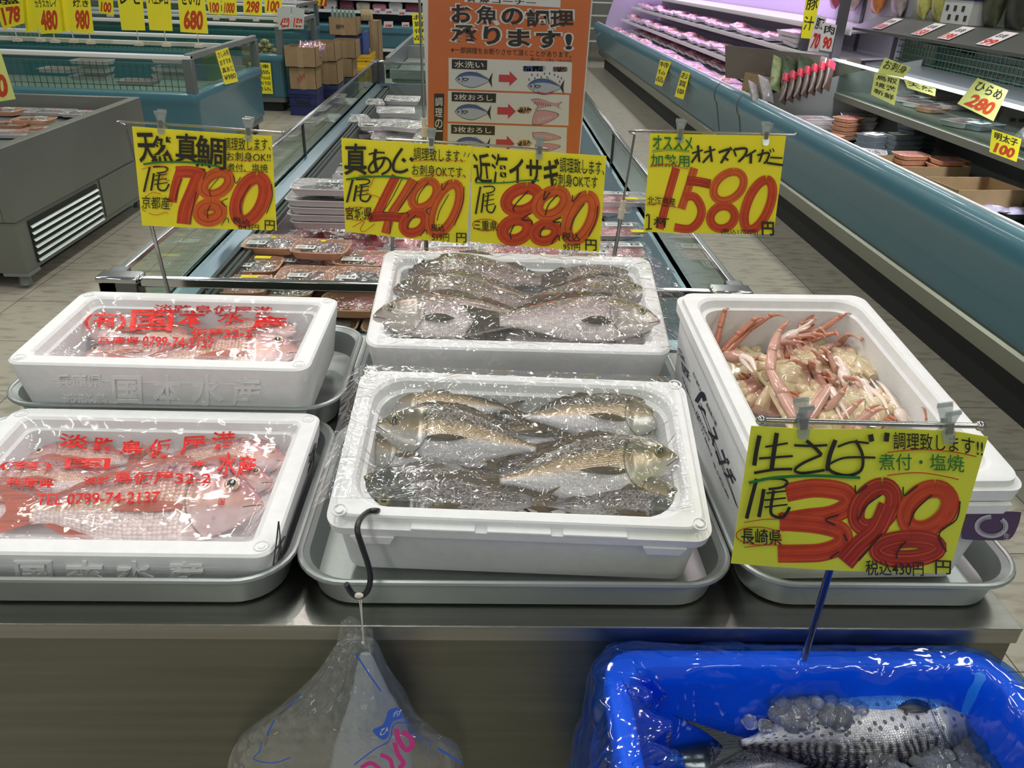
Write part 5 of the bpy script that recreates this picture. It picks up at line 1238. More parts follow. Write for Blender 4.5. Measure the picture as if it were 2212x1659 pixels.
# --- print on the crab box side
DKB = mat('box_print_blue_black', (52, 54, 66), .6)
def side_text(body, px, py, up, right, bold=.03):
    """glyph at px anchored; up/right are px vectors of the glyph's frame (reading down the box side)"""
    M, w, d, h = BX['CR']; val = -w/2+.003
    vs, fs, asp = text_geo(body, bold); mb = MB()
    P = []
    for u, v in vs:
        x = px+right[0]*u+up[0]*v; y = py+right[1]*u+up[1]*v
        p = onface('CR', hit(M, x, y, 0, -w/2+.009), 0, -1); p.x -= .0006; P.append(p)
    mb.add(P, fs); return mb.build('printed_lettering', DKB, bCR, smooth=False)
side_text('魚', 1463, 765, (-2, -22), (18, 22)); side_text('匠', 1472, 802, (-2, -22), (18, 24))
side_text('北海道噴火湾産', 1496, 808, (3, -8), (24, 58), .01); side_text('高級魚介類', 1525, 875, (3, -8), (22, 48), .01)
side_text('HAKODATE', 1500, 893, (3, -6), (28, 62), .01)
side_text('日本全国の海の幸をお届けします 函館魚市場', 1470, 818, (2, -6), (62, 170), .012)
side_text('TEL 0138-22-4800', 1534, 1000, (2, -5), (34, 78), .012)
side_text('ヘ', 1508, 880, (10, -10), (12, 42), .05); side_text('ス', 1525, 930, (16, -14), (12, 36), .05); side_text('ゴ', 1540, 975, (26, -6), (12, 34), .05); side_text('チ', 1556, 1015, (22, -6), (14, 32), .05)
face_strokes('CR', bCR, [([(1490, 868), (1505, 850), (1511, 866)], 10), ([(1494, 876), (1500, 884)], 3), ([(1496, 872), (1534, 980), (1574, 1092)], 1.6), ([(1500, 870), (1538, 978), (1577, 1098)], 1.2)], 0, -BX['CR'][1]/2+.0005, DKB, 'printed_mark')
# purple sticker on the crab box front
M, w, d, h = BX['CR']; val = -d/2-.0004
STK = mat('sticker_purple', (70, 44, 92), .35); STW = mat('sticker_silver', (188, 184, 196), .35)
def stk(pts, mt, name, off, root=bCR):
    mb = MB(); P = [hit(M, x, y, 1, val) for x, y in pts]
    for p in P: p.y -= off
    mb.add(P, [tuple(range(len(P)))]); return mb.build(name, mt, root, smooth=False)
o = smoothpath([(2098, 1104, 0), (2195, 1104, 0), (2204, 1112, 0), (2196, 1140, 0), (2182, 1162, 0), (2160, 1166, 0), (2085, 1164, 0), (2076, 1155, 0), (2080, 1128, 0), (2098, 1104, 0)], 4)
st = stk([(p.x, p.y) for p in o[:-1]], STK, 'purple_sticker', .0010); st['label'] = 'purple sticker with a brushed silver ring'
mb = MB()
for (x0, y0, x1, y1, wd) in ((2108, 1114, 2172, 1156, 9), (2112, 1117, 2168, 1153, 4)):
    pts = [((x0+x1)/2+(x1-x0)/2*math.cos(a), (y0+y1)/2+(y1-y0)/2*math.sin(a)) for a in [2*PI*k/24-.8 for k in range(22)]]
    vs, fs = ribbon2d(pts, wd, 2); P = [hit(M, x, y, 1, val) for x, y in vs]
    for p in P: p.y -= .0016
    mb.add(P, fs)
vs, fs, _a = text_geo('生', .02)
P = [hit(M, 2166+14*u, 1164-14*v, 1, val) for u, v in vs]
for p in P: p.y -= .0016
mb.add(P, fs); mb.build('silver_mark', STW, st, smooth=False)

# ------------------------------------------------------------------ S-hook with cord
HK = mat('hook_black', (36, 36, 40), .35)
M, w, d, h = BX['M1']
ys = .700
def ph(x, y, Y): return aty(x, y, Y)
pts = [M @ Vector(hit(M, 828, 1106, 2, h-.02)), M @ Vector(hit(M, 812, 1103, 2, h+.004)), M @ Vector(hit(M, 795, 1106, 2, h+.006)), ph(778, 1122, .716), ph(772, 1145, .700), ph(782, 1180, .694), ph(795, 1220, .690), ph(800, 1250, .688), ph(794, 1275, .686), ph(780, 1288, .684), ph(766, 1286, .682), ph(756, 1276, .680), ph(748, 1262, .678)]
pts = [Vector(p) for p in pts]
t = thing('s_hook', 'black S-shaped hook over the rim of the horse mackerel box', 'hook', pts[9])
mb = MB(); mb.tube(smoothpath(pts, 6), .0034, 12); mb.build('hook_body', HK, t, off=t.location.copy())
CORD = mat('cotton_cord', (212, 206, 190), .8)
kp = ph(776, 1284, .683)
t = thing('cord', 'thin white cord looped from the hook down to the clear bag', 'cord', kp)
mb = MB(); mb.tube(smoothpath([kp+Vector((-.001, 0, 0)), ph(778, 1310, .680), ph(782, 1345, .678), ph(785, 1385, .674)], 4), .0007, 6); mb.tube(smoothpath([kp+Vector((.002, 0, 0)), ph(781, 1310, .680), ph(783, 1350, .678), ph(786, 1392, .674)], 4), .0007, 6); mb.build('loop', CORD, t, off=kp)
mb = MB(); mb.sphere(kp+Vector((0, -.003, .001)), .0035, 10, sc=(1.6, 1, 1)); mb.sphere(ph(784, 1388, .674), .002, 8); mb.build('knot', CORD, t, off=kp)
# ------------------------------------------------------------------ fish
def fish_mat(name, back, flank, belly, head, pos=(.35, .62, .85), su=62, sv=26, scale_str=.35, metal=.25, rough=.3, glow=None, spots=None, waves=None, dots=None, tailc=None):
    mt, nt, b = nodes(name); L = nt.links.new
    uv = N(nt, 'ShaderNodeUVMap'); uv.uv_map = 'UVMap'; sep = N(nt, 'ShaderNodeSeparateXYZ'); L(uv.outputs[0], sep.inputs[0])
    tc = N(nt, 'ShaderNodeTexCoord')
    n1 = N(nt, 'ShaderNodeTexNoise', Scale=34., Detail=4.); L(tc.outputs['Object'], n1.inputs['Vector'])
    # countershading: belly 0 .. back 1, edges wobbling a little
    a = N(nt, 'ShaderNodeMath', operation='MULTIPLY_ADD'); a.inputs[1].default_value = .16; L(n1.outputs[0], a.inputs[0]); L(sep.outputs[1], a.inputs[2])
    sb = N(nt, 'ShaderNodeMath', operation='SUBTRACT'); sb.inputs[1].default_value = .08; L(a.outputs[0], sb.inputs[0])
    rp = N(nt, 'ShaderNodeValToRGB'); L(sb.outputs[0], rp.inputs[0]); cr = rp.color_ramp
    cr.elements[0].position = pos[0]; cr.elements[0].color = (*lin(belly), 1); cr.elements[1].position = pos[2]; cr.elements[1].color = (*lin(back), 1)
    e = cr.elements.new(pos[1]); e.color = (*lin(flank), 1)
    if glow: e = cr.elements.new((pos[0]+pos[1])/2); e.color = (*lin(glow), 1)
    col = rp.outputs[0]
    # scales
    mp = N(nt, 'ShaderNodeMapping'); mp.inputs['Scale'].default_value = (su, sv, 1); L(uv.outputs[0], mp.inputs[0])
    vo = N(nt, 'ShaderNodeTexVoronoi', Scale=1.0, Randomness=.35); vo.voronoi_dimensions = '2D'; L(mp.outputs[0], vo.inputs['Vector'])
    ve = N(nt, 'ShaderNodeMapRange'); ve.inputs[1].default_value = .25; ve.inputs[2].default_value = .62; ve.inputs[3].default_value = 0; ve.inputs[4].default_value = 1; L(vo.outputs['Distance'], ve.inputs[0])
    hm = N(nt, 'ShaderNodeMapRange'); hm.inputs[1].default_value = .235; hm.inputs[2].default_value = .265; L(sep.outputs[0], hm.inputs[0])   # body mask (0 on head)
    sm = N(nt, 'ShaderNodeMath', operation='MULTIPLY'); L(ve.outputs[0], sm.inputs[0]); L(hm.outputs[0], sm.inputs[1])
    mx = N(nt, 'ShaderNodeMix', data_type='RGBA', blend_type='MULTIPLY'); sf = N(nt, 'ShaderNodeMath', operation='MULTIPLY'); sf.inputs[1].default_value = scale_str; L(sm.outputs[0], sf.inputs[0]); L(sf.outputs[0], mx.inputs[0]); L(col, mx.inputs[6]); mx.inputs[7].default_value = (.25, .2, .2, 1)
    col = mx.outputs[2]
    # pale glint of each scale, painted into the skin colour
    gl = N(nt, 'ShaderNodeMix', data_type='RGBA', blend_type='ADD'); gm = N(nt, 'ShaderNodeMath', operation='MULTIPLY'); sc_ = N(nt, 'ShaderNodeSeparateColor'); L(vo.outputs['Color'], sc_.inputs[0]); L(sc_.outputs[0], gm.inputs[0]); gm.inputs[1].default_value = .30
    gm2 = N(nt, 'ShaderNodeMath', operation='MULTIPLY'); L(gm.outputs[0], gm2.inputs[0]); L(hm.outputs[0], gm2.inputs[1]); L(gm2.outputs[0], gl.inputs[0]); L(col, gl.inputs[6]); gl.inputs[7].default_value = (.9, .75, .7, 1); col = gl.outputs[2]
    if waves:
        wv = N(nt, 'ShaderNodeTexWave', Scale=1.0, Distortion=6., Detail=2.); wv.bands_direction = 'X'; mw = N(nt, 'ShaderNodeMapping'); mw.inputs['Scale'].default_value = (13, 3.2, 1); L(uv.outputs[0], mw.inputs[0]); L(mw.outputs[0], wv.inputs['Vector'])
        wm = N(nt, 'ShaderNodeMapRange'); wm.inputs[1].default_value = .62; wm.inputs[2].default_value = .72; L(sep.outputs[1], wm.inputs[0])
        ww = N(nt, 'ShaderNodeMath', operation='MULTIPLY'); L(wv.outputs['Fac'], ww.inputs[0]); L(wm.outputs[0], ww.inputs[1])
        mm = N(nt, 'ShaderNodeMix', data_type='RGBA'); L(ww.outputs[0], mm.inputs[0]); L(col, mm.inputs[6]); mm.inputs[7].default_value = (*lin(waves), 1); col = mm.outputs[2]
    if spots:
        sp = N(nt, 'ShaderNodeTexVoronoi', Scale=1.0, Randomness=.8); sp.voronoi_dimensions = '2D'; ms = N(nt, 'ShaderNodeMapping'); ms.inputs['Scale'].default_value = (34, 9, 1); L(uv.outputs[0], ms.inputs[0]); L(ms.outputs[0], sp.inputs['Vector'])
        s1 = N(nt, 'ShaderNodeMath', operation='LESS_THAN'); s1.inputs[1].default_value = .20; L(sp.outputs['Distance'], s1.inputs[0])
        b1 = N(nt, 'ShaderNodeMapRange'); b1.inputs[1].default_value = .22; b1.inputs[2].default_value = .4; L(sep.outputs[1], b1.inputs[0])
        s2 = N(nt, 'ShaderNodeMath', operation='MULTIPLY'); L(s1.outputs[0], s2.inputs[0]); L(b1.outputs[0], s2.inputs[1])
        s3 = N(nt, 'ShaderNodeMath', operation='MULTIPLY'); L(s2.outputs[0], s3.inputs[0]); s3.inputs[1].default_value = .8
        mm = N(nt, 'ShaderNodeMix', data_type='RGBA'); L(s3.outputs[0], mm.inputs[0]); L(col, mm.inputs[6]); mm.inputs[7].default_value = (*lin(spots), 1); col = mm.outputs[2]
    if dots:
        sp = N(nt, 'ShaderNodeTexVoronoi', Scale=60.); L(tc.outputs['Object'], sp.inputs['Vector']); s1 = N(nt, 'ShaderNodeMath', operation='LESS_THAN'); s1.inputs[1].default_value = .16; L(sp.outputs['Distance'], s1.inputs[0])
        s3 = N(nt, 'ShaderNodeMath', operation='MULTIPLY'); L(s1.outputs[0], s3.inputs[0]); s3.inputs[1].default_value = .5
        mm = N(nt, 'ShaderNodeMix', data_type='RGBA'); L(s3.outputs[0], mm.inputs[0]); L(col, mm.inputs[6]); mm.inputs[7].default_value = (*lin(dots), 1); col = mm.outputs[2]
    # head tint
    ih = N(nt, 'ShaderNodeMath', operation='SUBTRACT'); ih.inputs[0].default_value = 1.; L(hm.outputs[0], ih.inputs[1])
    n2 = N(nt, 'ShaderNodeTexNoise', Scale=60., Detail=4.); L(tc.outputs['Object'], n2.inputs['Vector'])
    ihn0 = N(nt, 'ShaderNodeMath', operation='MULTIPLY'); L(ih.outputs[0], ihn0.inputs[0]); L(n2.outputs[0], ihn0.inputs[1]); ihn = N(nt, 'ShaderNodeMath', operation='MULTIPLY'); ihn.inputs[1].default_value = .8; L(ihn0.outputs[0], ihn.inputs[0])
    mh = N(nt, 'ShaderNodeMix', data_type='RGBA'); L(ihn.outputs[0], mh.inputs[0]); L(col, mh.inputs[6]); mh.inputs[7].default_value = (*lin(head), 1); col = mh.outputs[2]
    # gill slit
    gs = N(nt, 'ShaderNodeMath', operation='MULTIPLY_ADD'); vq = N(nt, 'ShaderNodeMath', operation='SUBTRACT'); vq.inputs[1].default_value = .5; L(sep.outputs[1], vq.inputs[0]); v2 = N(nt, 'ShaderNodeMath', operation='MULTIPLY'); L(vq.outputs[0], v2.inputs[0]); L(vq.outputs[0], v2.inputs[1])
    L(v2.outputs[0], gs.inputs[0]); gs.inputs[1].default_value = .28; L(sep.outputs[0], gs.inputs[2])
    g1 = N(nt, 'ShaderNodeMath', operation='SUBTRACT'); g1.inputs[1].default_value = .262; L(gs.outputs[0], g1.inputs[0]); g2 = N(nt, 'ShaderNodeMath', operation='ABSOLUTE'); L(g1.outputs[0], g2.inputs[0]); g3 = N(nt, 'ShaderNodeMapRange'); g3.inputs[1].default_value = .0; g3.inputs[2].default_value = .007; g3.inputs[3].default_value = .75; g3.inputs[4].default_value = 0; L(g2.outputs[0], g3.inputs[0])
    mg = N(nt, 'ShaderNodeMix', data_type='RGBA'); L(g3.outputs[0], mg.inputs[0]); L(col, mg.inputs[6]); mg.inputs[7].default_value = (*lin(tuple(c*.45 for c in back)), 1); col = mg.outputs[2]
    L(col, b.inputs['Base Color'])
    bp = N(nt, 'ShaderNodeBump', Strength=.5, Distance=.0012); iv = N(nt, 'ShaderNodeMath', operation='MULTIPLY'); iv.inputs[1].default_value = -1.; L(sm.outputs[0], iv.inputs[0])
    hb = N(nt, 'ShaderNodeMath', operation='MULTIPLY_ADD'); L(n2.outputs[0], hb.inputs[0]); L(ih.outputs[0], hb.inputs[1]); L(iv.outputs[0], hb.inputs[2]); L(hb.outputs[0], bp.inputs['Height']); L(bp.outputs[0], b.inputs['Normal'])
    b.inputs['Metallic'].default_value = metal; b.inputs['Roughness'].default_value = rough; b.inputs['Coat Weight'].default_value = .22; b.inputs['Coat Roughness'].default_value = .18
    return mt
TT = [0, .015, .04, .08, .14, .2, .27, .35, .45, .55, .64, .72, .78, .81]
SPEC = {
 'tai': dict(top=[.002, .028, .060, .098, .138, .160, .170, .168, .150, .120, .086, .056, .044, .048], bot=[-.006, -.026, -.046, -.074, -.100, -.120, -.134, -.140, -.134, -.112, -.080, -.052, -.042, -.046], th=.062, eye=(.115, .062, .030)),
 'aji': dict(top=[.0, .016, .034, .056, .078, .092, .102, .106, .098, .080, .056, .032, .018, .016], bot=[-.006, -.020, -.038, -.058, -.080, -.094, -.106, -.110, -.100, -.080, -.054, -.030, -.016, -.014], th=.056, eye=(.090, .026, .031)),
 'isaki': dict(top=[.0, .024, .046, .070, .092, .106, .116, .118, .108, .090, .068, .048, .038, .040], bot=[-.012, -.030, -.044, -.060, -.078, -.090, -.100, -.102, -.094, -.078, -.060, -.042, -.034, -.036], th=.060, eye=(.090, .036, .023)),
 'saba': dict(top=[.0, .014, .030, .050, .070, .082, .090, .094, .090, .074, .050, .026, .012, .010], bot=[-.004, -.018, -.034, -.054, -.074, -.088, -.098, -.102, -.096, -.078, -.052, -.026, -.012, -.010], th=.078, eye=(.080, .018, .021)),
}
FM = {'tai': fish_mat('red_snapper_skin', (146, 88, 92), (208, 158, 148), (234, 214, 214), (190, 140, 146), pos=(.28, .58, .84), su=58, sv=24, scale_str=.42, metal=.15, glow=(216, 176, 150), dots=(150, 150, 190)),
      'aji': fish_mat('horse_mackerel_skin', (50, 54, 38), (160, 138, 94), (212, 212, 216), (170, 160, 140), pos=(.42, .63, .78), su=100, sv=34, scale_str=.10, metal=.4, rough=.24, glow=(216, 190, 160)),
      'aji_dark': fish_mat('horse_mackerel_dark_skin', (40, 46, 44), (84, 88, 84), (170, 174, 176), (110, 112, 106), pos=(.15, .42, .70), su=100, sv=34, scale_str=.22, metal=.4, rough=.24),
      'isaki': fish_mat('isaki_skin', (84, 74, 50), (164, 150, 152), (206, 198, 198), (150, 140, 122), pos=(.22, .55, .86), su=84, sv=34, scale_str=.36, metal=.3, rough=.3),
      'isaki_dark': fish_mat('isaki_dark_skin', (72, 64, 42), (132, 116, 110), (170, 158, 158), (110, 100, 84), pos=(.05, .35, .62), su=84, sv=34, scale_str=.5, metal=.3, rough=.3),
      'saba': fish_mat('mackerel_skin', (34, 42, 50), (120, 124, 128), (222, 222, 224), (120, 124, 128), pos=(.50, .66, .84), su=130, sv=44, scale_str=.12, metal=.35, rough=.22, spots=(44, 46, 52), waves=(12, 16, 20)),
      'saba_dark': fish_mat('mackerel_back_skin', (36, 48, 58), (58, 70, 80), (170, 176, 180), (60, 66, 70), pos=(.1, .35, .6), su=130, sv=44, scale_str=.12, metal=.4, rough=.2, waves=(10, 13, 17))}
FIN = {'tai': mat('red_fin', (184, 98, 80), .35, bump=.7, bscale=14, stretch=(1, 30, 1), var=.2, vscale=8), 'aji': mat('brown_fin', (92, 78, 58), .35, bump=.7, bscale=14, stretch=(1, 30, 1), var=.2, vscale=8),
       'isaki': mat('olive_fin', (62, 54, 36), .35, bump=.7, bscale=14, stretch=(1, 30, 1), var=.2, vscale=8), 'saba': mat('dark_fin', (40, 46, 52), .3, bump=.7, bscale=14, stretch=(1, 30, 1), var=.2, vscale=8)}
EYE_R = {'tai': mat('eye_gold_pink', (214, 178, 156), .2, .2, coat=.8), 'aji': mat('eye_olive', (120, 110, 70), .2, .3, coat=.8), 'isaki': mat('eye_grey_gold', (130, 122, 96), .2, .2, coat=.8), 'saba': mat('eye_silver', (150, 150, 146), .2, .3, coat=.8)}
PUP = mat('eye_black', (12, 12, 14), .08, coat=1.)
MOUTH = mat('mouth_dark', (70, 46, 44), .4)
def interp(t, ys): return float(np.interp(t, TT, ys))
def fish(kind, skin, mw, L, mir, label, group, bend=0., sag=0., pect=True, dorsal=1, mouth_open=0., seed=0, thk=1.0, roll=0., dk=1.0):
    """fish lying on its side: snout at origin, tail toward +x, back toward +y (or -y when mir)"""
    S = dict(SPEC[kind]); S['top'] = [q*dk for q in S['top']]; S['bot'] = [q*dk for q in S['bot']]; S['eye'] = (S['eye'][0], S['eye'][1]*dk, S['eye'][2]); sy = -1 if mir else 1; root = thing('%s' % {'tai': 'red_snapper', 'aji': 'horse_mackerel', 'isaki': 'grunt_fish', 'saba': 'mackerel'}[kind], label, 'fish', group=group, mw=mw @ Matrix.Rotation(roll, 4, 'X'))
    nU, nR = 64, 36
    def spine(t):
        x = t*L; y = bend*L*math.sin(PI*min(t, 1)*1.0)*(1 if t < 1 else 1); z = sag*L*(math.sin(PI*t)-.0)
        return x, y, z
    def th_(t):
        base = math.sin(min(t/.36, 1)*PI/2)**.8 if t < .36 else (1-((t-.36)/.50)**1.6*.86)
        g = 1+(.05*math.exp(-((t-.225)/.03)**2) if t < .235 else 0)
        return max(.006, S['th']*base*g*thk)
    vs = []; uvs = []
    for i in range(nU+1):
        t = .81*(i/nU)**1.15; tp, bt = interp(t, S['top']), interp(t, S['bot']); x, y, z = spine(t)
        for j in range(nR):
            a = 2*PI*j/nR; c, s_ = math.cos(a), math.sin(a)
            cc = math.copysign(abs(c)**.92, c); yy = (tp+bt)/2+(tp-bt)/2*cc
            tt = th_(t)*math.copysign(abs(s_)**.85, s_)
            if .04 < t < .22 and s_ > 0:   # cheek hollows around the eye
                de = math.hypot(t-S['eye'][0], yy-S['eye'][1]); tt *= 1-.07*math.exp(-((de-S['eye'][2]*1.35)/.008)**2)
            vs.append((x, sy*(yy*L+y), z+tt*L)); uvs.append((t, .5+.5*c))
    fs = []
    for i in range(nU):
        for j in range(nR):
            a, b = i*nR+j, i*nR+(j+1) % nR; fs.append((a, b, b+nR, a+nR))
    fs.append(tuple(range(nR-1, -1, -1))); fs.append(tuple(range(nU*nR, (nU+1)*nR)))
    me = bpy.data.meshes.new('body'); me.from_pydata(vs, [], fs); uvl = me.uv_layers.new(name='UVMap')
    for lp in me.loops: uvl.data[lp.index].uv = uvs[lp.vertex_index]
    bm = bmesh.new(); bm.from_mesh(me); bmesh.ops.recalc_face_normals(bm, faces=bm.faces); bm.to_mesh(me); bm.free()
    me.materials.append(skin); me.shade_smooth()
    body = bpy.data.objects.new('body', me); COL.objects.link(body); body.parent = root
    F = FIN[kind]
    # tail fin
    mb = MB(); fk = {'tai': .42, 'aji': .62, 'isaki': .28, 'saba': .62}[kind]; sp = {'tai': .125, 'aji': .10, 'isaki': .085, 'saba': .095}[kind]
    hb = interp(.8, S['top'])
    def tailp(u, v):
        s_ = u*2-1; ln = .20*(1-fk*(1-abs(s_)**1.3)); x, y, z = spine(.79)
        return (x+ln*L*v, sy*(y+(s_*(hb*.9+(sp-hb*.9)*v**1.1))*L), z+.004*math.sin(s_*9)*v*L*.5+sag*L*-.6*v*0+.0025)
    mb.grid(tailp, 16, 8, th=(0, 0, .0012)); mb.build('tail_fin', F, root)
    if dorsal:
        mb = MB(); hgt = {'tai': .055, 'aji': .035, 'isaki': .045, 'saba': .035}[kind]
        def dors(u, v):
            t = .27+.46*u; x, y, z = spine(t); tp = interp(t, S['top']); prof = math.sin(PI*min(u*1.6+.12, 1))**.5 if u < .55 else (.75*(1-(u-.55)/.5)+.12)
            jag = 1-.16*abs(math.sin(u*34))
            return (x+.03*v*L, sy*(y+(tp-.008+hgt*v*prof*jag*dorsal)*L), z+.003+.010*v*L*.3)
        mb.grid(dors, 44, 3, th=(0, 0, .0012)); mb.build('dorsal_fin', F, root)
    mb = MB()
    def anal(u, v):
        t = .56+.17*u; x, y, z = spine(t); bt = interp(t, S['bot']); return (x+.03*v*L, sy*(y+(bt+.006-.035*v*(1-.7*u))*L), z+.002)
    mb.grid(anal, 10, 2, th=(0, 0, .0012)); mb.build('anal_fin', F, root)
    if pect:
        mb = MB(); ln = {'tai': .25, 'aji': .20, 'isaki': .15, 'saba': .10}[kind]; wd = {'tai': .022, 'aji': .018, 'isaki': .022, 'saba': .02}[kind]
        def pec(u, v):
            t = .265+ln*u; yy = -.035+.03*u*(1 if kind == 'aji' else .0)+(v-.5)*2*wd*math.sin(PI*min(.12+u*.9, 1))**.8
            x, y, z = spine(t); tp, bt = interp(t, S['top']), interp(t, S['bot']); k = max(0, 1-((yy-(tp+bt)/2)/((tp-bt)/2))**2)**.42
            return (x, sy*(yy*L+y), z+th_(t)*L*k+.0022+.002*math.sin(u*3))
        mb.grid(pec, 14, 6, th=(0, 0, .0010)); mb.build('pectoral_fin', F, root)
    # eye
    ex, ey, er = S['eye']; x, y, z = spine(ex); tp, bt = interp(ex, S['top']), interp(ex, S['bot']); k = (1-((ey-(tp+bt)/2)/((tp-bt)/2))**2)**.42
    ez = z+th_(ex)*L*k; c = (x, sy*(ey*L+y), ez+er*L*.10)
    mb = MB(); mb.sphere(c, er*L, 22, sc=(1, 1, .34)); e = mb.build('eye', EYE_R[kind], root)
    mb = MB(); mb.sphere((c[0], c[1], c[2]+er*L*.20), er*L*.60, 18, sc=(1, 1, .36)); mb.build('pupil', PUP, e)
    # mouth line and lower jaw
    mb = MB(); pts = []
    for i in range(6):
        t = .004+.062*i/5; tp, bt = interp(t, S['top']), interp(t, S['bot']); yy = (tp+bt)/2-.002-.030*(i/5)-mouth_open*.3*(1-i/5)*.03; k = max(0, 1-((yy-(tp+bt)/2)/max((tp-bt)/2, 1e-3))**2)**.45
        x, y, z = spine(t); pts.append((x, sy*(yy*L+y), z+th_(t)*L*k+.0002))
    mb.tube(pts, [.0006]*6, 6); mb.build('mouth', MOUTH, root)
    return root
FISHES = {k: [] for k in BX}
def lay(key, kind, skin, head, tail, label, group, zl=.0, zt=None, L=None, **k):
    """lay a fish in a box: head/tail px on the plane zl below the rim"""
    M, w, d, h = BX[key]; a = hit(M, head[0], head[1], 2, h-zl); b = hit(M, tail[0], tail[1], 2, h-(zt if zt is not None else zl))
    X = (b-a); Ln = X.length if L is None else L; X.normalize(); Z = Vector((0, 0, 1)); Y = Z.cross(X).normalized(); Z = X.cross(Y)
    mir = X.x < 0
    R = Matrix((X, Y, Z)).transposed().to_4x4(); R.translation = a.copy()
    rl = k.pop('roll', {'tai': .26, 'aji': .52, 'isaki': .40}[kind]); R.translation.z -= {'tai': .008, 'aji': .002, 'isaki': .002}[kind]; k.setdefault('dk', {'tai': 1.12, 'aji': 1.30, 'isaki': 1.15}.get(kind, 1))
    o = fish(kind, FM[skin], M @ R, Ln, mir, label, group, roll=rl*(-1 if mir else 1), **k); FISHES[key].append(o); return o
G1 = 'red snappers in the front left box'
lay('L1', 'tai', 'tai', (568, 1080), (-48, 1098), 'largest red snapper, head right with open eye, front of the front left box', G1, zl=.010, zt=.02, bend=.0, seed=1, dk=1.10, thk=1.1, roll=.36)
lay('L1', 'tai', 'tai', (620, 985), (290, 985), 'red snapper at the back right of the front left box, head to the right', G1, zl=.030, seed=2)
lay('L1', 'tai', 'tai', (588, 1032), (250, 1040), 'red snapper between the front and back ones, right side of front left box', G1, zl=.030, seed=3)
lay('L1', 'tai', 'tai', (45, 985), (330, 985), 'red snapper with its head to the left, back left of the front left box', G1, zl=.036, seed=4)
lay('L1', 'tai', 'tai', (-40, 1030), (290, 1030), 'red snapper in the middle left of the front left box, under the printed red frame', G1, zl=.028, seed=5)
lay('L1', 'tai', 'tai', (-120, 1070), (165, 1085), 'red snapper at the left frame edge behind the largest one', G1, zl=.022, seed=6)
lay('L1', 'tai', 'tai', (130, 935), (330, 955), 'small red snapper peeking at the very back of the front left box', G1, zl=.045, seed=7)
G2 = 'red snappers in the rear left box'
lay('L2', 'tai', 'tai', (650, 752), (205, 790), 'front red snapper of the rear left box, head right with a clear eye', G2, zl=.012, zt=.03, seed=1)
lay('L2', 'tai', 'tai', (182, 700), (470, 735), 'red snapper of the rear left box with its head at the left corner', G2, zl=.030, seed=2)
lay('L2', 'tai', 'tai', (642, 705), (400, 715), 'red snapper behind the front one in the rear left box, head right', G2, zl=.032, seed=3)
lay('L2', 'tai', 'tai', (668, 668), (440, 680), 'red snapper farthest back in the rear left box, head right', G2, zl=.045, seed=4)
lay('L2', 'tai', 'tai', (170, 765), (450, 745), 'red snapper at the lower left of the rear left box', G2, zl=.040, seed=5)
G3 = 'horse mackerel in the front middle box'
lay('M1', 'aji', 'aji', (1466, 985), (985, 1050), 'large golden horse mackerel, head right, on top of the front middle box', G3, zl=.002, zt=.012, seed=1, dk=1.36, thk=1.12, roll=.60)
lay('M1', 'aji', 'aji', (812, 915), (1240, 980), 'large golden horse mackerel, head left, on top of the front middle box', G3, zl=.006, zt=.026, seed=2, dk=1.38, thk=1.10, roll=.60)
lay('M1', 'aji', 'aji', (1448, 895), (1060, 900), 'pale horse mackerel at the back right of the front middle box', G3, zl=.028, seed=3)
lay('M1', 'aji', 'aji', (815, 862), (1160, 885), 'horse mackerel with reddish gill at the back left of the front middle box', G3, zl=.030, seed=4)
lay('M1', 'aji', 'aji', (770, 960), (1120, 1010), 'horse mackerel whose head shows below the left golden one', G3, zl=.034, seed=5)
lay('M1', 'aji', 'aji', (1484, 1078), (1120, 1020), 'horse mackerel with a dark staring eye at the lower right of the box', G3, zl=.022, zt=.03, seed=6)
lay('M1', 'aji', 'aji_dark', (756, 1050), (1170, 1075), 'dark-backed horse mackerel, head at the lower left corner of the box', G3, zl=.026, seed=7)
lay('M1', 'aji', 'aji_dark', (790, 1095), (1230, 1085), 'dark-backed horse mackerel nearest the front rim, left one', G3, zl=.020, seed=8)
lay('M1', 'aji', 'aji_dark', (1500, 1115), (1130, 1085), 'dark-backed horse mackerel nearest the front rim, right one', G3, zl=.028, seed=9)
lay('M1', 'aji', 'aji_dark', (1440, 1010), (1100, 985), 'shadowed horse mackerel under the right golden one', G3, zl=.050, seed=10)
G4 = 'isaki in the rear middle box'
lay('M2', 'isaki', 'isaki', (806, 680), (1130, 690), 'silver-grey isaki with its head over the left rim, front of the rear middle box', G4, zl=-.006, zt=.006, L=.32, seed=1)
lay('M2', 'isaki', 'isaki', (1425, 690), (995, 690), 'silver-grey isaki, head over the right rim of the rear middle box', G4, zl=-.004, zt=-.012, seed=2)
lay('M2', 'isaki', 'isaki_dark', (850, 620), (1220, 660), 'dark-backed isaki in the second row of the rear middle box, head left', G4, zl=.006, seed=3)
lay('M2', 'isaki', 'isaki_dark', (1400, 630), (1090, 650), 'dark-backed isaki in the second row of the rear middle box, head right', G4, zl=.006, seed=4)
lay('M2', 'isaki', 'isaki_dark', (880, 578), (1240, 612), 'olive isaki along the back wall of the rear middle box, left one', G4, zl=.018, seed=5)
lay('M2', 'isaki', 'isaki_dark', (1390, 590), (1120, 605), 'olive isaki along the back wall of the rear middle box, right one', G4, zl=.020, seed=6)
lay('M2', 'isaki', 'isaki', (1440, 735), (1010, 728), 'isaki lying lowest by the front rim of the rear middle box, right one', G4, zl=.034, seed=7)
lay('M2', 'isaki', 'isaki_dark', (820, 722), (1200, 728), 'isaki lying lowest by the front rim of the rear middle box, left one', G4, zl=.040, seed=8)

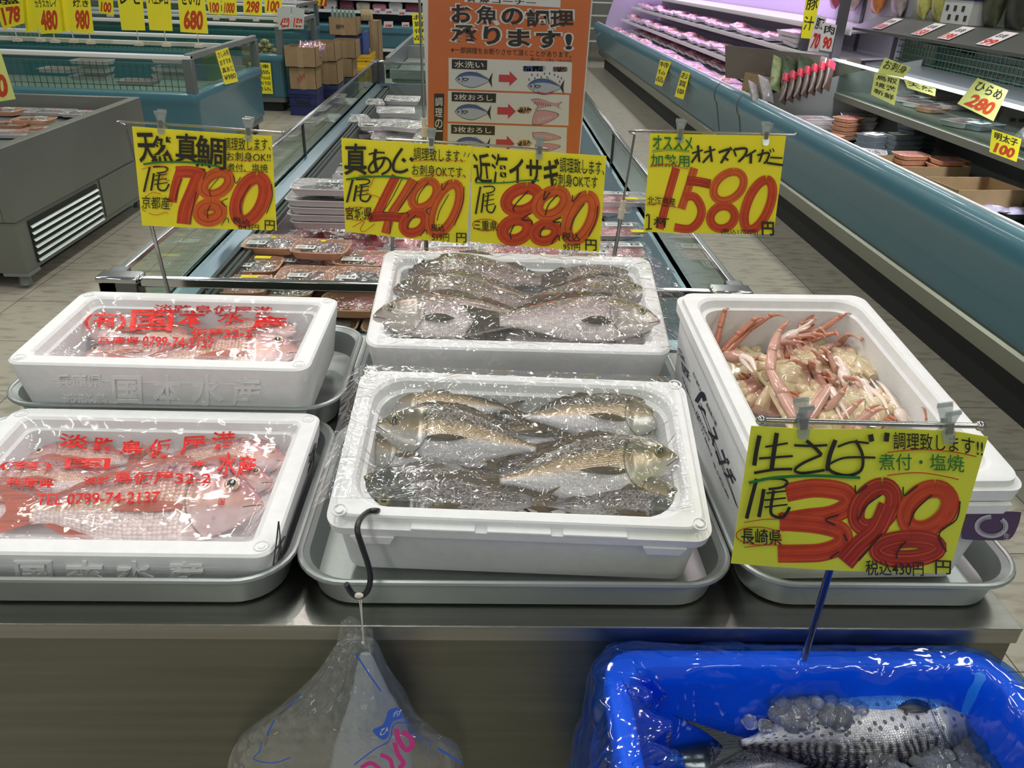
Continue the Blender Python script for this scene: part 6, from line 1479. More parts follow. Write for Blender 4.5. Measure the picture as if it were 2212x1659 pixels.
for k, (hd, tl, sk, zz, l) in enumerate((((1300, 935), (880, 960), 'aji', .060, 'horse mackerel buried in the middle of the pile, its side glimpsed between the golden ones'), ((840, 1000), (1260, 1020), 'aji_dark', .058, 'horse mackerel buried below the dark ones at the left'), ((1470, 935), (1090, 950), 'aji', .055, 'horse mackerel buried behind the right golden one'), ((1000, 870), (1400, 860), 'aji', .050, 'horse mackerel against the rear wall of the box'))):
    lay('M1', 'aji', sk, hd, tl, l, G3, zl=zz, roll=.1, seed=30+k)
# ------------------------------------------------------------------ clear film over the fish
def bake_trees(objs):
    dg = bpy.context.evaluated_depsgraph_get(); out = []
    bpy.context.view_layer.update()
    for r in objs:
        for ch in [r]+list(r.children_recursive):
            if ch.type == 'MESH':
                me = ch.data; out.append((ch.matrix_world.copy(), BVHTree.FromPolygons([v.co for v in me.vertices], [tuple(p.vertices) for p in me.polygons])))
    return out
def film(key, label, mt, x0, x1, y0, y1, nx=110, ny=80, base=.03, lift=.0022, over=False, drop=.35, seed=0, rough_amp=.0015, relax=40, drops=(1, 1, 1, 1), maxdrop=.07):
    M, w, d, h = BX[key]; trees = bake_trees(FISHES[key]); Hh = np.full((nx+1, ny+1), -1.)
    bpy.context.view_layer.update()
    wall = .03
    pre = [(Mo.inverted() @ M, M.inverted() @ Mo, T) for Mo, T in trees]
    for i in range(nx+1):
        for j in range(ny+1):
            x, y = x0+(x1-x0)*i/nx, y0+(y1-y0)*j/ny
            inside = abs(x) < w/2-wall and abs(y) < d/2-wall
            best = h-base if inside else h+.0012
            for A, Bm, T in pre:
                o = A @ Vector((x, y, h+.2)); dn = (A.to_3x3() @ Vector((0, 0, -1))).normalized()
                loc, n_, idx, dist = T.ray_cast(o, dn)
                if loc is not None: best = max(best, (Bm @ loc).z)
            if not inside:
                ox = max(abs(x)-w/2, 0); oy = max(abs(y)-d/2, 0); dd = 0
                if x > w/2: dd += ox*drops[1]
                if x < -w/2: dd += ox*drops[0]
                if y > d/2: dd += oy*drops[3]
                if y < -d/2: dd += oy*drops[2]
                if best < h+.002: best = h+.0015-min(dd, maxdrop)
            Hh[i, j] = best
    Hh += lift; F = Hh.copy()
    for _ in range(relax):
        B = F.copy(); B[1:-1, 1:-1] = (F[2:, 1:-1]+F[:-2, 1:-1]+F[1:-1, 2:]+F[1:-1, :-2])/4; F = np.maximum(Hh, B)
    for _ in range(2):
        B = F.copy(); B[1:-1, 1:-1] = (F[1:-1, 1:-1]*2+F[2:, 1:-1]+F[:-2, 1:-1]+F[1:-1, 2:]+F[1:-1, :-2])/6; F = B+.0003
    for i in range(nx+1):
        for j in range(ny+1):
            x, y = x0+(x1-x0)*i/nx, y0+(y1-y0)*j/ny; out = max(abs(x)-w/2, abs(y)-d/2, 0)
            F[i, j] += (rough_amp+min(out, .03)*.25)*abs(noise.noise(Vector((x*38+seed, y*38, seed*1.3)))+.5*noise.noise(Vector((x*90, y*90, seed))))
    mb = MB(); vs = []
    for i in range(nx+1):
        for j in range(ny+1):
            x, y = x0+(x1-x0)*i/nx, y0+(y1-y0)*j/ny
            out = max(abs(x)-w/2, abs(y)-d/2, 0)
            if drops[2] > 1 and y < -d/2: y = -d/2-(-d/2-y)*.12-.002-.004*noise.noise(Vector((x*30, F[i, j]*40, 1)))
            vs.append((x+out*.25*noise.noise(Vector((x*22, y*22, 5))), y, F[i, j]))
    q = ny+1; mb.add(vs, [(i*q+j, (i+1)*q+j, (i+1)*q+j+1, i*q+j+1) for i in range(nx) for j in range(ny)])
    o = mb.build('plastic_film', mt); o.matrix_world = M; tag(o, label, 'plastic film')
    def height(x, y):
        u = min(max((x-x0)/(x1-x0), 0), 1)*nx; v = min(max((y-y0)/(y1-y0), 0), 1)*ny; i, j = min(int(u), nx-1), min(int(v), ny-1); a, b = u-i, v-j
        return F[i, j]*(1-a)*(1-b)+F[i+1, j]*a*(1-b)+F[i, j+1]*(1-a)*b+F[i+1, j+1]*a*b
    return o, height
FILM_T = film_mat('clear_film_taut', haze=.05, hazecol=(240, 225, 232), gloss=.02, rough=.09, wr=.30, scale=9, fres=1.35, fine=.5, stretch=(1, 1.6, .4))
FILM_C = film_mat('clear_film_crumpled', haze=.045, hazecol=(232, 232, 236), gloss=.02, rough=.06, wr=.6, scale=13, fres=1.4, fine=.8, stretch=(1, 1.5, .5))
def wd(k): return BX[k][1]/2, BX[k][2]/2
x_, y_ = wd('L1'); f1, hf1 = film('L1', 'printed clear film lying over the snappers of the front left box', FILM_T, -x_+.028, x_-.028, -y_+.028, y_-.028, base=.035)
x_, y_ = wd('L2'); f2, hf2 = film('L2', 'printed clear film lying over the snappers of the rear left box', FILM_T, -x_+.028, x_-.028, -y_+.028, y_-.028, base=.035)
x_, y_ = wd('M1'); f3, hf3 = film('M1', 'crumpled clear film over the horse mackerel, spilling over the left rim', FILM_C, -x_-.022, x_-.02, -y_+.03, y_-.004, nx=130, base=.045, drops=(1.2, 1, 1, .6), seed=3)
x_, y_ = wd('M2'); f4, hf4 = film('M2', 'loose clear film over the isaki, hanging over the front and right of the box', FILM_C, -x_+.02, x_+.055, -y_-.05, y_+.01, nx=140, ny=100, base=.05, drops=(1, .7, 2.2, .6), seed=8, maxdrop=.09)
# printed red lettering on the snapper films
FRED = mat('film_print_red', (224, 40, 34), .35)
def subdiv(vs, fs, n=1):
    bm = bmesh.new(); bv = [bm.verts.new((p[0], p[1], 0)) for p in vs]
    for f in fs:
        try: bm.faces.new([bv[i] for i in f])
        except Exception: pass
    bmesh.ops.triangulate(bm, faces=bm.faces); 
    for _ in range(n):
        le = [e for e in bm.edges if e.calc_length() > .05]
        if le: bmesh.ops.subdivide_edges(bm, edges=le, cuts=1)
        bmesh.ops.triangulate(bm, faces=bm.faces)
    bm.verts.index_update(); out = [(v.co.x, v.co.y) for v in bm.verts]; of = [tuple(v.index for v in f.verts) for f in bm.faces]; bm.free(); return out, of
def film_text(key, fo, hf, items):
    M, w, d, h = BX[key]; mb = MB()
    for body, x0, y0, x1, y1, bold, sl in items:
        vs, fs, a = text_geo(body, bold); vs, fs = subdiv(vs, fs, 3)
        P = []
        for u, v in vs:
            px, py = x0+(x1-x0)*u+.12*(v-.5)*(y1-y0), y1-(y1-y0)*v+sl*(x1-x0)*(u-.5); z = h+.03
            while z > h-.06:
                p = hit(M, px, py, 2, z)
                if z <= hf(p.x, p.y)+.0009: break
                z -= .0006
            P.append(Vector((p.x, p.y, max(p.z, h-.06))))
        mb.add(P, fs)
    o = mb.build('red_print', FRED, fo, smooth=False); return o
film_text('L1', f1, hf1, [('淡', 127, 938, 192, 968, .018, .1), ('路', 202, 945, 247, 977, .018, .1), ('島', 260, 951, 309, 984, .018, 0), ('仮', 322, 948, 371, 987, .018, -.05), ('屋', 390, 942, 443, 981, .018, -.05), ('港', 456, 932, 508, 970, .018, -.05),
    ('(有)', 0, 995, 112, 1016, .018, 0), ('国', 140, 990, 238, 1012, .018, 0), ('水産', 470, 980, 552, 1030, .018, .15), ('本', 408, 994, 450, 1008, .018, 0), ('兵庫県', 13, 1032, 118, 1052, .018, .05), ('淡路', 180, 1030, 240, 1046, .018, 0), ('島仮屋32-2', 247, 1018, 456, 1046, .018, 0), ('TEL 0799-74-2137', 78, 1064, 345, 1089, .018, -.02), ('国', 472, 1075, 485, 1091, .0, 0)])
film_text('L2', f2, hf2, [('淡路島仮屋港', 331, 660, 589, 679, .018, .02), ('(有)', 183, 674, 271, 712, .018, 0), ('国', 282, 669, 374, 715, .018, 0), ('本', 384, 670, 444, 707, .018, 0), ('水', 469, 674, 529, 697, .018, 0), ('産', 543, 682, 620, 713, .018, .05), ('兵庫県', 211, 727, 303, 742, .018, 0), ('仮屋32-2', 412, 709, 546, 730, .018, 0), ('0799-74-2137', 308, 728, 462, 750, .018, .03)])
# strip of absorbent paper in the front left box
M, w, d, h = BX['L1']
mb = MB(); pa = [hit(M, x, y, 2, h-.02) for x, y in ((125, 1020), (160, 1052), (330, 1000), (318, 985))]
mb.grid(lambda u, v: (lambda p: (p.x, p.y, hf1(p.x, p.y)-.004))(pa[0]*(1-u)*(1-v)+pa[3]*u*(1-v)+pa[2]*u*v+pa[1]*(1-u)*v), 14, 6, th=(0, 0, .0004))
o = mb.build('paper_sheet', mat('absorbent_paper', (226, 200, 206), .8)); o.matrix_world = M; tag(o, 'pink-white absorbent paper strip lying between the snappers of the front left box', 'paper')
# ------------------------------------------------------------------ snow crabs
CS = mat('crab_cream_shell', (208, 184, 150), .3, var=.10, vscale=40, bump=.25, bscale=90, coat=.5, sss=.15)
CS2 = mat('crab_pale_belly', (214, 198, 162), .28, var=.12, vscale=30, bump=.25, bscale=70, coat=.5, sss=.15)
CL = mat('crab_leg_pink', (198, 150, 134), .3, var=.12, vscale=50, bump=.2, bscale=120, coat=.5, sss=.1)
CO = mat('crab_leg_orange', (188, 118, 92), .3, var=.14, vscale=40, bump=.2, bscale=120, coat=.5)
CW = mat('crab_claw_white', (232, 212, 200), .3, var=.06, vscale=40, coat=.5)
M, w, d, h = BX['CR']
def cp(px, py, zl): return hit(M, px, py, 2, h-zl)
def leg_part(root, pts, rad, mt=CL, tipmt=CO, name='leg', flat=.72, split=True):
    """jointed leg: pts = joints from body to tip, rad = radius at each joint"""
    P = [Vector(p) for p in pts]; mb = MB(); mt_i = MB()
    n = len(P)
    for i in range(n-1):
        a, b = P[i], P[i+1]; last = (i == n-2 and split); m_ = mt_i if last else mb
        if last:
            mid = a.lerp(b, .55)+Vector((0, 0, .0035)); pp = smoothpath([a, mid, b], 4); rr_ = [rad[i]*(1-.92*k/(len(pp)-1))*.85 for k in range(len(pp))]
            m_.tube(pp, rr_, 10, flat=flat)
        else:
            pp = [a.lerp(b, k/8) for k in range(9)]; prof = [.80, .98, 1.05, 1.06, 1.04, 1.0, .97, .95, .86]
            m_.tube(pp, [(rad[i]+(rad[i+1]-rad[i])*k/8)*prof[k] for k in range(9)], 12, flat=flat)
        if i > 0: mb.sphere(a, rad[i]*.98, 10)
    o = mb.build(name, mt, root)
    if mt_i.v: mt_i.build('leg_tip', tipmt, o)
    return o
def claw_part(root, pts, palm_r, f1, f2, mt=CL, seed=0):
    """arm joints pts; last segment is the palm; f1/f2: finger points after the palm"""
    mb = MB(); P = [Vector(p) for p in pts]
    for i in range(len(P)-1):
        r0 = palm_r*(.55 if i < len(P)-2 else .62); pp = [P[i].lerp(P[i+1], k/8) for k in range(9)]
        prof = [.7, .9, 1, 1.02, 1, .98, .95, .9, .8] if i < len(P)-2 else [.62, .9, 1.15, 1.35, 1.48, 1.5, 1.42, 1.22, .95]
        mb.tube(pp, [r0*q for q in prof], 14, flat=.66); mb.sphere(P[i], r0*.75, 10)
    # row of small thorns
    a, b = P[-2], P[-1]
    for k in range(10):
        c = a.lerp(b, k/9)+Vector((0, palm_r*.62, palm_r*.35)); mb.tube([c, c+Vector((0, .0018, .0022))], [.0008, .0001], 5)
    o = mb.build('claw', mt, root)
    for f in (f1, f2):
        mb = MB(); pp = smoothpath([P[-1]]+[Vector(q) for q in f], 5); L_ = len(pp)
        mb.tube(pp, [palm_r*.50*(1-.86*(k/(L_-1))**1.2) for k in range(L_)], 10, flat=.8)
        for k in range(3, L_-2, 2): mb.sphere(pp[k]-Vector((0, 0, palm_r*.1)), palm_r*.10, 6)
        mb.build('claw_finger', CW, o)
    return o
def crab_body(px, py, zl, ang, label, sc=1.0, up=False):
    sc *= 1.14; c = cp(px, py, zl-.014); Mb = M @ Matrix.Translation(c) @ Matrix.Rotation(ang, 4, 'Z') @ Matrix.Rotation(.15*math.sin(px), 4, 'X') @ Matrix.Scale(sc, 4)
    root = thing('snow_crab', label, 'crab', mw=Mb, group='snow crabs in the tall foam box')
    # broad body: dome seen from the belly side, grooves running out between the leg bases
    mb = MB(); rs = []; nA, nRr = 72, 14
    def outline(a): return 1-.14*math.cos(a)+.05*abs(math.sin(4*a+.4))
    for i in range(nRr+1):
        q = i/nRr; r = []
        for j in range(nA):
            a = 2*PI*j/nA; R_ = .051*outline(a)*(q if q > 0 else .01)
            side = abs(math.sin(a)); g = max(0, 1-abs(((a*3.2/PI) % 1)-.5)*9)*side; z = .022*(1-q**2.6)-.0075*g*math.sin(PI*min(q*1.15, 1))+.0022*noise.noise(Vector((R_*math.cos(a)*60+px, R_*math.sin(a)*60, 1)))
            r.append((R_*math.cos(a), R_*math.sin(a), z))
        rs.append(r)
    for q in (.92, .6, .05): rs.append([(.051*outline(2*PI*j/nA)*q*math.cos(2*PI*j/nA), .051*outline(2*PI*j/nA)*q*math.sin(2*PI*j/nA), -.012*(1-q)-.004) for j in range(nA)])
    mb.rings(rs); mb.build('body_shell', CS2 if not up else CL, root, angle=180)
    for s_ in (-1, 1):
        for k in range(4):
            a = .62+.52*k; x, y = .040*math.cos(a)*1.0, s_*.040*math.sin(a)
            mb = MB(); b0 = Vector((x*.72, y*.72, .010)); b1 = Vector((x*1.32, y*1.32, .009)); mb.tube([b0, b0.lerp(b1, .3), b0.lerp(b1, .62), b0.lerp(b1, .75), b1], [.006, .0112, .0108, .0086, .0084], 14, flat=.85); mb.build('leg_base', CS, root)
    # tail flap with cross grooves
    mb = MB(); mb.grid(lambda u, v: (-.040+.062*u, (v-.5)*2*.0185*(1-.72*u)**.8, .0170+.006*math.sin(PI*v)**.6*(1-.3*u)-.0022*max(0, 1-abs(((u*5) % 1)-.5)*0-abs(((u*5) % 1))*7)-.006*max(0, .15-u)*6), 40, 12, th=(0, 0, .003)); mb.build('tail_flap', CS, root, angle=180)
    mb = MB()
    for s_ in (-1, 1):
        mb.sphere((.042, s_*.012, .004), .0055, 10, sc=(1.2, .8, .8)); mb.tube([(.040, s_*.006, .010), (.052, s_*.004, .012)], [.004, .0015], 8)
    mb.build('mouth_parts', CO, root)
    mb = MB()
    for s_ in (-1, 1): mb.sphere((.047, s_*.019, .002), .0028, 8)
    mb.build('eyes', PUP, root)
    return root, Mb
def rel(Mb, pts): 
    T = Mb.inverted() @ M
    return [T @ Vector(p) for p in pts]
def jl(root, Mb, pxs, rad, **k): return leg_part(root, rel(Mb, [cp(*q) for q in pxs]), rad, **k)
def side_legs(root, sides, seed, length=1.0, lift=.0):
    R = random.Random(seed)
    for s_ in sides:
        for k in range(4):
            x = (.022-.018*k)*1.5; y = s_*.045; a = s_*(1.15-.38*k+R.uniform(-.2, .2)); L1 = .034*length; fold = R.uniform(.5, 1.2)
            p1 = Vector((x+L1*math.cos(a)*.6, y+s_*L1*.75, .006+lift+.010*R.random())); p2 = p1+Vector((.014*math.cos(a*1.3), s_*.004, .006)); p3 = p2+Vector((-.020+.036*R.random(), -s_*.030*fold, .016+.01*R.random())); p4 = p3+Vector((.02*R.uniform(-1, 1), -s_*.022, .004))
            leg_part(root, [(x, y, .006), p1, p2, p3, p4], [.0086, .0082, .0068, .0050, .003])
# bodies (lowest first)
B1, m1 = crab_body(1650, 850, .095, 2.2, 'snow crab at the front left of the pile showing its pinkish face', .80, up=True)
B2, m2 = crab_body(1705, 815, .072, 1.3, 'snow crab at middle left, pale belly up, one long bent leg raised', .86)
B3, m3 = crab_body(1775, 800, .074, .6, 'snow crab in the middle of the pile, belly up', .84)
B4, m4 = crab_body(1845, 795, .078, -.3, 'snow crab at the back right of the pile, belly up', .80)
B5, m5 = crab_body(1775, 885, .070, 2.6, 'snow crab at the front middle of the pile, just behind the 398 sign', .84)
B6, m6 = crab_body(1860, 885, .072, -1.0, 'snow crab at the right of the pile with a long thin claw', .84)
B7, m7 = crab_body(1620, 790, .105, .4, 'snow crab deep at the left wall of the box with a toothed claw lying open', .84)
B8, m8 = crab_body(1725, 755, .100, 1.6, 'snow crab at the back of the pile whose legs point up against the rear wall', .80)
side_legs(B3, (1,), 3); side_legs(B4, (1,), 4, .8); side_legs(B5, (-1,), 5); side_legs(B6, (-1,), 6, .9); side_legs(B1, (-1,), 8, .8); side_legs(B2, (-1,), 2, .8)
# raised legs measured on the photo
jl(B2, m2, [(1722, 905, .030), (1690, 850, .024), (1664, 800, .018), (1668, 758, .012), (1682, 718, .006), (1707, 692, -.004)], [.0105, .0110, .0078, .0082, .0062, .003])
jl(B8, m8, [(1725, 755, .060), (1733, 718, .045), (1748, 690, .030), (1768, 652, .008), (1778, 643, .004)], [.0062, .0054, .0046, .0042, .002], mt=CO)
jl(B8, m8, [(1718, 758, .060), (1728, 722, .040), (1731, 700, .03), (1770, 690, .016)], [.0062, .0056, .0048, .002], mt=CO)
jl(B8, m8, [(1735, 758, .060), (1748, 720, .040), (1752, 704, .03), (1764, 703, .022)], [.0060, .0054, .0046, .002], mt=CO)
jl(B8, m8, [(1745, 730, .050), (1775, 712, .035), (1815, 684, .018), (1840, 678, .014)], [.0060, .0058, .0050, .002], mt=CO)
jl(B8, m8, [(1748, 738, .050), (1782, 724, .036), (1805, 718, .028), (1812, 733, .030)], [.0058, .0054, .0048, .002], mt=CO)
jl(B7, m7, [(1558, 758, .070), (1595, 722, .045), (1628, 692, .022), (1650, 688, .018)], [.0064, .0062, .0050, .002], mt=CO)
jl(B7, m7, [(1568, 762, .070), (1618, 712, .040), (1664, 682, .014), (1697, 686, .012)], [.0064, .0062, .0048, .002], mt=CO)
jl(B7, m7, [(1546, 745, .060), (1556, 705, .035), (1565, 672, .014), (1576, 669, .012)], [.0060, .0056, .0044, .002], mt=CO)
jl(B7, m7, [(1508, 665, .020), (1512, 672, .03), (1516, 682, .04)], [.0048, .004, .003], mt=CO)
for pxs in ([(2005, 905, .03), (1990, 878, .02)], [(2075, 900, .02), (2052, 858, .004)]): jl(B6, m6, [(pxs[0][0]+6, pxs[0][1]+30, .06), pxs[0], pxs[1]], [.006, .0048, .002], mt=CO)
for pxs in ([(2110, 1040, .03), (2106, 1024, .02)], [(2158, 1040, .02), (2156, 1028, .010)]): jl(B6, m6, [(pxs[0][0]+3, pxs[0][1]+12, .04), pxs[0], pxs[1]], [.0045, .0035, .002], mt=CO)
# claws
claw_part(B7, rel(m7, [cp(1545, 800, .09), cp(1570, 768, .05), cp(1605, 772, .034)]), .0175, rel(m7, [cp(1622, 778, .026), cp(1633, 800, .026)]), rel(m7, [cp(1613, 788, .034), cp(1626, 804, .030)]))
claw_part(B8, rel(m8, [cp(1672, 745, .06), cp(1685, 735, .050), cp(1722, 716, .036)]), .0105, rel(m8, [cp(1745, 700, .022), cp(1758, 690, .014)]), rel(m8, [cp(1740, 710, .028), cp(1752, 702, .022)]), mt=CW)
claw_part(B6, rel(m6, [cp(1800, 830, .045), cp(1850, 820, .040), cp(1870, 835, .040)]), .0125, rel(m6, [cp(1905, 862, .040), cp(1920, 895, .044)]), rel(m6, [cp(1885, 870, .040), cp(1900, 905, .046)]), mt=CW)
claw_part(B6, rel(m6, [cp(1965, 900, .060), cp(1955, 915, .050), cp(1940, 885, .044)]), .011, rel(m6, [cp(1912, 840, .040), cp(1892, 822, .036)]), rel(m6, [cp(1905, 850, .044), cp(1880, 818, .040)]), mt=CW)
claw_part(B3, rel(m3, [cp(1740, 900, .05), cp(1780, 838, .030), cp(1795, 840, .026)]), .0115, rel(m3, [cp(1815, 870, .028), cp(1835, 905, .036)]), rel(m3, [cp(1805, 875, .034), cp(1822, 912, .040)]))
claw_part(B4, rel(m4, [cp(1845, 860, .05), cp(1825, 830, .034), cp(1822, 795, .030)]), .0110, rel(m4, [cp(1808, 772, .028), cp(1795, 782, .03)]), rel(m4, [cp(1800, 780, .034), cp(1788, 776, .034)]), mt=CW)
jl(B1, m1, [(1640, 880, .060), (1668, 835, .046), (1700, 900, .04), (1712, 930, .04)], [.0095, .0105, .0085, .006], split=False, mt=CS)
jl(B5, m5, [(1730, 930, .050), (1745, 905, .040), (1790, 838, .026)], [.0085, .0088, .0075], split=False)

# ------------------------------------------------------------------ blue tub with liner, mackerel and ice
TZ = .78
TX0, TX1, TY0, TY1 = .150, .640, .27, .682
tcx, tcy, thx, thy = (TX0+TX1)/2, (TY0+TY1)/2, (TX1-TX0)/2, (TY1-TY0)/2
TUB = mat('tub_blue', (30, 130, 245), .35, var=.03, vscale=4)
t = thing('fish_tub', 'bright blue plastic tub of mackerel in front of the counter, bottom right', 'tub', (tcx, tcy, .40))
O = t.location.copy()
mb = MB(); mb.rr([(thx-.03, thy-.03, .05, .40), (thx-.012, thy-.012, .05, TZ-.05), (thx-.012, thy-.012, .05, TZ-.03), (thx, thy, .045, TZ-.028), (thx, thy, .045, TZ-.003), (thx-.003, thy-.003, .045, TZ), (thx-.022, thy-.022, .04, TZ), (thx-.026, thy-.026, .04, TZ-.004), (thx-.03, thy-.03, .04, TZ-.03), (thx-.045, thy-.045, .04, .50), (thx-.06, thy-.06, .04, .49)], n=7, cx=tcx, cy=tcy)
mb.build('tub_body', TUB, t, off=O, angle=50)
t2 = thing('tub_stand', 'low steel stand carrying the blue tub', 'stand', (tcx, tcy, 0))
mb = MB(); mb.box(-thx+.03, -thy+.03, .37, thx-.03, thy-.03, .40)
mb.build('shelf', M_STEEL_DK, t2)
for sx in (-1, 1):
    for sy in (-1, 1): mb = MB(); mb.cyl((sx*(thx-.05), sy*(thy-.05), 0), (sx*(thx-.05), sy*(thy-.05), .37), .014, 10); mb.build('leg', M_STEEL_DK, t2)
LINER = film_mat('blue_liner_film', tint=(165, 210, 255), haze=.12, hazecol=(10, 104, 240), gloss=.02, rough=.07, wr=.6, scale=8, fres=1.4, fine=.8, stretch=(1, .8, .6))
def liner():
    """one sheet following the inside, over the rim and loosely down the outside"""
    prof = [(-.070, -.150), (-.052, -.125), (-.045, -.08), (-.040, -.04), (-.034, -.010), (-.024, .004), (-.010, .006), (.004, .003), (.010, -.02), (.016, -.07), (.020, -.13), (.022, -.20), (.020, -.28)]
    base = rrect(thx, thy, .05, 9); base = base+[base[0]]
    pts = []; N_ = len(base)-1
    dense = []
    for i in range(N_):
        a, b = Vector(base[i]), Vector(base[i+1]); k = max(1, int((b-a).length/.008))
        for q in range(k): dense.append(a.lerp(b, q/k))
    rs = []
    for p in smoothpath([(a, b, 0) for a, b in prof], 4):
        r = []
        for q in dense:
            dirn = Vector((q.x/thx if abs(q.x) > thx-.05 else 0, q.y/thy if abs(q.y) > thy-.05 else 0)); 
            nx_, ny_ = (max(abs(q.x)-(thx-.05), 0)*math.copysign(1, q.x), max(abs(q.y)-(thy-.05), 0)*math.copysign(1, q.y)); ln = math.hypot(nx_, ny_) or 1; nx_, ny_ = nx_/ln, ny_/ln
            loose = .004 if -.03 < p.x < .006 else (.012 if p.x <= -.03 else .018)
            n_ = noise.noise(Vector((q.x*16, q.y*16, p.y*9)))+.5*noise.noise(Vector((q.x*45, q.y*45, p.y*16)))
            left = max(0, (-q.x-thx*.55)/(thx*.45)); bunch = left*(.012 if p.x > -.01 else .018)*abs(noise.noise(Vector((q.y*26, p.y*16, p.x*30))))*2.2
            off = p.x+(loose*n_*.8 if p.x < -.012 or p.x > .006 else 0)+(bunch if p.x > 0 else -bunch*1.6)
            zz = p.y+(.0012*n_ if abs(p.x) < .03 else .004*n_)+left*.006*abs(n_)*1.6
            if p.x > -.03 and p.x < .006: zz = max(zz, .0035)
            r.append((tcx+q.x+nx_*off, min(tcy+q.y+ny_*off, .6955), TZ+zz))
        rs.append(r)
    mb = MB(); mb.rings(rs, False, False); o = mb.build('tub_liner', LINER, off=Vector((tcx, tcy, TZ)), angle=180)
    return tag(o, 'crinkled translucent blue plastic liner draped over the rim of the blue tub', 'liner')
liner()
# dark brine / meltwater below the fish
mb = MB(); mb.rr([(thx-.05, thy-.05, .04, .502), (thx-.05, thy-.05, .04, .640)], n=6)
o = mb.build('brine', mat('brine_dark', (10, 20, 44), .06, spec=.6)); o.location = (tcx, tcy, 0); tag(o, 'dark icy water around the mackerel in the blue tub', 'water', kind='stuff')
TM = Matrix.Translation((tcx, tcy, TZ))
def lay_t(kind, skin, head, tail, z, label, zt=None, roll=0, L=None, **k):
    a = atz(head[0], head[1], z); b = atz(tail[0], tail[1], zt if zt else z); X = b-a; Ln = L or X.length; X.normalize(); Z = Vector((0, 0, 1)); Y = Z.cross(X).normalized(); Z = X.cross(Y)
    R = Matrix((X, Y, Z)).transposed().to_4x4(); R.translation = a
    return fish(kind, FM[skin], R, Ln, k.pop('mir', False), label, 'mackerel in the blue tub', roll=roll, **k)
lay_t('saba', 'saba', (2165, 1556), (1462, 1628), .690, 'large mackerel with silver belly and dark spots lying across the blue tub', mir=False, pect=True, dorsal=0, roll=-.45, thk=1.15, bend=-.01, dk=1.38)
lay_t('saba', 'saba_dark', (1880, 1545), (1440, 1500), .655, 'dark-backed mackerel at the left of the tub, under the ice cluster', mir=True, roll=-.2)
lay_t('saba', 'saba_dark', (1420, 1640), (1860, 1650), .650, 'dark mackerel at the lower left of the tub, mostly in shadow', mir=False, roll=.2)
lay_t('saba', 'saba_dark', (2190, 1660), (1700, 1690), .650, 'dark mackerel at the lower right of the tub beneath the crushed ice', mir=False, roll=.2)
ICE = nodes('ice')[0]; b = ICE.node_tree.nodes['Principled BSDF']; b.inputs['Base Color'].default_value = (.93, .95, 1, 1); b.inputs['Transmission Weight'].default_value = .93; b.inputs['Roughness'].default_value = .07; b.inputs['IOR'].default_value = 1.31
def ice(name, label, lumps, kind=None):
    mb = MB()
    for k, (x, y, z, r) in enumerate(lumps):
        rs = []; R = random.Random(k)
        a1, a2 = R.random()*6, R.random()*6
        for i in range(7):
            th = PI*i/6; rr_ = max(math.sin(th), .05)
            rs.append([(x+r*rr_*math.cos(q)*(1+.35*noise.noise(Vector((math.cos(q)*1.5+a1, math.sin(q)*1.5, th+k)))), y+r*rr_*math.sin(q)*(1+.35*noise.noise(Vector((math.cos(q)*1.5, math.sin(q)*1.5+a2, th+k*2)))), z-r*.8*math.cos(th)) for q in [2*PI*j/9 for j in range(9)]])
        mb.rings(rs)
    o = mb.build(name, ICE, off=Vector(lumps[0][:3]), angle=22)
    return tag(o, label, 'ice', kind=kind)
R = random.Random(5); lumps = []
for k in range(44):
    px, py = R.uniform(1672, 1862), R.uniform(1498, 1562); e = ((px-1767)/100)**2+((py-1530)/38)**2
    if e < 1.1: p = atz(px, py, .728+.010*(1-e)); lumps.append((p.x, p.y, p.z-.004*R.random(), R.uniform(.007, .013)))
ice('ice_cluster', 'cluster of glassy ice lumps frozen together on the mackerel', lumps)
lumps = []
for k in range(150):
    px, py = R.uniform(1880, 2212), R.uniform(1585, 1700)
    if (px-1880)*.35+(py-1585) > 40+R.uniform(-12, 25): p = atz(px, py, .705-.012*R.random()); lumps.append((min(p.x, .60), p.y, p.z, R.uniform(.005, .012)))
ice('crushed_ice', 'crushed ice heaped over the mackerel at the lower right of the tub', lumps, 'stuff')
lumps = [(lambda p: (p.x, p.y, p.z, .010))(atz(px, py, .715)) for px, py in ((1620, 1560), (1655, 1570), (1985, 1560), (2010, 1575), (1965, 1575), (1960, 1545))]
ice('ice_lump', 'few loose ice lumps beside the spotted mackerel', lumps, 'stuff')

